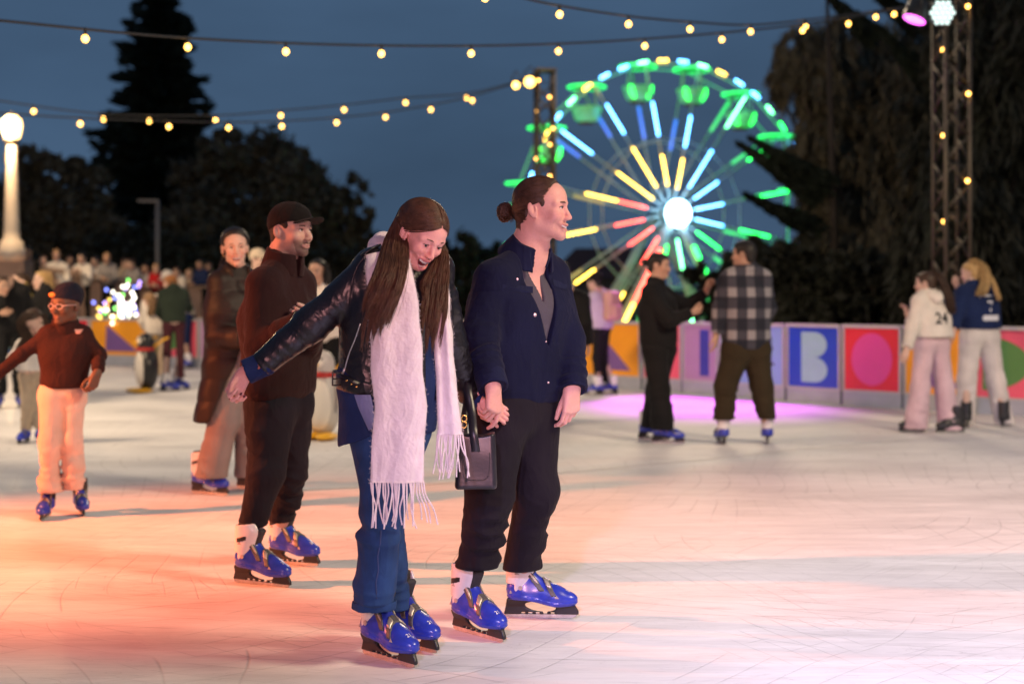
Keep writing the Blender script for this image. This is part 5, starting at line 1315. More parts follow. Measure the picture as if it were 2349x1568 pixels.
for i in range(420):       # swept back from behind the ears and the nape
    sx = rg.choice([-1, 1]); y = rg.uniform(.012, .085); z = rg.uniform(-.085, .03) if y > .036 else rg.uniform(.0, .03); p0 = np.array([sx * .066, y, z]); pts = []
    ctr = np.array([0, 0.022, 0.012]); rad = np.array([0.076, 0.096, 0.110]); e0 = (p0 - ctr) / rad; e0 /= np.linalg.norm(e0); e1 = np.array([sx * .08, .95, -.2])
    for u in np.linspace(0, 1, 12): e = e0 * (1 - u) + e1 * u; e /= np.linalg.norm(e); pts.append(ctr + e * rad)
    pts.append(bunc + rg.normal(size=3) * .012); S.append([XM(p) for p in pts])
V, F = strand_mesh(np.array(S), np.concatenate([[0.0006], np.full(11, 0.0013), [0.0008]])); t.add('hair_strands', V, F, m_hairM, parent=hairM)
S = []
for i in range(260):
    a0 = rg.uniform(0, 6.28); tw = rg.uniform(1.5, 4.5) * rg.choice([-1, 1]); R0 = rg.uniform(0.014, 0.031); tilt = rotm(rg.uniform(0, 180), rg.uniform(0, 90))
    pts = []
    for u in np.linspace(0, 1, 16):
        a = a0 + tw * u; p = tilt @ np.array([math.cos(a), math.sin(a), 0.4 * math.sin(2 * a + a0)]) * R0; pts.append(XM(bunc + np.array([0, 0.018, 0]) + p * [1.0, 0.9, 1.15]))
    S.append(pts)
V, F = strand_mesh(np.array(S), 0.0030); t.add('bun', V, F, m_hairM, parent=hairM)
S = []
for i in range(360):       # loose hair down the nape
    sx = rg.uniform(-1, 1); k = .03 * sx * sx; p0 = np.array([sx * .052, .100 - k, -.035 - .02 * rg.random()]); p1 = np.array([sx * .050, .096 - k, -.085]); p2 = np.array([sx * .048 + rg.normal() * .004, .094 - k + rg.normal() * .004, -.10 - .03 * rg.random()])
    S.append([XM(p) for p in bez([p0, p1, p2], 7)])
V, F = strand_mesh(np.array(S), np.array([.001, .0016, .0016, .0016, .0014, .001, .0004])); t.add('nape_hair', V, F, m_hairM, parent=hairM)
# ================================================================== woman with the long white scarf
d0 = 5.36; WR_ = rotm(46, 27, 10); WCn = W(965, 535, 5.30); WS = 1.04
SKINW = (0.74, 0.38, 0.33)
sk_r = gpt(882, 1512); sk_l = gpt(934, 1482)
J = JJ(d0, shR=(858, 615, -.10), shL=(992, 618, .11), nk=(925, 580, .03), chR=(855, 728, -.07), chL=(962, 728, .08), hiR=(848, 880, -.06), hiL=(945, 880, .07),
       elR=(715, 742, -.12), wrR=(598, 838, -.13), elL=(1032, 790, .18), wrL=(1080, 908, .28),
       lgR=(862, 985, -.04), lgL=(930, 985, .07), knR=(878, 1165, -.09), knL=(884, 1160, .10), anR=(857, 1392, -.02), anL=(892, 1394, .17))
J['ftR'] = skate_ankle(sk_r[:2], 44); J['ftL'] = skate_ankle(sk_l[:2], 44)
J['hbR'] = W(553, 866, d0 - .14)
face = dict(skin=SKINW, smile=1.0, open=1.1, chin=.015, ear=-.014, browt=.7, lip=(0.52, 0.14, 0.15), jaw=0.97, eyes=0.34, gaze=(-0.2, -0.8), brow=0.0025, nose=0.86)
m_hairW = hairmat('long_brown_hair', (0.070, 0.032, 0.017), 0.40)
wdir = nrm(J['wrR'] - J['elR'])
hR = Hand(W(561, 856, d0 - .135), (-0.42, -0.28, -0.86), (-0.72, -0.55, 0.35), 'R', 0.172, curls={'i': (62, 60, 35), 'm': (55, 62, 38), 'r': (50, 60, 38), 'p': (42, 58, 36)}, thumb=(18, 22, 20))
hL = Hand(W(1104, 920, 5.635), (0.86, 0.10, -0.48), (0.05, -0.15, -1), 'L', 0.172, curls={'i': (30, 40, 30), 'm': (32, 42, 30), 'r': (30, 40, 30), 'p': (25, 35, 25)}, thumb=(30, 10, 10))
Jb = dict(J); Jb['wrR'] = W(563, 854, d0 - .135); Jb['wrL'] = W(1102, 918, 5.635)
def build_woman():
    global t
    t = make_body('laughing woman with long brown hair, white scarf and leather jacket, looking down, arm stretched out', Jb, (WCn, WR_, WS, face), [sk_r[0] * .5 + sk_l[0] * .5, sk_r[1] * .5 + sk_l[1] * .5, 0], [hR, hL], hair_mat=m_hairW, gb=0.9, neck_r=0.048)
build_woman()
hR.nails(t, M_NAIL, (1, 2, 4)); hL.nails(t, M_NAIL, (0, 1, 2, 3))
m_gold = mat('gold_metal', (0.80, 0.52, 0.16), 0.25, 0.95)
pf = hR.ch[1][0]; mb = MB(); c0 = pf[0] * .55 + pf[1] * .45; ax = nrm(pf[1] - pf[0]); A, B = frame(ax)
mb.tube([c0 + (A * math.cos(a) + B * math.sin(a)) * 0.0094 for a in np.linspace(0, 2 * math.pi, 15)], 0.0022, 6, False); t.addmb('ring', mb, m_gold)
m_leather = mat('black_leather', (0.009, 0.008, 0.012), 0.36, bump=(70, 0.35, 0.003), var=(6, 0.2), spec=0.5, crease=(6.5, .42, .02, .8))
m_denimS = cloth('dark_denim_shirt', (0.012, 0.026, 0.095), 0.8, (220, 0.3, 0.0015), (9, 0.2), 0.02); m_lining = cloth('pale_denim_inside', (0.16, 0.19, 0.36), 0.85); m_jeans = cloth('blue_denim_jeans', (0.019, 0.052, 0.155), 0.8, (210, 0.35, 0.0015), (6, 0.38), 0.02)
m_stitch = cloth('denim_stitching', (0.05, 0.07, 0.17), 0.8)
m_scarf = cloth('pale_wool_scarf', (0.72, 0.66, 0.69), 0.95, (75, 0.55, 0.005), (16, 0.08), 0.1)
fwd = nrm([math.sin(math.radians(38)), -math.cos(math.radians(38)), 0]); lat = np.array([-fwd[1], fwd[0], 0])
G = dict(hi=0.122, ch=0.112, sh=0.070, nk=0.058, el=0.061, wr=0.046)
hemz = W(850, 900, d0)[2]
def fJ(P):
    d = torso_f(P, J, G) - 0.008 * noise(P, (6, 6, 3), 14) - 0.004 * ridge(P, (8, 8, 5), 16)
    hz = hemz - 0.02 * np.clip((P[:, 0] - J['hiR'][0]) / 0.12, -1, 1.5)
    d = smax(d, (hz - P[:, 2]).astype(f32), 0.008)
    d = d - 0.006 * (np.abs(P[:, 2] - hz - 0.025) < 0.025)
    q = P - W(985, 850, d0).astype(f32); u = q @ lat.astype(f32)
    slot = np.maximum(np.abs(u + 0.01) - 0.030, -(q @ fwd.astype(f32)) - 0.16)
    d = smax(d, -np.maximum(slot, P[:, 2] - W(985, 740, d0)[2]).astype(f32), 0.006)
    a = np.minimum(arm_f(P, J, 'R', G, (7, 0.006), 71), arm_f(P, J, 'L', G, (8, 0.009), 77))
    # armhole seam
    d = smin(d, a, 0.02)
    return smax(d, -(cone(P, J['nk'] + [0, 0, -.02], J['nk'] + np.array([.05, -.03, .12]), 0.05, 0.08)), 0.01)
jk = garment(t, 'jacket', fJ, J, m_leather, 0.0050, 0.15, UPK)
def ontoJ(vx, vy): return on_surface(fJ, W(vx, vy, d0 - .05), nrm(W(vx, vy, 5) - np.array([0, 0, CAMH])), 0.4)
m_zip = mat('zip_metal', (0.6, 0.57, 0.55), 0.3, 0.85)
toC = lambda p: nrm(np.array([0, 0, CAMH]) - p)
def surf_line(pts, r, name, m, lift=0.003, n=14):
    q = bez(np.array([[x, y, 0] for x, y in pts], float), n); P = [ontoJ(x, y) for x, y, _ in q]; P = [p + toC(p) * lift for p in P]
    mb = MB(); mb.tube(P, r, 6); t.addmb(name, mb, m, parent=jk)
surf_line([(826, 742), (815, 775), (800, 812), (790, 848)], 0.0028, 'zip', m_zip)
surf_line([(790, 845), (784, 862)], 0.005, 'zip_puller', m_zip, 0.006, 3)
surf_line([(800, 700), (806, 650), (820, 610), (842, 582)], 0.0028, 'seam', m_leather, 0.001)
surf_line([(720, 788), (670, 822), (622, 858)], 0.0022, 'seam', m_leather, 0.001)
surf_line([(868, 900), (872, 840), (862, 770)], 0.0024, 'seam', m_leather, 0.001)
# belt tab with buckle at the hem
mb = MB(); b0 = [ontoJ(x, y) for x, y in ((770, 850), (792, 862), (824, 880))]
mb.tube([p + toC(p) * .006 for p in b0], 0.016, 8, flat=0.3); t.addmb('belt_tab', mb, m_leather, parent=jk)
mb = MB(); p = ontoJ(776, 868) + np.array([0, -.012, 0]); A, B = frame(toC(p)); sq = [p + A * sx * .020 + B * sy * .023 for sx, sy in ((-1, -1), (1, -1), (1, 1), (-1, 1), (-1, -1))]
mb.tube(sq, 0.0045, 6); mb.tube([p - A * .02, p + A * .02], .003, 6); t.addmb('buckle', mb, mat('dark_buckle', (0.10, 0.085, 0.07), 0.25, 0.9), parent=jk)
mb = MB()
for vx, vy in ((757, 852), (795, 872), (806, 880), (818, 886)):
    p = ontoJ(max(vx, 772), vy); mb.sph(p + toC(p) * .004, 0.0045, 8, 6)
t.addmb('stud', mb, m_gold, parent=jk)
# epaulette
ep = [ontoJ(x, y) for x, y in ((828, 588), (846, 575), (866, 566))]
mb = MB(); mb.tube([p + toC(p) * .004 + [0, 0, .004] for p in ep], 0.022, 8, flat=0.25); t.addmb('epaulette', mb, m_leather, parent=jk)
for S, c0, wr0, wr1 in (('R', W(566, 852, d0 - .135), 0.050, 0.047), ('L', W(1102, 917, 5.635), 0.044, 0.042)):
    w_ = J['wr' + S]; ax = nrm(c0 - w_); e = c0 + ax * 0.004
    garment(t, 'shirt_cuff', lambda P: np.maximum(np.maximum(cone(P, w_ - ax * .02, e, wr0 - .004, wr1), -cone(P, w_ - ax * .1, e + ax * .05, wr0 - .010, wr1 - .006)), plane(P, e, ax)) - 0.0015 * noise(P, 30, 5), J, m_denimS, 0.004, lohi=(np.minimum(w_, e) - .08, np.maximum(w_, e) + .08))
# denim shirt under the jacket
def fS(P):
    d = smin(cone(P, J['hiR'] + [0, 0, .02], W(850, 1010, d0 - .03), .108, .120), cone(P, J['hiL'] + [0, 0, .02], W(930, 1000, d0 + .06), .108, .108), .09)
    d = smin(d, cone(P, W(890, 880, d0), W(890, 1005, d0 + .02), .11, .12), .08)
    d = smin(d, torso_f(P, J, {k: v - 0.016 for k, v in G.items()}), .04)
    d = d - 0.008 * ridge(P, (9, 9, 2.2), 8) - 0.004 * noise(P, (14, 14, 6), 3)
    zz = W(850, 1012, d0)[2] + 0.035 * np.clip((P[:, 0] - W(800, 0, d0)[0]) / 0.1, -0.6, 1) + 0.012 * noise(P, (9, 9, 0), 2)
    return smax(d, (zz - P[:, 2]).astype(f32), 0.006)
garment(t, 'shirt', fS, J, m_denimS, 0.0055, 0.16, UPK[:7] + ('lgR',), lohi=(J['hiR'] - [.25, .25, .32], J['chL'] + [.25, .25, .1]))
mb = MB(); rows = [((812, 905), (850, 905)), ((822, 935), (855, 930)), ((834, 962), (858, 955)), ((846, 988), (860, 975))]
mb.grid(np.array([[W(a[0], a[1], d0 - .185), W((a[0] + b[0]) / 2, (a[1] + b[1]) / 2, d0 - .200), W(b[0], b[1], d0 - .195)] for a, b in rows])); t.addmb('shirt_lining', mb, m_lining)
GT = dict(th=0.104, kn=0.072, an=0.080)
def fT(P):
    d = smin(leg_f(P, J, 'R', dict(th=.104, kn=.070, an=.079), (5, 0.014), 41), leg_f(P, J, 'L', dict(th=.10, kn=.068, an=.070), (5, 0.014), 47), 0.02)
    d = smin(d, cone(P, W(865, 930, d0 - .02), W(920, 930, d0 + .05), .10), .06)
    return d
jn = garment(t, 'jeans', fT, J, m_jeans, 0.0055, 0.14, LOK)
for S, rr in (('R', .080), ('L', .072)):
    a = J['an' + S]; kn = J['kn' + S]; ax = nrm(kn - a)
    garment(t, 'jeans_hem', lambda P: np.maximum(np.abs(cone(P, a - ax * .1, a + ax * .1, rr)) - 0.004, np.abs(P[:, 2] - a[2] - 0.012) - 0.016) - 0.002 * noise(P, 22, 1), J, m_jeans, 0.0045, lohi=(a - .13, a + .13), parent=jn)
jline = lambda vx, vy: on_surface(fT, W(vx, vy, d0 - .05), nrm(W(vx, vy, 5) - np.array([0, 0, CAMH])), 0.4)
mb = MB(); mb.tube([jline(x, y) + [0, -.001, 0] for x, y in ((874, 1215), (872, 1245), (866, 1275), (868, 1305), (862, 1335), (864, 1372))], .0022, 5); t.addmb('seam', mb, m_stitch, parent=jn)
add_skate(t, sk_r[:2], 44, (0.03, 0.02)); add_skate(t, sk_l[:2], 44, (0.0, 0.02))
# scarf
def ribbon(rows, nv, nu, th, seed, wob=0.006):
    R_ = np.array([[*W(a, y, d), *W(b, y + (dy if len(r) > 4 else 0), d)] for r in rows for a, b, y, d in [r[:4]] for dy in [0]])
    L_ = bez(R_[:, :3], nv); Q_ = bez(R_[:, 3:], nv); u = np.linspace(0, 1, nu)[None, :, None]
    Gd = L_[:, None] * (1 - u) + Q_[:, None] * u
    uu = np.linspace(0, 1, nu); vv = np.linspace(0, 1, nv)
    bow = 0.020 * (1 - (2 * uu - 1) ** 2)[None, :] * (0.6 + 0.4 * np.sin(vv * 3))[:, None]
    wv = wob * np.sin(uu[None, :] * 9 + 2 * np.sin(vv[:, None] * 3 + seed) + vv[:, None] * 3) * (1 - 0.4 * vv[:, None])
    edge = 0.0035 * np.stack([np.interp(np.arange(nv), np.arange(0, nv + 6, 6), np.random.default_rng(seed).normal(size=len(np.arange(0, nv + 6, 6)))) for _ in range(nu)], 1)
    Fr = Gd + np.array([0, -1, 0]) * (bow + wv)[..., None] + np.array([1, 0, 0]) * edge[..., None] * (np.abs(2 * uu - 1)[None, :, None] ** 4)
    Bk = Fr + np.array([0, th, 0])
    return Fr, Bk
def ribbon_mesh(Fr, Bk):
    nv, nu = Fr.shape[:2]; mb = MB(); n0 = 0
    loop = np.concatenate([Fr, Bk[:, ::-1]], 1); k = loop.shape[1]
    V = loop.reshape(-1, 3); idx = np.arange(nv * k).reshape(nv, k)
    F = np.stack([idx[:-1], np.roll(idx, -1, 1)[:-1], np.roll(idx, -1, 1)[1:], idx[1:]], -1).reshape(-1, 4)
    caps = []
    for r in (0, nv - 1):
        for j in range(nu - 1):
            q = [idx[r, j], idx[r, j + 1], idx[r, k - 2 - j], idx[r, k - 1 - j]]; caps.append(q[::-1] if r else q)
    return V, np.concatenate([F, np.array(caps)])
rowsA = [(848, 925, 556, 5.33), (840, 935, 588, 5.19), (840, 948, 630, 5.11), (846, 960, 695, 5.085), (850, 968, 770, 5.075), (852, 971, 870, 5.07), (852, 972, 1000, 5.07), (851, 972, 1106, 5.07)]
rowsB = [(985, 1020, 600, 5.43), (994, 1028, 645, 5.35), (998, 1036, 720, 5.22), (998, 1041, 810, 5.16), (999, 1047, 910, 5.14), (1001, 1058, 996, 5.14)]
FA, BA = ribbon(rowsA, 70, 22, 0.012, 3); FB, BB_ = ribbon(rowsB, 60, 14, 0.020, 8, 0.010)
roll = [W(1006, 650, 5.36), W(1004, 606, 5.42), W(975, 566, 5.47), W(925, 552, 5.52), W(882, 556, 5.47), W(868, 572, 5.36), W(872, 615, 5.20), W(878, 660, 5.12)]
Vr, Fr_ = mesh_sdf(lambda P: chain(P, roll, [.020, .032, .036, .036, .036, .036, .036, .022], .03) - 0.008 * ridge(P, (11, 11, 16), 9), *bbox(roll, .09), 0.006)
sc = t.add('scarf', *join([ribbon_mesh(FA, BA), ribbon_mesh(FB, BB_), (Vr, Fr_)]), m_scarf)
rg = np.random.default_rng(12)
S = []
for Fr, n, y1, fl, ln in ((FA, 23, 1195, 1.0, 0.158), (FB, 15, 1084, 0.5, 0.155)):
    for i in range(n):
        u = (i + rg.uniform(-.2, .2)) / (n - 1); u = min(max(u, 0), 1); j = u * (Fr.shape[1] - 1); j0 = int(j); p = Fr[-1, j0] * (1 - j + j0) + Fr[-1, min(j0 + 1, Fr.shape[1] - 1)] * (j - j0) + np.array([0, .005, 0.004])
        sw = (rg.normal() * 0.016 + fl * (0.010 * (u - .35) + 0.055 * max(u - .8, 0) * 5 * 0.7)) ; l = ln * rg.uniform(0.85, 1.08)
        pts = [p, p + [sw * .15 + rg.normal() * .003, 0, -l * .3], p + [sw * .55 + rg.normal() * .007, rg.normal() * .005, -l * .65], p + [sw, rg.normal() * .008, -l]]
        S.append(bez(pts, 14))
V, F = strand_mesh(np.array(S), np.linspace(0.0036, 0.0027, 14), 6); t.add('fringe', V, F, m_scarf, parent=sc)
S = []
for Fr, cnt in ((FA, 800), (FB, 400)):       # wool fuzz at the edges
    nv, nu = Fr.shape[:2]
    for i in range(cnt):
        r = rg.integers(6, nv); e = rg.choice([0, nu - 1]); p = Fr[r, e] + rg.normal(size=3) * .002; o = (-1 if e == 0 else 1)
        dirn = np.array([o * rg.uniform(.3, 1), rg.normal() * .4, rg.normal() * .7]) * rg.uniform(.002, .0048); S.append([p, p + dirn * .6, p + dirn + rg.normal(size=3) * .002])
V, F = strand_mesh(np.array(S), np.array([.0006, .0005, .0003]), 3); t.add('scarf_fuzz', V, F, m_scarf, parent=sc)
# hair
XW = lambda p: WCn + WR_ @ (np.array(p) * WS)
hc = hair_cap(WCn, WR_, WS, 0.007, HP_LONG, 0.004, 9, 0.02, .0024)
hr = t.add('hair', hc[0], hc[1], m_hairW)
rg = np.random.default_rng(33); S = []
ctr = np.array([0, 0.012, 0.032]); rad = np.array([0.0825, 0.1035, 0.0905])
def skullpt(e): e = e / np.linalg.norm(e); return e
lockR = [((884, 934), 548, 5.27), ((870, 938), 592, 5.17), ((858, 934), 642, 5.06), ((845, 917), 702, 5.03), ((832, 892), 775, 5.02)]
lockL = [((1000, 1024), 575, 5.39), ((986, 1030), 618, 5.31), ((966, 1030), 664, 5.24), ((964, 1026), 724, 5.19), ((962, 1006), 800, 5.16)]
for sgn, lock, n, ncl in ((-1, lockR, 1700, 21), (1, lockL, 1000, 13)):
    clw = np.sort(rg.random(ncl)); clend = rg.uniform(0.66, 1.06, ncl) * (1 - 0.18 * clw if sgn < 0 else 0.86 + 0.14 * clw); clph = rg.uniform(0, 6.28, ncl); cld = rg.normal(size=ncl) * .012
    for i in range(n):
        c = rg.integers(0, ncl); w = np.clip(clw[c] + rg.normal() * 0.06, 0, 1)
        y0 = (-0.086 + 0.15 * (1 - w)) * rg.uniform(0.75, 1.0) + rg.normal() * .008 if rg.random() < .7 else rg.uniform(-.080, .09); y0 = float(np.clip(y0, -.080, .10))
        root = np.array([sgn * rg.uniform(0.0015, 0.006), y0, 0.032 + 0.0905 * math.sqrt(max(0.02, 1 - ((y0 - .012) / .1035) ** 2))])
        e0 = skullpt((root - ctr) / rad)
        side = np.array([sgn * (0.080 - 0.02 * (1 - w)), 0.020 + 0.066 * (1 - w), 0.018 - 0.05 * (1 - w) - 0.012 * rg.random()]); e1 = skullpt((side - ctr) / rad)
        pts = []
        for u in np.linspace(0, 0.72 + 0.28 * w, 6):
            e = skullpt(e0 * (1 - u) + e1 * u + np.array([0, -0.03 * math.sin(math.pi * u) * w, 0])); pts.append(XW(ctr + e * rad * (1 + 0.014 * rg.random() + 0.16 * (1 - w) * u * u + 0.035 * np.clip((-e[1] - .35) * 2, 0, 1) * math.sin(math.pi * min(u * 1.6, 1)))))
        for k, ((xl, xr), y, d) in enumerate(lock):
            cv = (k / 4) ** 1.5 * 0.72; wk = w * (1 - cv) + clw[c] * cv
            yy = lock[0][1] + (y - lock[0][1]) * (1 + (clend[c] * (1 + 0.05 * rg.normal()) - 1) * k / 4)
            pts.append(W(xl + (xr - xl) * wk + 5 * math.sin(clph[c] + k * 1.2) * k / 4 + rg.normal() * 1.2, yy, d + cld[c] * k / 4 + rg.normal() * 0.007 - 0.022 * math.sin(math.pi * wk)))
        S.append(bez(pts, 26))
S = np.array(S)
V, F = strand_mesh(S, np.concatenate([[.0010], np.full(20, .0014), [.0013, .0012, .0010, .0008, .0004]])); t.add('long_strands', V, F, m_hairW, parent=hr)
S2 = S[rg.choice(len(S), 140)].copy(); S2 += (rg.normal(size=(140, 1, 3)) * 0.012) * (np.linspace(0, 1, 26) ** 2.5)[None, :, None]
V, F = strand_mesh(S2, np.full(26, .0006), 3); t.add('flyaway_strands', V, F, m_hairW, parent=hr)
# handbag on her wrist
m_bag = mat('black_bag_leather', (0.014, 0.012, 0.018), 0.36, bump=(90, 0.2, 0.002), var=(5, .15), spec=0.6)
bc = W(1092, 1052, 5.47); hb = 65 * 5.47 / FPX
def fBag(P):
    q = P - bc.astype(f32); k = (q[:, 2] + hb) / (2 * hb); w = 0.074 + 0.009 * (1 - k); dp = 0.052 + 0.014 * (1 - k)
    qa = np.abs(q); d = np.maximum(np.maximum(qa[:, 0] + 0.25 * 0 - w, qa[:, 1] - dp), qa[:, 2] - hb)
    ed = np.stack([qa[:, 0] - w + .022, qa[:, 1] - dp + .022, qa[:, 2] - hb + .014], 1); d2 = np.sqrt((np.maximum(ed, 0) ** 2).sum(1)) - 0.020
    d = np.maximum(d, d2)
    d = smax(d, (q[:, 2] - hb + 0.004 + 0.014 * (1 - (q[:, 0] / w) ** 2)).astype(f32), 0.004)
    return (d - 0.002 * noise(P, 12, 3)).astype(f32)
bg_ = T('handbag', 'black leather bucket handbag hanging from the woman\'s wrist', 'handbag', bc - [0, 0, hb])
V, F = mesh_sdf(fBag, bc - [.12, .11, hb + .02], bc + [.12, .11, hb + .02], 0.004); bg_.add('bag_body', V, F, m_bag)
tq = W(1074, 893, 5.56)
for y, xs in ((-0.055, (0.0, -0.020)), (0.052, (-.042, -.03))):
    mb = MB(); a = bc + np.array([xs[0], y - .004, hb - .075]); b2 = bc + np.array([xs[0] - .01, y - .004, hb]); 
    pts = bez([a, b2, tq * .5 + b2 * .5 + [0.002, -.008 if y < 0 else .008, 0], tq + [0.0, -.055 if y < 0 else .05, -.012], tq + [0, -.02 if y < 0 else .02, .022], tq + [0, 0, .026]], 22)
    n = len(mb.V)
    for i, p in enumerate(pts):
        wv = 0.0165 if i < 15 else 0.015; mb.V += [p + [-wv, 0, 0], p + [wv, 0, 0], p + [wv, .004, 0.002], p + [-wv, .004, 0.002]]
    mb._f([[n + 4 * i + k, n + 4 * i + (k + 1) % 4, n + 4 * i + 4 + (k + 1) % 4, n + 4 * i + 4 + k] for i in range(len(pts) - 1) for k in range(4)])
    bg_.addmb('strap', mb, m_bag)
mb = MB(); p = W(1064, 966, 5.40)
for dz in (0.012, -0.012): mb.tube([p + [0.010 * math.cos(a), -.003, dz + 0.012 * math.sin(a)] for a in np.linspace(0, 2 * math.pi, 13)], .003, 6, False)
bg_.addmb('clasp', mb, m_gold)
surfs = [bc + [sx * .074 * (1 + .1), -.067 - .0005, z] for sx, z in ((-.62, .02), (-.62, -.05))]
mb = MB(); mb.tube(bez([bc + [-.05, -.0605, .03], bc + [-.05, -.066, -.03], bc + [-.035, -.0685, -.068], bc + [.035, -.0685, -.068], bc + [.052, -.066, -.03], bc + [.052, -.060, .03]], 20), .0015, 5); bg_.addmb('seam', mb, mat('bag_stitching', (0.03, .027, .035), .5))
# ================================================================== man in the dark cap
d0 = 6.97; CR = rotm(60, 0, 0); CC = W(666, 529, d0); CS = 1.10
sk_r = gpt(591, 1340); sk_l = gpt(667, 1294)
J = JJ(d0, shR=(606, 655, -.15), shL=(684, 655, .15), nk=(648, 598, .02), chR=(612, 735, -.10), chL=(668, 735, .10), hiR=(612, 880, -.08), hiL=(664, 880, .09),
       elR=(597, 800, -.24), wrR=(692, 738, -.36), elL=(700, 800, .10), wrL=(722, 745, -.16),
       lgR=(622, 945, -.07), lgL=(660, 945, .08), knR=(610, 1085, -.13), knL=(664, 1080, .12), anR=(577, 1206, -.17), anL=(646, 1194, .24))
J['ftR'] = skate_ankle(sk_r[:2], 66); J['ftL'] = skate_ankle(sk_l[:2], 60)
face = dict(skin=(0.56, 0.37, 0.30), smile=0.0, open=0.0, lip=(0.42, 0.20, 0.18), jaw=1.08, eyes=0.85, gaze=(0.4, 0.2), beard=(0.06, 0.036, 0.03), beard_w=0.86)
m_hairC = hairmat('dark_short_hair', (0.02, 0.013, 0.01), 0.5)
hR = Hand(J['wrR'] + nrm(J['wrR'] - J['elR']) * .02, J['wrR'] - J['elR'], (0.2, -0.2, 1), 'R', 0.185, curl=(45, 60, 35))
hL = Hand(J['wrL'] + nrm(J['wrL'] - J['elL']) * .02, (-.6, -.7, .3), (0.2, -0.2, 1), 'L', 0.185, curl=(45, 60, 35))
t = make_body('bearded man in a dark cap and brown padded jacket skating behind the couple', J, (CC, CR, CS, face), [sk_r[0] * .5 + sk_l[0] * .5, sk_r[1] * .5 + sk_l[1] * .5, 0], [hR, hL], hair_mat=m_hairC, gb=1.05, neck_r=0.060)
m_brownj = cloth('brown_padded_jacket', (0.022, 0.0085, 0.009), 0.88, (120, 0.3, 0.002), (4, 0.2), 0.04); m_capc = cloth('dark_cap_cloth', (0.010, 0.0085, 0.008), 0.9, (200, 0.3, 0.0015), (6, .15), .03)
G = dict(hi=0.128, ch=0.128, sh=0.082, nk=0.066, el=0.074, wr=0.056)
hz = W(640, 928, d0)[2]
def puff(P, J, G, hz, seed, bands, A):
    d = torso_f(P, J, G)
    t_ = (P[:, 2] - hz) / bands + 0.10 * noise(P, (5, 5, 0), seed)
    d = d - A * (np.sqrt(np.abs(np.sin(np.pi * t_))) - 0.6) - 0.008 * noise(P, (6, 6, 5), seed) - 0.004 * ridge(P, (9, 9, 12), seed + 1)
    return smax(d, (hz - P[:, 2]).astype(f32), 0.02)
def fC(P):
    d = puff(P, J, G, hz, 3, 0.24, 0.008)
    a = np.minimum(arm_f(P, J, 'R', G, (6, 0.013), 81), arm_f(P, J, 'L', G, (6, 0.012), 87)); d = smin(d, a, 0.02)
    return smax(d, -cone(P, J['nk'] + [0.01, 0, 0], J['nk'] + np.array([.03, -.02, .12]), 0.045, 0.06), 0.01)
jk = garment(t, 'jacket', fC, J, m_brownj, 0.0065, 0.17, UPK)
fw = nrm([math.sin(math.radians(56)), -math.cos(math.radians(56)), 0]); cax = nrm(np.array([0, 0, 1.]) + fw * .28); cc = W(649, 606, d0 + .01)
garment(t, 'collar', lambda P: ring_collar(P, cc - cax * .03, cax, 0.098, 0.082, 0.095, 0.008, fw, 0.018, 0.004) - 0.003 * noise(P, 14, 2), J, m_brownj, 0.005, lohi=(cc - .18, cc + .18), parent=jk)
garment(t, 'trousers', lambda P: smin(smin(leg_f(P, J, 'R', dict(th=.122, kn=.086, an=.062), (5, 0.012), 91), leg_f(P, J, 'L', dict(th=.12, kn=.084, an=.060), (5, 0.012), 97), 0.02), cone(P, W(618, 915, d0 - .04), W(664, 915, d0 + .05), .122), .05), J, m_btrou, 0.0065, 0.15, LOK)
add_skate(t, sk_r[:2], 66, (0.02, 0.0)); add_skate(t, sk_l[:2], 60, (-0.03, 0.02))
hc = hair_cap(CC, CR, CS, 0.003, [(-.05, .05), (-.035, .0), (-.02, -.004), (-.01, .017), (.012, .026), (.030, .000), (.036, -.05), (.055, -.07), (.13, -.07), (.16, .05)], 0.005, 3, 0.0); t.add('hair', hc[0], hc[1], m_hairC)
def fcap(P):
    q = ((P - CC.astype(f32)) @ CR.astype(f32) / CS).astype(f32)
    d = ell(q, (0, 0.010, 0.036), (0.084, 0.104, 0.094)); d = smin(d, ell(q, (0, -0.03, 0.042), (.074, .066, .070)), .03)
    d = smax(d, (0.034 - 0.30 * (q[:, 1] + 0.02) * (q[:, 1] > -.02) + 0.10 * (-q[:, 1] - .02) * (q[:, 1] < -.02) - q[:, 2]).astype(f32), 0.004)
    d = d + 0.0018 * np.exp(-(q[:, 0] / 0.002) ** 2) + 0.0012 * np.exp(-((np.abs(q[:, 0]) - 0.045) / 0.002) ** 2)
    # brim: curved plate
    br = np.sqrt((q[:, 0] / 0.074) ** 2 + ((q[:, 1] + 0.085) / 0.086) ** 2); zc = 0.046 - 0.20 * (q[:, 1] + .085) * -1 * 0 + 0.16 * (-(q[:, 1] + 0.085)) * 0.6 - 3.2 * q[:, 0] ** 2
    b = np.maximum((br - 1) * 0.07, np.abs(q[:, 2] - zc) - 0.0032); b = np.maximum(b, q[:, 1] + 0.07)
    return smin(d, b.astype(f32), 0.006) * CS
V, F = mesh_sdf(fcap, CC - .26, CC + .26, 0.0042); t.add('cap', V, F, m_capc)

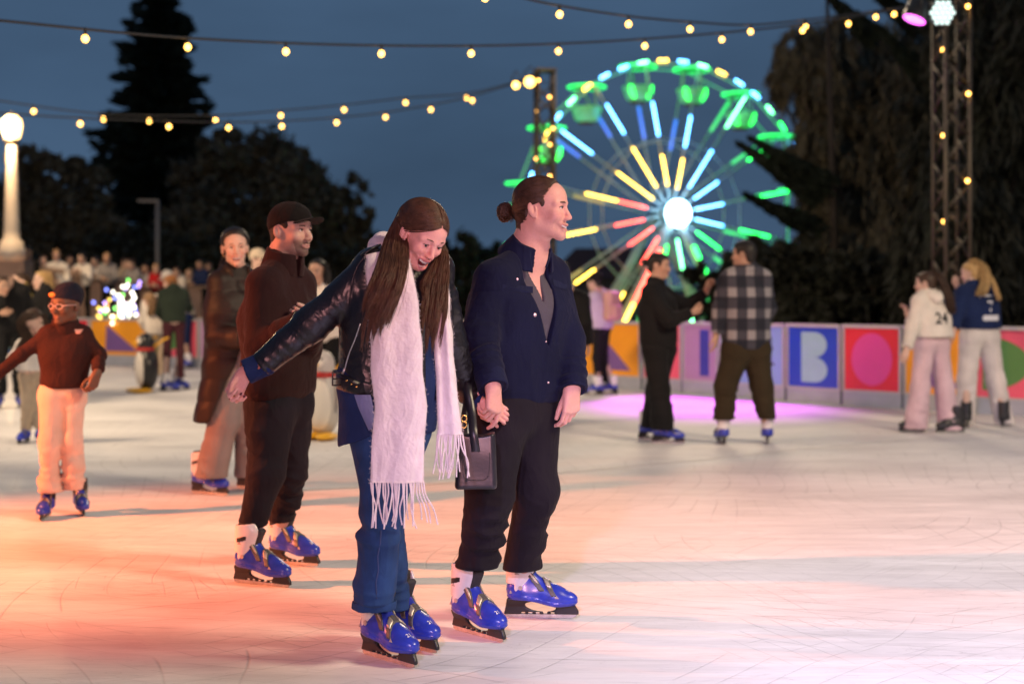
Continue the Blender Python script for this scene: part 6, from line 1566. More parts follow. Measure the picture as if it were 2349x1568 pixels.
# ================================================================== woman in the long brown coat
d0 = 9.72; LR = rotm(15, 2, -3); LC = W(539, 567, d0); LS = 1.10
sk_r = gpt(475, 1132); sk_l = gpt(578, 1120)
J = JJ(d0, shR=(506, 648, -.06), shL=(574, 650, .06), nk=(540, 622, .03), chR=(512, 715, -.05), chL=(562, 715, .05), hiR=(514, 830, -.05), hiL=(562, 830, .05),
       elR=(498, 772, -.12), wrR=(562, 775, -.30), elL=(598, 770, -.05), wrL=(588, 790, -.25),
       lgR=(530, 845, -.04), lgL=(566, 845, .05), knR=(512, 965, -.08), knL=(568, 965, .05), anR=(484, 1094, -.02), anL=(573, 1092, .08))
J['ftR'] = skate_ankle(sk_r[:2], 62); J['ftL'] = skate_ankle(sk_l[:2], 62)
face = dict(skin=(0.66, 0.43, 0.34), smile=1.0, open=0.55, lip=(0.48, 0.17, 0.16), jaw=0.88, chin=.004, eyes=0.55, gaze=(0.3, 0), nose=.84, browt=.8)
m_hairD = hairmat('black_tied_hair', (0.014, 0.010, 0.009), 0.42)
hR = Hand(J['wrR'] + nrm(J['wrR'] - J['elR']) * .01, J['wrR'] - J['elR'], (0, -.3, 1), 'R', 0.17, curl=(40, 50, 30)); hL = Hand(J['wrL'], (-.5, -.8, .1), (0, -.3, 1), 'L', 0.17, curl=(40, 50, 30))
t = make_body('smiling dark haired woman in a long brown quilted coat and wide grey trousers', J, (LC, LR, LS, face), [sk_r[0] * .5 + sk_l[0] * .5, sk_r[1] * .5 + sk_l[1] * .5, 0], [hR, hL], hair_mat=m_hairD, gb=0.92, neck_r=0.05, hh=0.0045, hb=0.014)
m_coat = mat('brown_quilted_coat', (0.016, 0.009, 0.007), 0.55, bump=(40, .3, .004), var=(5, .2), spec=.3); m_lin2 = mat('black_coat_lining', (0.012, 0.010, 0.010), 0.7, var=(5, .2)); m_greyt = cloth('wide_grey_trousers', (0.23, 0.19, 0.185), 0.9, (150, .2, .002))
G = dict(hi=0.128, ch=0.122, sh=0.080, nk=0.064, el=0.080, wr=0.066); hz = W(500, 966, d0)[2]; fw = nrm([math.sin(math.radians(34)), -math.cos(math.radians(34)), 0]); lt = np.array([-fw[1], fw[0], 0])
def coat_raw(P, off=0.0):
    d = torso_f(P, J, {k: v + off for k, v in G.items()})
    sk = smin(cone(P, J['hiR'], W(494, 985, d0 - .05), .13 + off, .155 + off), cone(P, J['hiL'], W(566, 985, d0 + .05), .13 + off, .16 + off), .08)
    return smin(d, sk, .06)
def fL(P):
    d = coat_raw(P); tt = (P[:, 2] - hz) / 0.15 + .10 * noise(P, (5, 5, 0), 4)
    d = d - 0.008 * (np.sqrt(np.abs(np.sin(np.pi * tt))) - .6) - .005 * ridge(P, (12, 12, 9), 7)
    d = smax(d, (hz - P[:, 2]).astype(f32), .015)
    q = P - W(545, 800, d0).astype(f32); u = q @ lt.astype(f32); op = np.maximum(np.abs(u) + 0.004 - 0.42 * np.clip(W(0, 770, d0)[2] - P[:, 2], 0, 1), -(q @ fw.astype(f32)))
    d = smax(d, -op.astype(f32), .012)
    a = np.minimum(arm_f(P, J, 'R', G, (5, .014), 101), arm_f(P, J, 'L', G, (5, .014), 107)); d = smin(d, a, .02)
    return smax(d, -cone(P, J['nk'], J['nk'] + np.array([.02, -.02, .12]), .05, .07), .01)
jk = garment(t, 'coat', fL, J, m_coat, 0.009, 0.2, UPK + ('knR', 'knL'))
def fIn(P):
    d = coat_raw(P, -0.02); d = smax(d, (hz + .01 - P[:, 2]).astype(f32), .01); q = P - W(545, 800, d0).astype(f32)
    return smax(d, (q @ fw.astype(f32) - 0.03).astype(f32), .01)
garment(t, 'coat_lining', fIn, J, m_lin2, 0.012, 0.2, UPK + ('knR', 'knL'), parent=jk)
cax = nrm(np.array([0, 0, 1.]) + fw * .35); cc = W(540, 628, d0 + .01)
garment(t, 'collar', lambda P: ring_collar(P, cc - cax * .04, cax, 0.112, 0.088, 0.10, 0.010, fw, 0.05, 0.004), J, m_coat, 0.008, lohi=(cc - .2, cc + .2), parent=jk)
garment(t, 'trousers', lambda P: smin(smin(leg_f(P, J, 'R', dict(th=.105, kn=.098, an=.105), (4, .008), 111), leg_f(P, J, 'L', dict(th=.105, kn=.092, an=.10), (4, .008), 117), .02), cone(P, W(532, 810, d0), W(562, 810, d0), .11), .05), J, m_greyt, 0.009, 0.17, LOK)
add_skate(t, sk_r[:2], 62, (0, 0)); add_skate(t, sk_l[:2], 62, (0, 0))
hc = hair_cap(LC, LR, LS, .017, HP_TIED, .005, 6, .02); hh = t.add('hair', hc[0], hc[1], m_hairD); slick_strands(t, LC, LR, LS, m_hairD, 420, (0, .13, .03), 4, hh, .0022)
XL = lambda p: LC + LR @ (np.array(p) * LS)
mb = MB(); mb.sph(XL((0, .128, .03)), .042, 12, 8); t.addmb('hair_knot', mb, m_hairD, parent=hh)
mb = MB()
for sx in (-1, 1): mb.tube([XL((sx * .076 + .0 * a, .006 + .010 * math.cos(a), -.050 + .012 * math.sin(a))) for a in np.linspace(0, 6.2832, 11)], .002, 5, False)
t.addmb('earring', mb, m_gold)

rg = np.random.default_rng(8); S = []
for i in range(260):
    a = rg.uniform(0, 6.28); q = math.sqrt(rg.random()) * .034; o = np.array([math.cos(a) * q, math.sin(a) * q, 0])
    S.append(bez([XL((0, .12, .03)) + o * .5, XL((-.03, .135, -.02)) + o, XL((-.055, .12, -.09)) + o * 1.1, XL((-.075, .10, -.16)) + o * 1.2, XL((-.08, .085, -.23 - .03 * rg.random())) + o], 14))
V, F = strand_mesh(np.array(S), np.concatenate([np.full(11, .0026), [.002, .0014, .0006]])); t.add('ponytail', V, F, m_hairD, parent=hh)
# ================================================================== other skaters and spectators
def bundle(t, name, guide, r0, r1, n, m, seed, parent=None, rad=0.004, wave=.01):
    """a lock of hair as strands round a guide curve"""
    rg = np.random.default_rng(seed); g = bez(np.array(guide), 14); S = []
    for i in range(n):
        a, q = rg.uniform(0, 6.28), math.sqrt(rg.random()); k = np.linspace(r0, r1, 14) * q; ph = rg.uniform(0, 6.28)
        S.append(g + np.stack([np.cos(a) * k + wave * np.sin(np.linspace(0, 4, 14) + ph) * np.linspace(0, 1, 14), np.sin(a) * k, rg.normal() * .01 * np.ones(14)], 1))
    V, F = strand_mesh(np.array(S), np.concatenate([np.full(10, rad), np.linspace(rad, rad * .3, 4)])); return t.add(name, V, F, m, parent=parent)
SKINS = {'light': (0.60, 0.40, 0.32), 'tan': (0.46, 0.28, 0.20), 'dark': (0.13, 0.062, 0.042)}
HAIRS = {'black': (0.012, 0.010, 0.009), 'brown': (0.045, 0.024, 0.014), 'orange': (0.30, 0.12, 0.035), 'blond': (0.42, 0.27, 0.11), 'fair': (0.30, 0.18, 0.09)}
MC = {'black': cloth('black_jacket_cloth', (0.010, 0.010, 0.011)), 'white': cloth('white_fleece', (0.70, 0.64, 0.57)), 'cream': cloth('cream_cloth', (0.58, 0.48, 0.36)), 'lilac': cloth('lilac_hoodie_cloth', (0.50, 0.42, 0.60)),
      'maroon': cloth('maroon_leggings', (0.06, 0.018, 0.025)), 'pink': cloth('pink_trousers', (0.62, 0.45, 0.49)), 'offwhite': cloth('offwhite_trousers', (0.66, 0.60, 0.56)), 'navy': cloth('navy_sweater', (0.012, 0.022, 0.075)), 'olive': cloth('dark_olive_trousers', (0.035, 0.026, 0.014)),
      'green': cloth('dark_green_vest', (0.02, 0.03, 0.022)), 'sweater': cloth('dark_red_sweater', (0.036, 0.012, 0.012)), 'kidpants': cloth('pale_pink_trousers', (0.66, 0.47, 0.42)), 'jeans': cloth('faded_jeans', (0.06, 0.09, 0.14)), 'beige': cloth('beige_trousers', (0.45, 0.36, 0.27)),
      'red': cloth('red_jumper', (0.40, 0.015, 0.02)), 'grey': cloth('grey_jacket', (0.22, 0.21, 0.22)), 'yellow': cloth('yellow_top', (0.60, 0.42, 0.10)), 'shirt': cloth('white_shirt', (0.66, 0.63, 0.60))}
GT_SLIM = dict(th=.082, kn=.058, an=.048); GT_REG = dict(th=.092, kn=.072, an=.066); GT_WIDE = dict(th=.098, kn=.092, an=.105)
GTOP = dict(hi=.112, ch=.110, sh=.066, nk=.056, el=.056, wr=.046)
def skeleton(base, H, yaw, over=None, lean=(0, 0), zs=0.07):
    """standing joints of a person H metres tall whose feet are at base; local axes: left, forward, up"""
    a = math.radians(yaw); f = np.array([math.sin(a), -math.cos(a), 0]); l = np.array([-f[1], f[0], 0]); k = H / 1.75
    loc = dict(nk=(0, -.01, 1.475), chR=(-.075, 0, 1.24), chL=(.075, 0, 1.24), shR=(-.165, -.01, 1.385), shL=(.165, -.01, 1.385), hiR=(-.07, 0, .98), hiL=(.07, 0, .98), elR=(-.25, -.02, 1.11), elL=(.25, -.02, 1.11),
               wrR=(-.27, .09, .86), wrL=(.27, .09, .86), lgR=(-.085, 0, .90), lgL=(.085, 0, .90), knR=(-.10, .03, .49), knL=(.10, .03, .49), anR=(-.11, 0, .10), anL=(.11, 0, .10), hd=(0, .035, 1.635))
    loc.update(over or {}); J = {}
    for n, p in loc.items():
        z = p[2] * k + zs; J[n] = np.array(base) + l * (p[0] * k + lean[0] * max(0, z - .9)) + f * (p[1] * k + lean[1] * max(0, z - .9)) + np.array([0, 0, z])
    return J, f, l
def figure(label, J, head, top, bottom, hair, base, skin='light', face=None, gtop=GTOP, gbot=GT_REG, hem=0.0, k=1.0, h=0.011, hh=0.006, skates=(), variant='white', group=None, hands=None, sleeves='long', collar=None, fr=0.010, seed=1, topname='jacket', botname='trousers', full=False, neck=True):
    hc, yaw, pitch, roll, s = head; R = rotm(yaw, pitch, roll); hc = np.asarray(hc, float)
    fc = dict(skin=SKINS[skin], smile=.4, open=0.0, eyes=.85); fc.update(face or {})
    HS_ = []
    for S in 'RL':
        w_, e = J['wr' + S], J['el' + S]; spec = (hands or {}).get(S, {})
        d = spec.get('d', w_ - e); th = spec.get('th', (0, -.5, 1) if abs(nrm(d)[2]) < .75 else (math.sin(math.radians(yaw)) * .8, -math.cos(math.radians(yaw)) * .8, 0.1))
        HS_.append(Hand(w_ + nrm(d) * .012, d, th, S, 0.175 * s, curl=spec.get('curl', (28, 38, 25))))
    hm = hairmat('hair_' + hair[1], HAIRS[hair[1]], .45)
    Jf = {k_: v for k_, v in J.items() if k_ != 'hd'}
    for i, S in enumerate('RL'):
        if i < len(skates): Jf['ft' + S] = skate_ankle(skates[i][0][:2], skates[i][1]) + [0, 0, -.07]
    t = make_body(label, Jf, (hc, R, s, fc), base, HS_, group, hh, max(h, .012), 0.92 * k, .052, hair_mat=hm)
    g = {n: v * k for n, v in gtop.items()}; gb = {n: v * k for n, v in gbot.items()}
    hz = (J['hiR'][2] + J['hiL'][2]) / 2 + hem
    def ft(P):
        d = torso_f(P, J, g) - fr * .5 * noise(P, (7, 7, 5), seed) - fr * .4 * ridge(P, (9, 9, 7), seed + 1)
        d = smin(d, cone(P, (J['hiR'] + J['hiL']) / 2 + [0, 0, hem - .1], (J['hiR'] + J['hiL']) / 2, g['hi'] * 1.05), .06) if hem < -.03 else d
        d = smax(d, (hz - P[:, 2]).astype(f32), .012)
        JJ_ = J if sleeves == 'long' else {**J, 'wrR': J['elR'] * .8 + J['wrR'] * .2, 'wrL': J['elL'] * .8 + J['wrL'] * .2}
        a = np.minimum(arm_f(P, JJ_, 'R', g, (5, fr), seed + 10), arm_f(P, JJ_, 'L', g, (5, fr), seed + 17))
        d = smin(d, a, .02)
        return smax(d, -cone(P, J['nk'] + (hc - J['nk']) * .1, hc, .046 * s, .06 * s), .01)
    lo, hi = bbox([J[n] for n in UPK], .2); lo[2] = min(lo[2], hz - .05)
    V, F = mesh_sdf(ft, lo, hi, h); tp = t.add(topname, V, F, top)
    if collar:
        up = nrm(hc - J['nk'] + np.array([0, 0, .08])); c0 = J['nk'] + (hc - J['nk']) * .05; fw = R @ np.array([0, -1, 0])
        if collar == 'hood':
            bk = -nrm(np.array([fw[0], fw[1], 0])) if len(collar) else 0
            bk = -nrm(np.cross(J['shL'] - J['shR'], [0, 0, 1]) * -1) if False else nrm(np.array([(J['shL'] - J['shR'])[1] * -1, (J['shL'] - J['shR'])[0], 0]) * 1.0)
            pts = [J['nk'] + nrm(J['shR'] - J['nk']) * .075 + [0, 0, .02], J['nk'] + bk * .075 + nrm(J['shR'] - J['nk']) * .05, J['nk'] + bk * .11 + [0, 0, -.045], J['nk'] + bk * .075 + nrm(J['shL'] - J['nk']) * .05, J['nk'] + nrm(J['shL'] - J['nk']) * .075 + [0, 0, .02]]
            V, F = mesh_sdf(lambda P: chain(P, pts, [.025, .045, .055, .045, .025], .03), *bbox(pts, .09), .01); t.add('hood', V, F, top, parent=tp)
        else:
            V, F = mesh_sdf(lambda P: ring_collar(P, c0 - up * .03, up, .085 * s, .068 * s, .075, .007), c0 - .16, c0 + .16, .008); t.add('collar', V, F, top, parent=tp)
    def fb(P):
        d = smin(leg_f(P, J, 'R', gb, (4, fr), seed + 30), leg_f(P, J, 'L', gb, (4, fr), seed + 37), .02)
        return smin(d, cone(P, (J['lgR'] * .6 + J['hiR'] * .4), (J['lgL'] * .6 + J['hiL'] * .4), gb['th'] * 1.05), .05)
    lo, hi = bbox([J[n] for n in LOK + ('hiR', 'hiL')], .17); V, F = mesh_sdf(fb, lo, hi, h); t.add(botname, V, F, bottom)
    for i, (pos, hd_) in enumerate(skates): add_skate(t, pos[:2], hd_, (0, 0), .95 * (k if k < 1 else 1), variant=variant, full=full)
    X = lambda p: hc + R @ (np.array(p) * s)
    if hair[0] in ('short', 'pony', 'long', 'bun'):
        c = hair_cap(hc, R, s, .010, HP_LONG if hair[0] == 'long' else HP_FULL, .007, seed, .01); hb = t.add('hair', c[0], c[1], hm)
        if hair[0] == 'bun':
            mb = MB(); mb.sph(X((0, .128, hair[2] if len(hair) > 2 else .05)), .036 * s, 12, 8); t.addmb('hair_bun', mb, hm, parent=hb)
        elif hair[0] in ('pony', 'long') and len(hair) > 2:
            for j, gd in enumerate(hair[2]): bundle(t, 'hair_lock', gd[0], gd[1], gd[2], gd[3] if len(gd) > 3 else 130, hm, seed + j, hb)
    elif hair[0] in ('beanie', 'cap'):
        def fcap(P):
            q = ((P - hc.astype(f32)) @ R.astype(f32) / s).astype(f32)
            d = ell(q, (0, .012, .040), (.085, .106, .098)); d = smin(d, ell(q, (0, .055, .075), (.06, .06, .05)), .05) if hair[0] == 'beanie' else d
            d = smax(d, (.030 + .1 * -q[:, 1] - .55 * np.maximum(q[:, 1], 0) - q[:, 2]).astype(f32), .008)
            if hair[0] == 'cap':
                br = np.sqrt((q[:, 0] / .072) ** 2 + ((q[:, 1] + .085) / .08) ** 2); b = np.maximum(np.maximum((br - 1) * .07, np.abs(q[:, 2] - .045 + 3 * q[:, 0] ** 2) - .006), q[:, 1] + .07); d = smin(d, b.astype(f32), .006)
            return d * s
        V, F = mesh_sdf(fcap, hc - .26 * s, hc + .26 * s, .007); t.add('beanie' if hair[0] == 'beanie' else 'cap', V, F, hair[2])
        if len(hair) > 3:
            c = hair_cap(hc, R, s, .006, HP_FULL, .007, seed); t.add('hair', c[0], c[1], hm)
    t.X = X; t.top_f = ft; t.top_o = tp
    return t
def stamp(t, text, size, centre, right, back, m, parent, name='number', bold=True):
    """printed characters laid on the cloth surface"""
    V, F = text_faces(text, size); P = []
    for x, y, z in V:
        p = np.array(centre) + np.array(right) * x + np.array([0, 0, 1.0]) * y
        P.append(on_surface(t.top_f, p + np.array(back) * .0, -np.array(back), .3) + np.array(back) * .006)
    t.add(name, P, F, m, parent, smooth=False)
# ---- child in dark red sweater, beanie and pink glasses
d0 = 8.70; s1, s2 = gpt(106, 1188), gpt(186, 1178)
J = JJ(d0, nk=(150, 752, .02), shR=(112, 768, -.02), shL=(190, 768, .03), chR=(125, 812, 0), chL=(172, 812, 0), hiR=(124, 872, 0), hiL=(168, 872, 0), elR=(50, 812, -.06), wrR=(-18, 868, -.12), elL=(228, 812, .02), wrL=(224, 852, -.10),
       lgR=(120, 915, -.02), lgL=(166, 915, .02), knR=(114, 1010, -.04), knL=(164, 1010, 0), anR=(112, 1128, 0), anL=(170, 1122, .05))
t = figure('child in a dark red sweater, dark beanie, pink glasses and pale pink trousers', J, (W(151, 699, d0 - .02), -22, 4, 2, .99), MC['sweater'], MC['kidpants'], ('beanie', 'black', cloth('dark_navy_beanie', (.015, .014, .028))), [(s1 + s2)[0] / 2, (s1 + s2)[1] / 2, 0], 'dark', dict(smile=0, lip=(.2, .07, .06)),
           dict(hi=.102, ch=.100, sh=.062, nk=.052, el=.048, wr=.040), dict(th=.100, kn=.076, an=.074), hem=-.045, k=.80, h=.009, hh=.0048, skates=[(s1, 4), (s2, 24)], variant='cuffblack', collar='roll', fr=.010, seed=3, topname='sweater', full=True, hands={'L': dict(d=(-.25, -.3, -1), th=(-.6, -.8, 0), curl=(45, 60, 35))})
mg = mat('pink_glasses_frame', (.72, .55, .56), .3); mb = MB()
for sx in (-1, 1):
    c = (sx * .031, -.104, -.003); mb.tube([t.X((c[0] + .022 * math.cos(a), c[1] + .010 * (abs(c[0] + .022 * math.cos(a)) / .05) ** 2, c[2] + .016 * math.sin(a))) for a in np.linspace(0, 6.2832, 17)], .0018, 6, False)
    mb.tube([t.X((sx * .053, -.094, .003)), t.X((sx * .072, -.05, .004)), t.X((sx * .078, .0, .002))], .0022, 5)
mb.tube([t.X((-.009, -.105, 0)), t.X((.009, -.105, 0))], .0024, 5); t.addmb('glasses', mb, mg)
mb = MB(); mb.sph(t.X((-.03, -.088, .066)), (.026, .010, .016), 10, 8, rotm(-22)); t.addmb('beanie_badge', mb, mat('orange_badge', (.75, .25, .04), .6))
pl = [on_surface(t.top_f, W(x, y, d0 - .3), (0, 1, 0), .4) + [0, -.004, 0] for x, y in ((139, 758), (159, 758), (153, 768), (145, 768))]; mb = MB(); mb.prism(pl, (0, -.003, 0)); t.addmb('chest_print', mb, mat('pale_pink_print', (.62, .34, .32), .6), smooth=False)
# ---- girl bent sideways in white shirt
d0 = 12.95; s1, s2 = gpt(56, 1016), gpt(92, 1010)
J = JJ(d0, nk=(74, 772, 0), shR=(52, 790, -.05), shL=(96, 782, .05), chR=(60, 815, 0), chL=(86, 815, 0), hiR=(60, 845, 0), hiL=(86, 845, 0), elR=(28, 822, -.1), wrR=(2, 856, -.2), elL=(112, 820, .1), wrL=(112, 850, 0), lgR=(62, 868, 0), lgL=(84, 868, 0), knR=(64, 930, -.05), knL=(88, 930, 0), anR=(60, 985, 0), anL=(92, 982, 0))
hcx = W(80, 738, d0 - .05)
figure('girl in a white shirt bending sideways, long dark hair over her face', J, (hcx, -40, 35, -20, 1.0), MC['shirt'], MC['beige'], ('long', 'brown', [([hcx + [-.02, -.05, .08], hcx + [-.09, -.08, -.02], W(62, 775, d0 - .12), W(48, 800, d0 - .12)], .05, .05), ([hcx + [.05, 0, .06], W(104, 755, d0 - .02), W(108, 790, d0 - .02)], .05, .04)]), [(s1 + s2)[0] / 2, (s1 + s2)[1] / 2, 0], 'light', None, GTOP, GT_REG, hem=-.02, k=.74, skates=[(s1, -8), (s2, 8)], sleeves='short', seed=5, topname='shirt')
# ---- person in black at the left edge
d0 = 16.4; b = gpt(22, 936); J, f_, l_ = skeleton(b, 1.66, 20, dict(wrR=(-.1, .25, 1.1), elR=(-.2, .1, 1.1)))
figure('person in black clothes cut by the left edge of the picture', J, (W(4, 655, d0 - .05), 50, 5, 0, 1.0), MC['black'], MC['black'], ('short', 'brown'), b, 'tan', None, GTOP, GT_REG, hem=-.1, k=.97, h=.014, hh=.009, skates=[(b + l_ * -.12, 10), (b + l_ * .12, 30)], seed=6)
# ---- brunette and blonde chatting
d0 = 17.9; b = W(52, 0, d0); b[2] = 0; J, f_, l_ = skeleton(b, 1.62, -70, dict(elR=(-.28, .15, 1.15), wrR=(-.12, .30, 1.38), elL=(.2, .2, 1.12), wrL=(.05, .33, 1.25)))
hc_ = W(46, 645, d0)
figure('brunette woman in a yellow top raising a hand to her face at far left', J, (hc_, -60, 0, 0, 1.0), MC['yellow'], MC['jeans'], ('long', 'brown', [([hc_ + [.05, 0, .07], hc_ + [.10, .02, -.05], hc_ + [.10, .02, -.32]], .06, .06)]), b, 'light', None, GTOP, GT_REG, h=.014, hh=.009, seed=7, topname='top')
b = W(100, 0, d0 - .3); b[2] = 0; J, f_, l_ = skeleton(b, 1.64, -60); hc_ = W(96, 643, d0 - .3)
figure('blonde woman with long straight hair in a black top behind the child', J, (hc_, -55, 0, 0, 1.0), MC['black'], MC['black'], ('long', 'blond', [([hc_ + [.04, .0, .09], hc_ + [.09, -.03, -.05], hc_ + [.09, -.05, -.40]], .07, .075, 200)]), b, 'light', None, h=.014, hh=.009, seed=8, topname='top')
# ---- three skaters near the left penguin
d0 = 20.0; b = gpt(360, 889); J, f_, l_ = skeleton(b, 1.40, -150, dict(elR=(-.2, .2, 1.1), wrR=(-.1, .38, .95), elL=(.2, .2, 1.1), wrL=(.1, .38, .95)), (0, .15)); hc_ = W(326, 688, d0)
hc_ = W(342, 690, d0)
figure('child in a cream fleece holding the penguin skating aid', J, (hc_, -120, 15, 0, .95), MC['white'], MC['beige'], ('long', 'fair', [([hc_ + [0, 0, .09], hc_ + [.06, -.06, 0], hc_ + [.05, -.10, -.2]], .06, .05)]), b, 'light', None, dict(hi=.14, ch=.135, sh=.085, nk=.06, el=.075, wr=.06), hem=-.1, k=.84, h=.014, hh=.010, skates=[(b + l_ * -.1, -150), (b + l_ * .1, -140)], seed=9, topname='fleece', fr=.006)
s1, s2 = gpt(386, 897), gpt(411, 893); b = (s1 + s2) / 2; J, f_, l_ = skeleton(b, 1.58, -160, dict(elR=(-.26, .18, 1.16), wrR=(-.22, .42, 1.28), elL=(.2, .18, 1.1), wrL=(.12, .3, 1.0)), (0, .10)); hc_ = W(390, 650, d0)
figure('skater with long orange hair, dark green vest and maroon leggings', J, (hc_, -120, 10, 0, 1.0), MC['green'], MC['maroon'], ('long', 'orange', [([hc_ + [.02, 0, .09], hc_ + [.06, -.07, -.02], hc_ + [.07, -.12, -.42]], .065, .07, 220)]), b, 'light', None, hem=-.02, k=.9, gbot=GT_SLIM, h=.013, hh=.010, skates=[(s2, 80), (s1, 100)], seed=10, topname='vest')
s1, s2 = gpt(424, 846), gpt(440, 842); d1 = s1[1]; b = (s1 + s2) / 2; J, f_, l_ = skeleton(b, 1.62, -100, dict(elR=(-.2, .25, 1.0), wrR=(-.15, .4, .85), elL=(.22, .2, 1.05), wrL=(.18, .38, .9)), (0, .45)); hc_ = J['hd'] + f_ * .05
figure('skater in a white cap and cream and black jacket bending forward', J, (hc_, -80, 30, 0, 1.0), MC['cream'], MC['navy'], ('cap', 'brown', MC['white'], 1), b, 'tan', None, hem=-.06, h=.014, hh=.010, skates=[(s2, -50), (s1, -60)], seed=11)
# ---- penguin skating aids
M_PW = mat('penguin_white_plastic', (.78, .72, .64), .35, var=(3, .06)); M_PB = mat('penguin_black_plastic', (.012, .012, .014), .35); M_PY = mat('penguin_yellow_plastic', (.80, .42, .02), .4); M_PR = mat('penguin_red_scarf', (.45, .02, .015), .5)
M_PG = mat('grey_white_plastic', (.50, .47, .44), .4, var=(3, .08))
def penguin(pos, yaw, label, k=1.0, dark=M_PB):
    a = math.radians(yaw); f = np.array([math.sin(a), -math.cos(a), 0]); l = np.array([-f[1], f[0], 0]); Rm = np.stack([l, f, [0, 0, 1.]], 1); X = lambda p: np.array(pos) + Rm @ (np.array(p) * k)
    t = T('penguin_skating_aid', label, 'skating aid', pos, 'penguin skating aids')
    loc = lambda P: ((P - np.asarray(pos, f32)) @ Rm.astype(f32) / k).astype(f32)
    body = lambda q: smin(ell(q, (0, -.02, .36), (.19, .17, .34)), ell(q, (0, 0, .74), (.125, .125, .13)), .10)
    bb = (np.array(pos) - .4 * k, np.array(pos) + [.4 * k, .4 * k, 1.0 * k])
    V, F = mesh_sdf(lambda P: body(loc(P)) * k, *bb, .012); t.add('body', V, F, dark)
    V, F = mesh_sdf(lambda P: (lambda q: np.maximum(body(q) - .006, -(np.minimum(ell(q, (0, .17, .34), (.155, .2, .29)), ell(q, (0, .14, .76), (.08, .10, .06)))) * -1))(loc(P)) * k, *bb, .012); t.add('belly', V, F, M_PW)
    mb = MB(); mb.tube([X((0, .10, .74)), X((0, .20, .725))], [.035 * k, .006 * k], 8); t.addmb('beak', mb, M_PY)
    for s in (-1, 1):
        mb = MB(); mb.sph(X((s * .10, .10, .035)), (.10 * k, .17 * k, .035 * k), 12, 8, Rm); t.addmb('foot', mb, M_PY)
        mb = MB(); mb.tube([X((s * .17, 0, .58)), X((s * .24, .04, .42)), X((s * .22, .08, .30))], [.035 * k, .05 * k, .02 * k], 8, flat=.5); t.addmb('flipper', mb, dark)
        mb = MB(); mb.sph(X((s * .045, .108, .785)), .016 * k, 8, 6); t.addmb('eye', mb, M_PB)
        mb = MB(); mb.tube([X((s * .08, -.08, .66)), X((s * .20, -.20, .78)), X((s * .20, -.27, .80))], .016 * k, 8); t.addmb('handle', mb, M_PY)
    mb = MB(); mb.tube([X((.115 * math.cos(u), .115 * math.sin(u), .63)) for u in np.linspace(0, 6.2832, 17)], .03 * k, 8, False); t.addmb('scarf', mb, M_PR)
p = gpt(334, 900); penguin(p, -52, 'penguin skating aid with white belly beside the child in cream fleece', .92)
p = gpt(738, 1006); penguin(p, -18, 'pale grey and white penguin skating aid with yellow feet behind the capped man', .95, M_PG)
# ---- person holding the second penguin, mostly hidden
d0 = 13.7; b = W(742, 0, d0); b[2] = 0; J, f_, l_ = skeleton(b, 1.60, -20, dict(elR=(-.2, .2, 1.1), wrR=(-.16, .38, .95), elL=(.2, .2, 1.1), wrL=(.16, .38, .95))); hc_ = W(728, 622, d0)
figure('dark haired person in a white top behind the penguin and the capped man', J, (hc_, -15, 5, 0, 1.0), MC['white'], MC['black'], ('long', 'black', [([hc_ + [.06, 0, .06], hc_ + [.09, -.02, -.05], hc_ + [.09, -.04, -.30]], .04, .04)]), b, 'tan', None, k=.95, h=.013, hh=.009, seed=12, topname='top', hem=-.08)
d0 = 16.5; b = W(598, 0, d0); b[2] = 0; J, f_, l_ = skeleton(b, 1.70, 60); hc_ = W(592, 596, d0)
figure('person in a cream cap behind the smiling woman in brown', J, (hc_, 60, 5, 0, 1.0), MC['black'], MC['black'], ('cap', 'brown', MC['cream'], 1), b, 'light', None, h=.014, hh=.010, seed=13)
# ---- right side: long black coat, hidden by the man
s1, s2 = gpt(1272, 972), gpt(1292, 964); d0 = 14.8; b = (s1 + s2) / 2; J, f_, l_ = skeleton(b + [.05, 0, 0], 1.52, 160, dict(wrL=(.25, .1, .9)), (-.10, .15)); hc_ = W(1290, 628, d0)
figure('skater in a long black top and jeans mostly hidden behind the navy jacket man', J, (hc_, 160, 5, 0, 1.0), MC['black'], MC['jeans'], ('long', 'black'), b, 'tan', None, dict(hi=.17, ch=.15, sh=.09, nk=.06, el=.075, wr=.06), hem=-.28, k=.95, h=.013, hh=.010, skates=[(s2, 165), (s1, 150)], seed=14, topname='coat')
# ---- girl with backpack
s1, s2 = gpt(1362, 906), gpt(1397, 904); d0 = 18.7; b = (s1 + s2) / 2; J, f_, l_ = skeleton(b, 1.52, -125, dict(elR=(-.2, .12, 1.1), wrR=(-.14, .34, 1.02), elL=(.2, .12, 1.1), wrL=(.12, .34, 1.02)), (0, .12)); hc_ = W(1364, 648, d0)
t = figure('girl in a lilac hoodie with a dark beanie, seen from behind', J, (hc_, -125, 12, 0, 1.0), MC['lilac'], MC['black'], ('beanie', 'black', MC['black'], 1), b, 'light', None, dict(hi=.125, ch=.12, sh=.075, nk=.06, el=.066, wr=.05), GT_SLIM, hem=-.05, k=.95, h=.013, hh=.010, skates=[(s2, -100), (s1, -120)], collar='hood', seed=15, topname='hoodie')
bp = J['chR'] * .5 + J['chL'] * .5 - f_ * .19 + [0, 0, .02]; m_bpk = mat('pink_backpack_nylon', (.55, .30, .27), .55, var=(6, .15)); tb = T('backpack', 'pink backpack worn by the girl in the lilac hoodie', 'backpack', bp - [0, 0, .2])
Rb = np.stack([l_, f_, [0, 0, 1.]], 1); V, F = mesh_sdf(lambda P: rbox(P, bp, (.14, .075, .20), .06, Rb) - .006 * noise(P, 14, 3), bp - .32, bp + .32, .011); tb.add('bag_body', V, F, m_bpk)
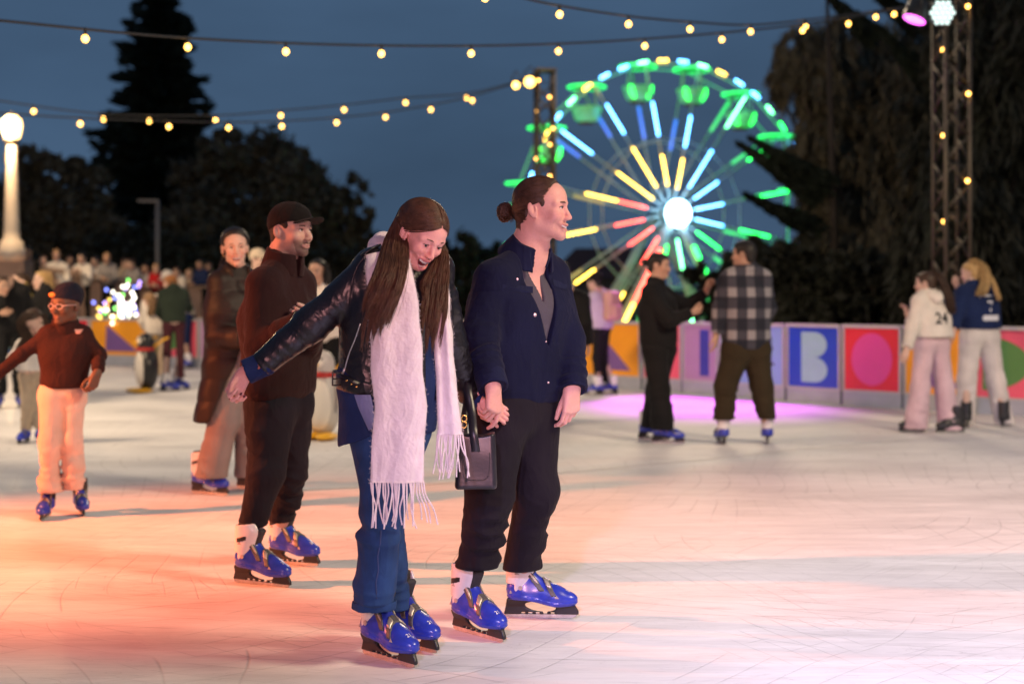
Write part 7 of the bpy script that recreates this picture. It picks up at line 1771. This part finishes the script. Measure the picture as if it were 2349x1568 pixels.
V, F = mesh_sdf(lambda P: rbox(P, bp - f_ * .08 - [0, 0, .07], (.10, .035, .09), .03, Rb), bp - .35, bp + .35, .011); tb.add('front_pocket', V, F, m_bpk)
for s in (-1, 1):
    mb = MB(); a = bp + l_ * s * .09 + f_ * .07 + [0, 0, .17]; mb.tube([a, a + f_ * .10 + [0, 0, .05], a + f_ * .22 + [0, 0, -.05], a + f_ * .20 + [0, 0, -.22], a + [0, 0, -.30]], .022, 6, flat=.4); tb.addmb('strap', mb, m_bpk)
# ---- woman in black
d0 = 12.95; s1, s2 = gpt(1494, 1008), gpt(1526, 1016)
J = JJ(d0, nk=(1503, 648, 0), shR=(1492, 672, -.14), shL=(1518, 672, .14), chR=(1498, 712, -.06), chL=(1520, 712, .06), hiR=(1500, 775, -.06), hiL=(1520, 775, .06), elR=(1535, 735, -.22), wrR=(1584, 718, -.18), elL=(1570, 700, .16), wrL=(1618, 672, .10),
       lgR=(1502, 806, -.06), lgL=(1522, 806, .06), knR=(1512, 895, -.06), knL=(1504, 895, .06), anR=(1518, 984, -.08), anL=(1494, 980, .06))
figure('woman in black with tied back hair reaching towards the man in plaid', J, (W(1511, 609, d0), 68, 4, 0, .98), MC['black'], MC['black'], ('bun', 'black', .02), [(s1 + s2)[0] / 2, (s1 + s2)[1] / 2, 0], 'tan', dict(smile=.7), dict(hi=.130, ch=.122, sh=.076, nk=.062, el=.062, wr=.050), dict(th=.112, kn=.090, an=.100), hem=-.10, k=1.0, h=.010, hh=.007, skates=[(s2, 82), (s1, 80)], seed=16, fr=.012, full=True, hands={'L': dict(d=(.4, 0, 1), th=(-.8, -.4, .3), curl=(35, 45, 30)), 'R': dict(curl=(45, 60, 35))})
# ---- man in plaid overshirt
m = bpy.data.materials.new('plaid_flannel'); m.use_nodes = True; nt = m.node_tree; n = nt.nodes; L = nt.links; b_ = n['Principled BSDF']; b_.inputs['Roughness'].default_value = .9
tc = n.new('ShaderNodeTexCoord'); sp = n.new('ShaderNodeSeparateXYZ'); L.new(tc.outputs['Object'], sp.inputs[0])
def band(src, period, duty, ph=0.0):
    f = mth('FRACT', mth('ADD', mth('DIVIDE', src, period), ph)); return mth('LESS_THAN', f, duty)
x, z = sp.outputs['X'], sp.outputs['Z']
tot = mth('ADD', mth('ADD', band(x, .17, .45, .1), band(z, .19, .45)), mth('MULTIPLY', mth('ADD', band(x, .085, .09, .3), band(z, .095, .09, .2)), -.45))
rp = n.new('ShaderNodeValToRGB'); e = rp.color_ramp.elements; e[0].position = 0; e[0].color = (.008, .010, .020, 1); e[1].position = 1; e[1].color = (.26, .245, .26, 1); q = e.new(.5); q.color = (.045, .045, .062, 1)
L.new(mth('MULTIPLY', tot, .5), rp.inputs[0]); L.new(rp.outputs[0], b_.inputs['Base Color']); m_plaid = m
d0 = 12.8; s1, s2 = gpt(1655, 1017), gpt(1759, 1016)
J = JJ(d0, nk=(1712, 612, 0), shL=(1672, 640, -.04), shR=(1748, 640, .06), chL=(1690, 690, -.03), chR=(1732, 690, .03), hiL=(1690, 768, -.02), hiR=(1732, 768, .02), elL=(1652, 705, -.05), wrL=(1642, 764, -.06), elR=(1762, 705, .12), wrR=(1752, 750, .25),
       lgL=(1686, 815, -.02), lgR=(1734, 815, .02), knL=(1664, 885, -.02), knR=(1746, 885, 0), anL=(1659, 962, 0), anR=(1759, 960, 0))
t = figure('dark haired man in a black and grey plaid overshirt seen from behind', J, (W(1706, 583, d0 - .03), -120, 0, 0, 1.03), m_plaid, MC['olive'], ('short', 'black'), [(s1 + s2)[0] / 2, (s1 + s2)[1] / 2, 0], 'tan', None, dict(hi=.138, ch=.130, sh=.082, nk=.064, el=.068, wr=.054), dict(th=.128, kn=.098, an=.078), hem=-.125, k=1.0, h=.009, hh=.006, skates=[(s2, 172), (s1, 186)], seed=18, fr=.012, topname='overshirt', full=True, collar='roll', hands={'L': dict(d=(-.05, -.05, -1), th=(-.5, -.85, 0), curl=(20, 30, 20))})
# ---- girl in white hoodie with number 24
m_ink = mat('black_print_ink', (.012, .012, .014), .7); m_wink = mat('white_print_ink', (.66, .66, .70), .7)
d0 = 13.9; s1, s2 = gpt(2096, 990), gpt(2184, 992)
J = JJ(d0, nk=(2128, 672, 0), shL=(2108, 692, -.08), shR=(2156, 692, .08), chL=(2116, 728, -.04), chR=(2150, 728, .04), hiL=(2120, 768, -.04), hiR=(2156, 768, .04), elL=(2092, 752, -.14), wrL=(2080, 798, -.24), elR=(2112, 746, .28), wrR=(2082, 726, .30),
       lgL=(2118, 800, -.04), lgR=(2154, 800, .04), knL=(2110, 890, -.04), knR=(2166, 890, .04), anL=(2098, 982, 0), anR=(2180, 984, .02))
hc_ = W(2122, 650, d0)
t = figure('girl in a white hoodie with the number 24 and wide pink trousers', J, (hc_, -118, 5, 4, .95), MC['white'], MC['pink'], ('pony', 'brown', [([hc_ + [.05, .0, .10], hc_ + [.14, -.04, .04], hc_ + [.20, -.06, -.12], hc_ + [.24, -.06, -.28]], .03, .045, 160)]), [(s1 + s2)[0] / 2, (s1 + s2)[1] / 2, 0], 'light', None, dict(hi=.128, ch=.120, sh=.074, nk=.06, el=.066, wr=.054), dict(th=.098, kn=.092, an=.118), hem=-.02, k=.96, h=.010, hh=.007, skates=[(s2, -85), (s1, -75)], variant='black', collar='hood', seed=20, fr=.009, topname='hoodie', hands={'R': dict(d=(-.3, -.1, 1), th=(.3, -.8, .2), curl=(30, 40, 25))})
stamp(t, '24', .155, W(2157, 742, d0 - .12), nrm([.80, .60, 0]), nrm([.60, -.80, 0]), m_ink, t.top_o)
# ---- blonde girl in navy sweater
d0 = 14.5; s1, s2 = gpt(2212, 980), gpt(2306, 978)
J = JJ(d0, nk=(2236, 650, 0), shL=(2210, 672, -.08), shR=(2268, 674, .08), chL=(2222, 708, -.04), chR=(2262, 708, .04), hiL=(2228, 748, -.04), hiR=(2268, 748, .04), elL=(2198, 716, -.16), wrL=(2188, 752, -.22), elR=(2210, 700, .30), wrR=(2198, 662, .34),
       lgL=(2226, 780, -.04), lgR=(2266, 780, .04), knL=(2216, 870, -.03), knR=(2282, 870, .03), anL=(2212, 972, 0), anR=(2304, 970, .02))
hc_ = W(2226, 626, d0)
t = figure('blonde girl in a navy sweater and off white trousers seen from behind', J, (hc_, -125, 8, 0, .97), MC['navy'], MC['offwhite'], ('long', 'blond', [([hc_ + [.02, -.02, .12], hc_ + [.10, -.08, .05], hc_ + [.10, -.13, -.10], hc_ + [.05, -.15, -.22]], .05, .05, 200), ([hc_ + [.06, 0, .11], hc_ + [.14, -.05, .0], hc_ + [.20, -.10, -.12], hc_ + [.25, -.12, -.27]], .022, .016, 60)]), [(s1 + s2)[0] / 2, (s1 + s2)[1] / 2, 0], 'light', None, dict(hi=.130, ch=.125, sh=.078, nk=.06, el=.068, wr=.055), dict(th=.112, kn=.094, an=.098), hem=-.02, k=.98, h=.010, hh=.007, skates=[(s2, 140), (s1, 178)], variant='black', seed=22, fr=.009, topname='sweater')
c0 = W(2272, 700, d0 - .12); rt, bk = nrm([.80, .60, 0]), nrm([.60, -.80, 0])
stamp(t, '7', .15, c0 - [0, 0, .06], rt, bk, m_wink, t.top_o, 'number')
P_ = lambda u, v: on_surface(t.top_f, c0 + rt * u + np.array([0, 0, v]), -bk, .3) + bk * .006
for (u0, v0, u1, v1) in ((-.09, -.10, .09, -.155), (-.10, .09, -.085, -.15), (-.10, .105, .09, .09)):
    mb = MB(); N = 8; mb.grid(np.array([[P_(u0 + (u1 - u0) * i / N, v) for i in range(N + 1)] for v in (v0, v1)])); t.addmb('print', mb, m_wink, parent=t.top_o)
# ---- spectators leaning on the terrace wall
SPEC = [(66, 578, 30.9, 'black', 'black', 'tan', 0, 'spectator in a dark jacket beside the lamp post base'), (98, 598, 31.8, 'yellow', 'brown', 'light', 30, 'small spectator in yellow right of the lamp post'),
        (130, 584, 31.6, 'shirt', 'fair', 'light', 10, 'spectator in a white shirt, first in white from the lamp post'), (190, 592, 31.9, 'shirt', 'black', 'light', -10, 'spectator in white with arms raised in the middle of the terrace wall'),
        (246, 592, 32.1, 'grey', 'fair', 'tan', 5, 'spectator in a grey jacket with pale hair above the light decoration'), (284, 604, 33.4, 'cream', 'brown', 'light', 50, 'spectator in a beige coat turned to the right'),
        (304, 606, 32.6, 'grey', 'brown', 'light', -20, 'spectator in grey standing right behind the beige coat'), (334, 618, 32.9, 'white', 'brown', 'tan', 0, 'small spectator left of the red jumper'),
        (358, 616, 32.9, 'red', 'fair', 'light', 10, 'spectator in a bright red jumper leaning on the wall'), (408, 624, 33.2, 'white', 'brown', 'light', -15, 'spectator in white right of the red jumper'),
        (160, 598, 32.6, 'cream', 'brown', 'tan', 20, 'spectator in cream between the two white shirts on the terrace'), (222, 600, 32.8, 'shirt', 'black', 'light', -30, 'spectator in white left of the grey jacket on the terrace'), (384, 632, 33.6, 'grey', 'black', 'tan', 15, 'spectator in grey between the red jumper and the white top'), (436, 628, 33.9, 'cream', 'fair', 'light', -10, 'spectator in cream behind the orange haired skater'),
        (462, 606, 33.6, 'navy', 'black', 'tan', -30, 'spectator in white and navy nearest the woman in the brown coat'), (478, 612, 34.4, 'black', 'brown', 'tan', 20, 'spectator in black beside the brown coat woman')]
for i, (vx, vy, dd, tc_, hc__, sk, yw, lab) in enumerate(SPEC):
    hp = W(vx, vy, dd); g0 = float(terrain(np.array(hp[0]), np.array(hp[1]))); H = max(1.2, min(1.85, (hp[2] - g0 + .115) * 1.0)); b = np.array([hp[0], hp[1] + .05, hp[2] + .115 - H])
    r = 0.30 + .06 * (i % 3)
    J, f_, l_ = skeleton(b, H, yw, dict(elR=(-.24, .12, 1.10), wrR=(-.10, r, 1.08 + .16 * (i in (3, 0))), elL=(.24, .12, 1.10), wrL=(.10, r, 1.06 + .2 * (i == 3))), (0, .1), zs=0)
    figure(lab, J, (hp + f_ * .05, yw + (i % 3 - 1) * 12, 8, 0, 1.0), MC[tc_], MC['black'], (('short', 'long', 'short')[i % 3], hc__), b, sk, None, k=H / 1.75, h=.018, hh=.011, group='spectators on the terrace', seed=40 + i, topname='top', hem=-.05)
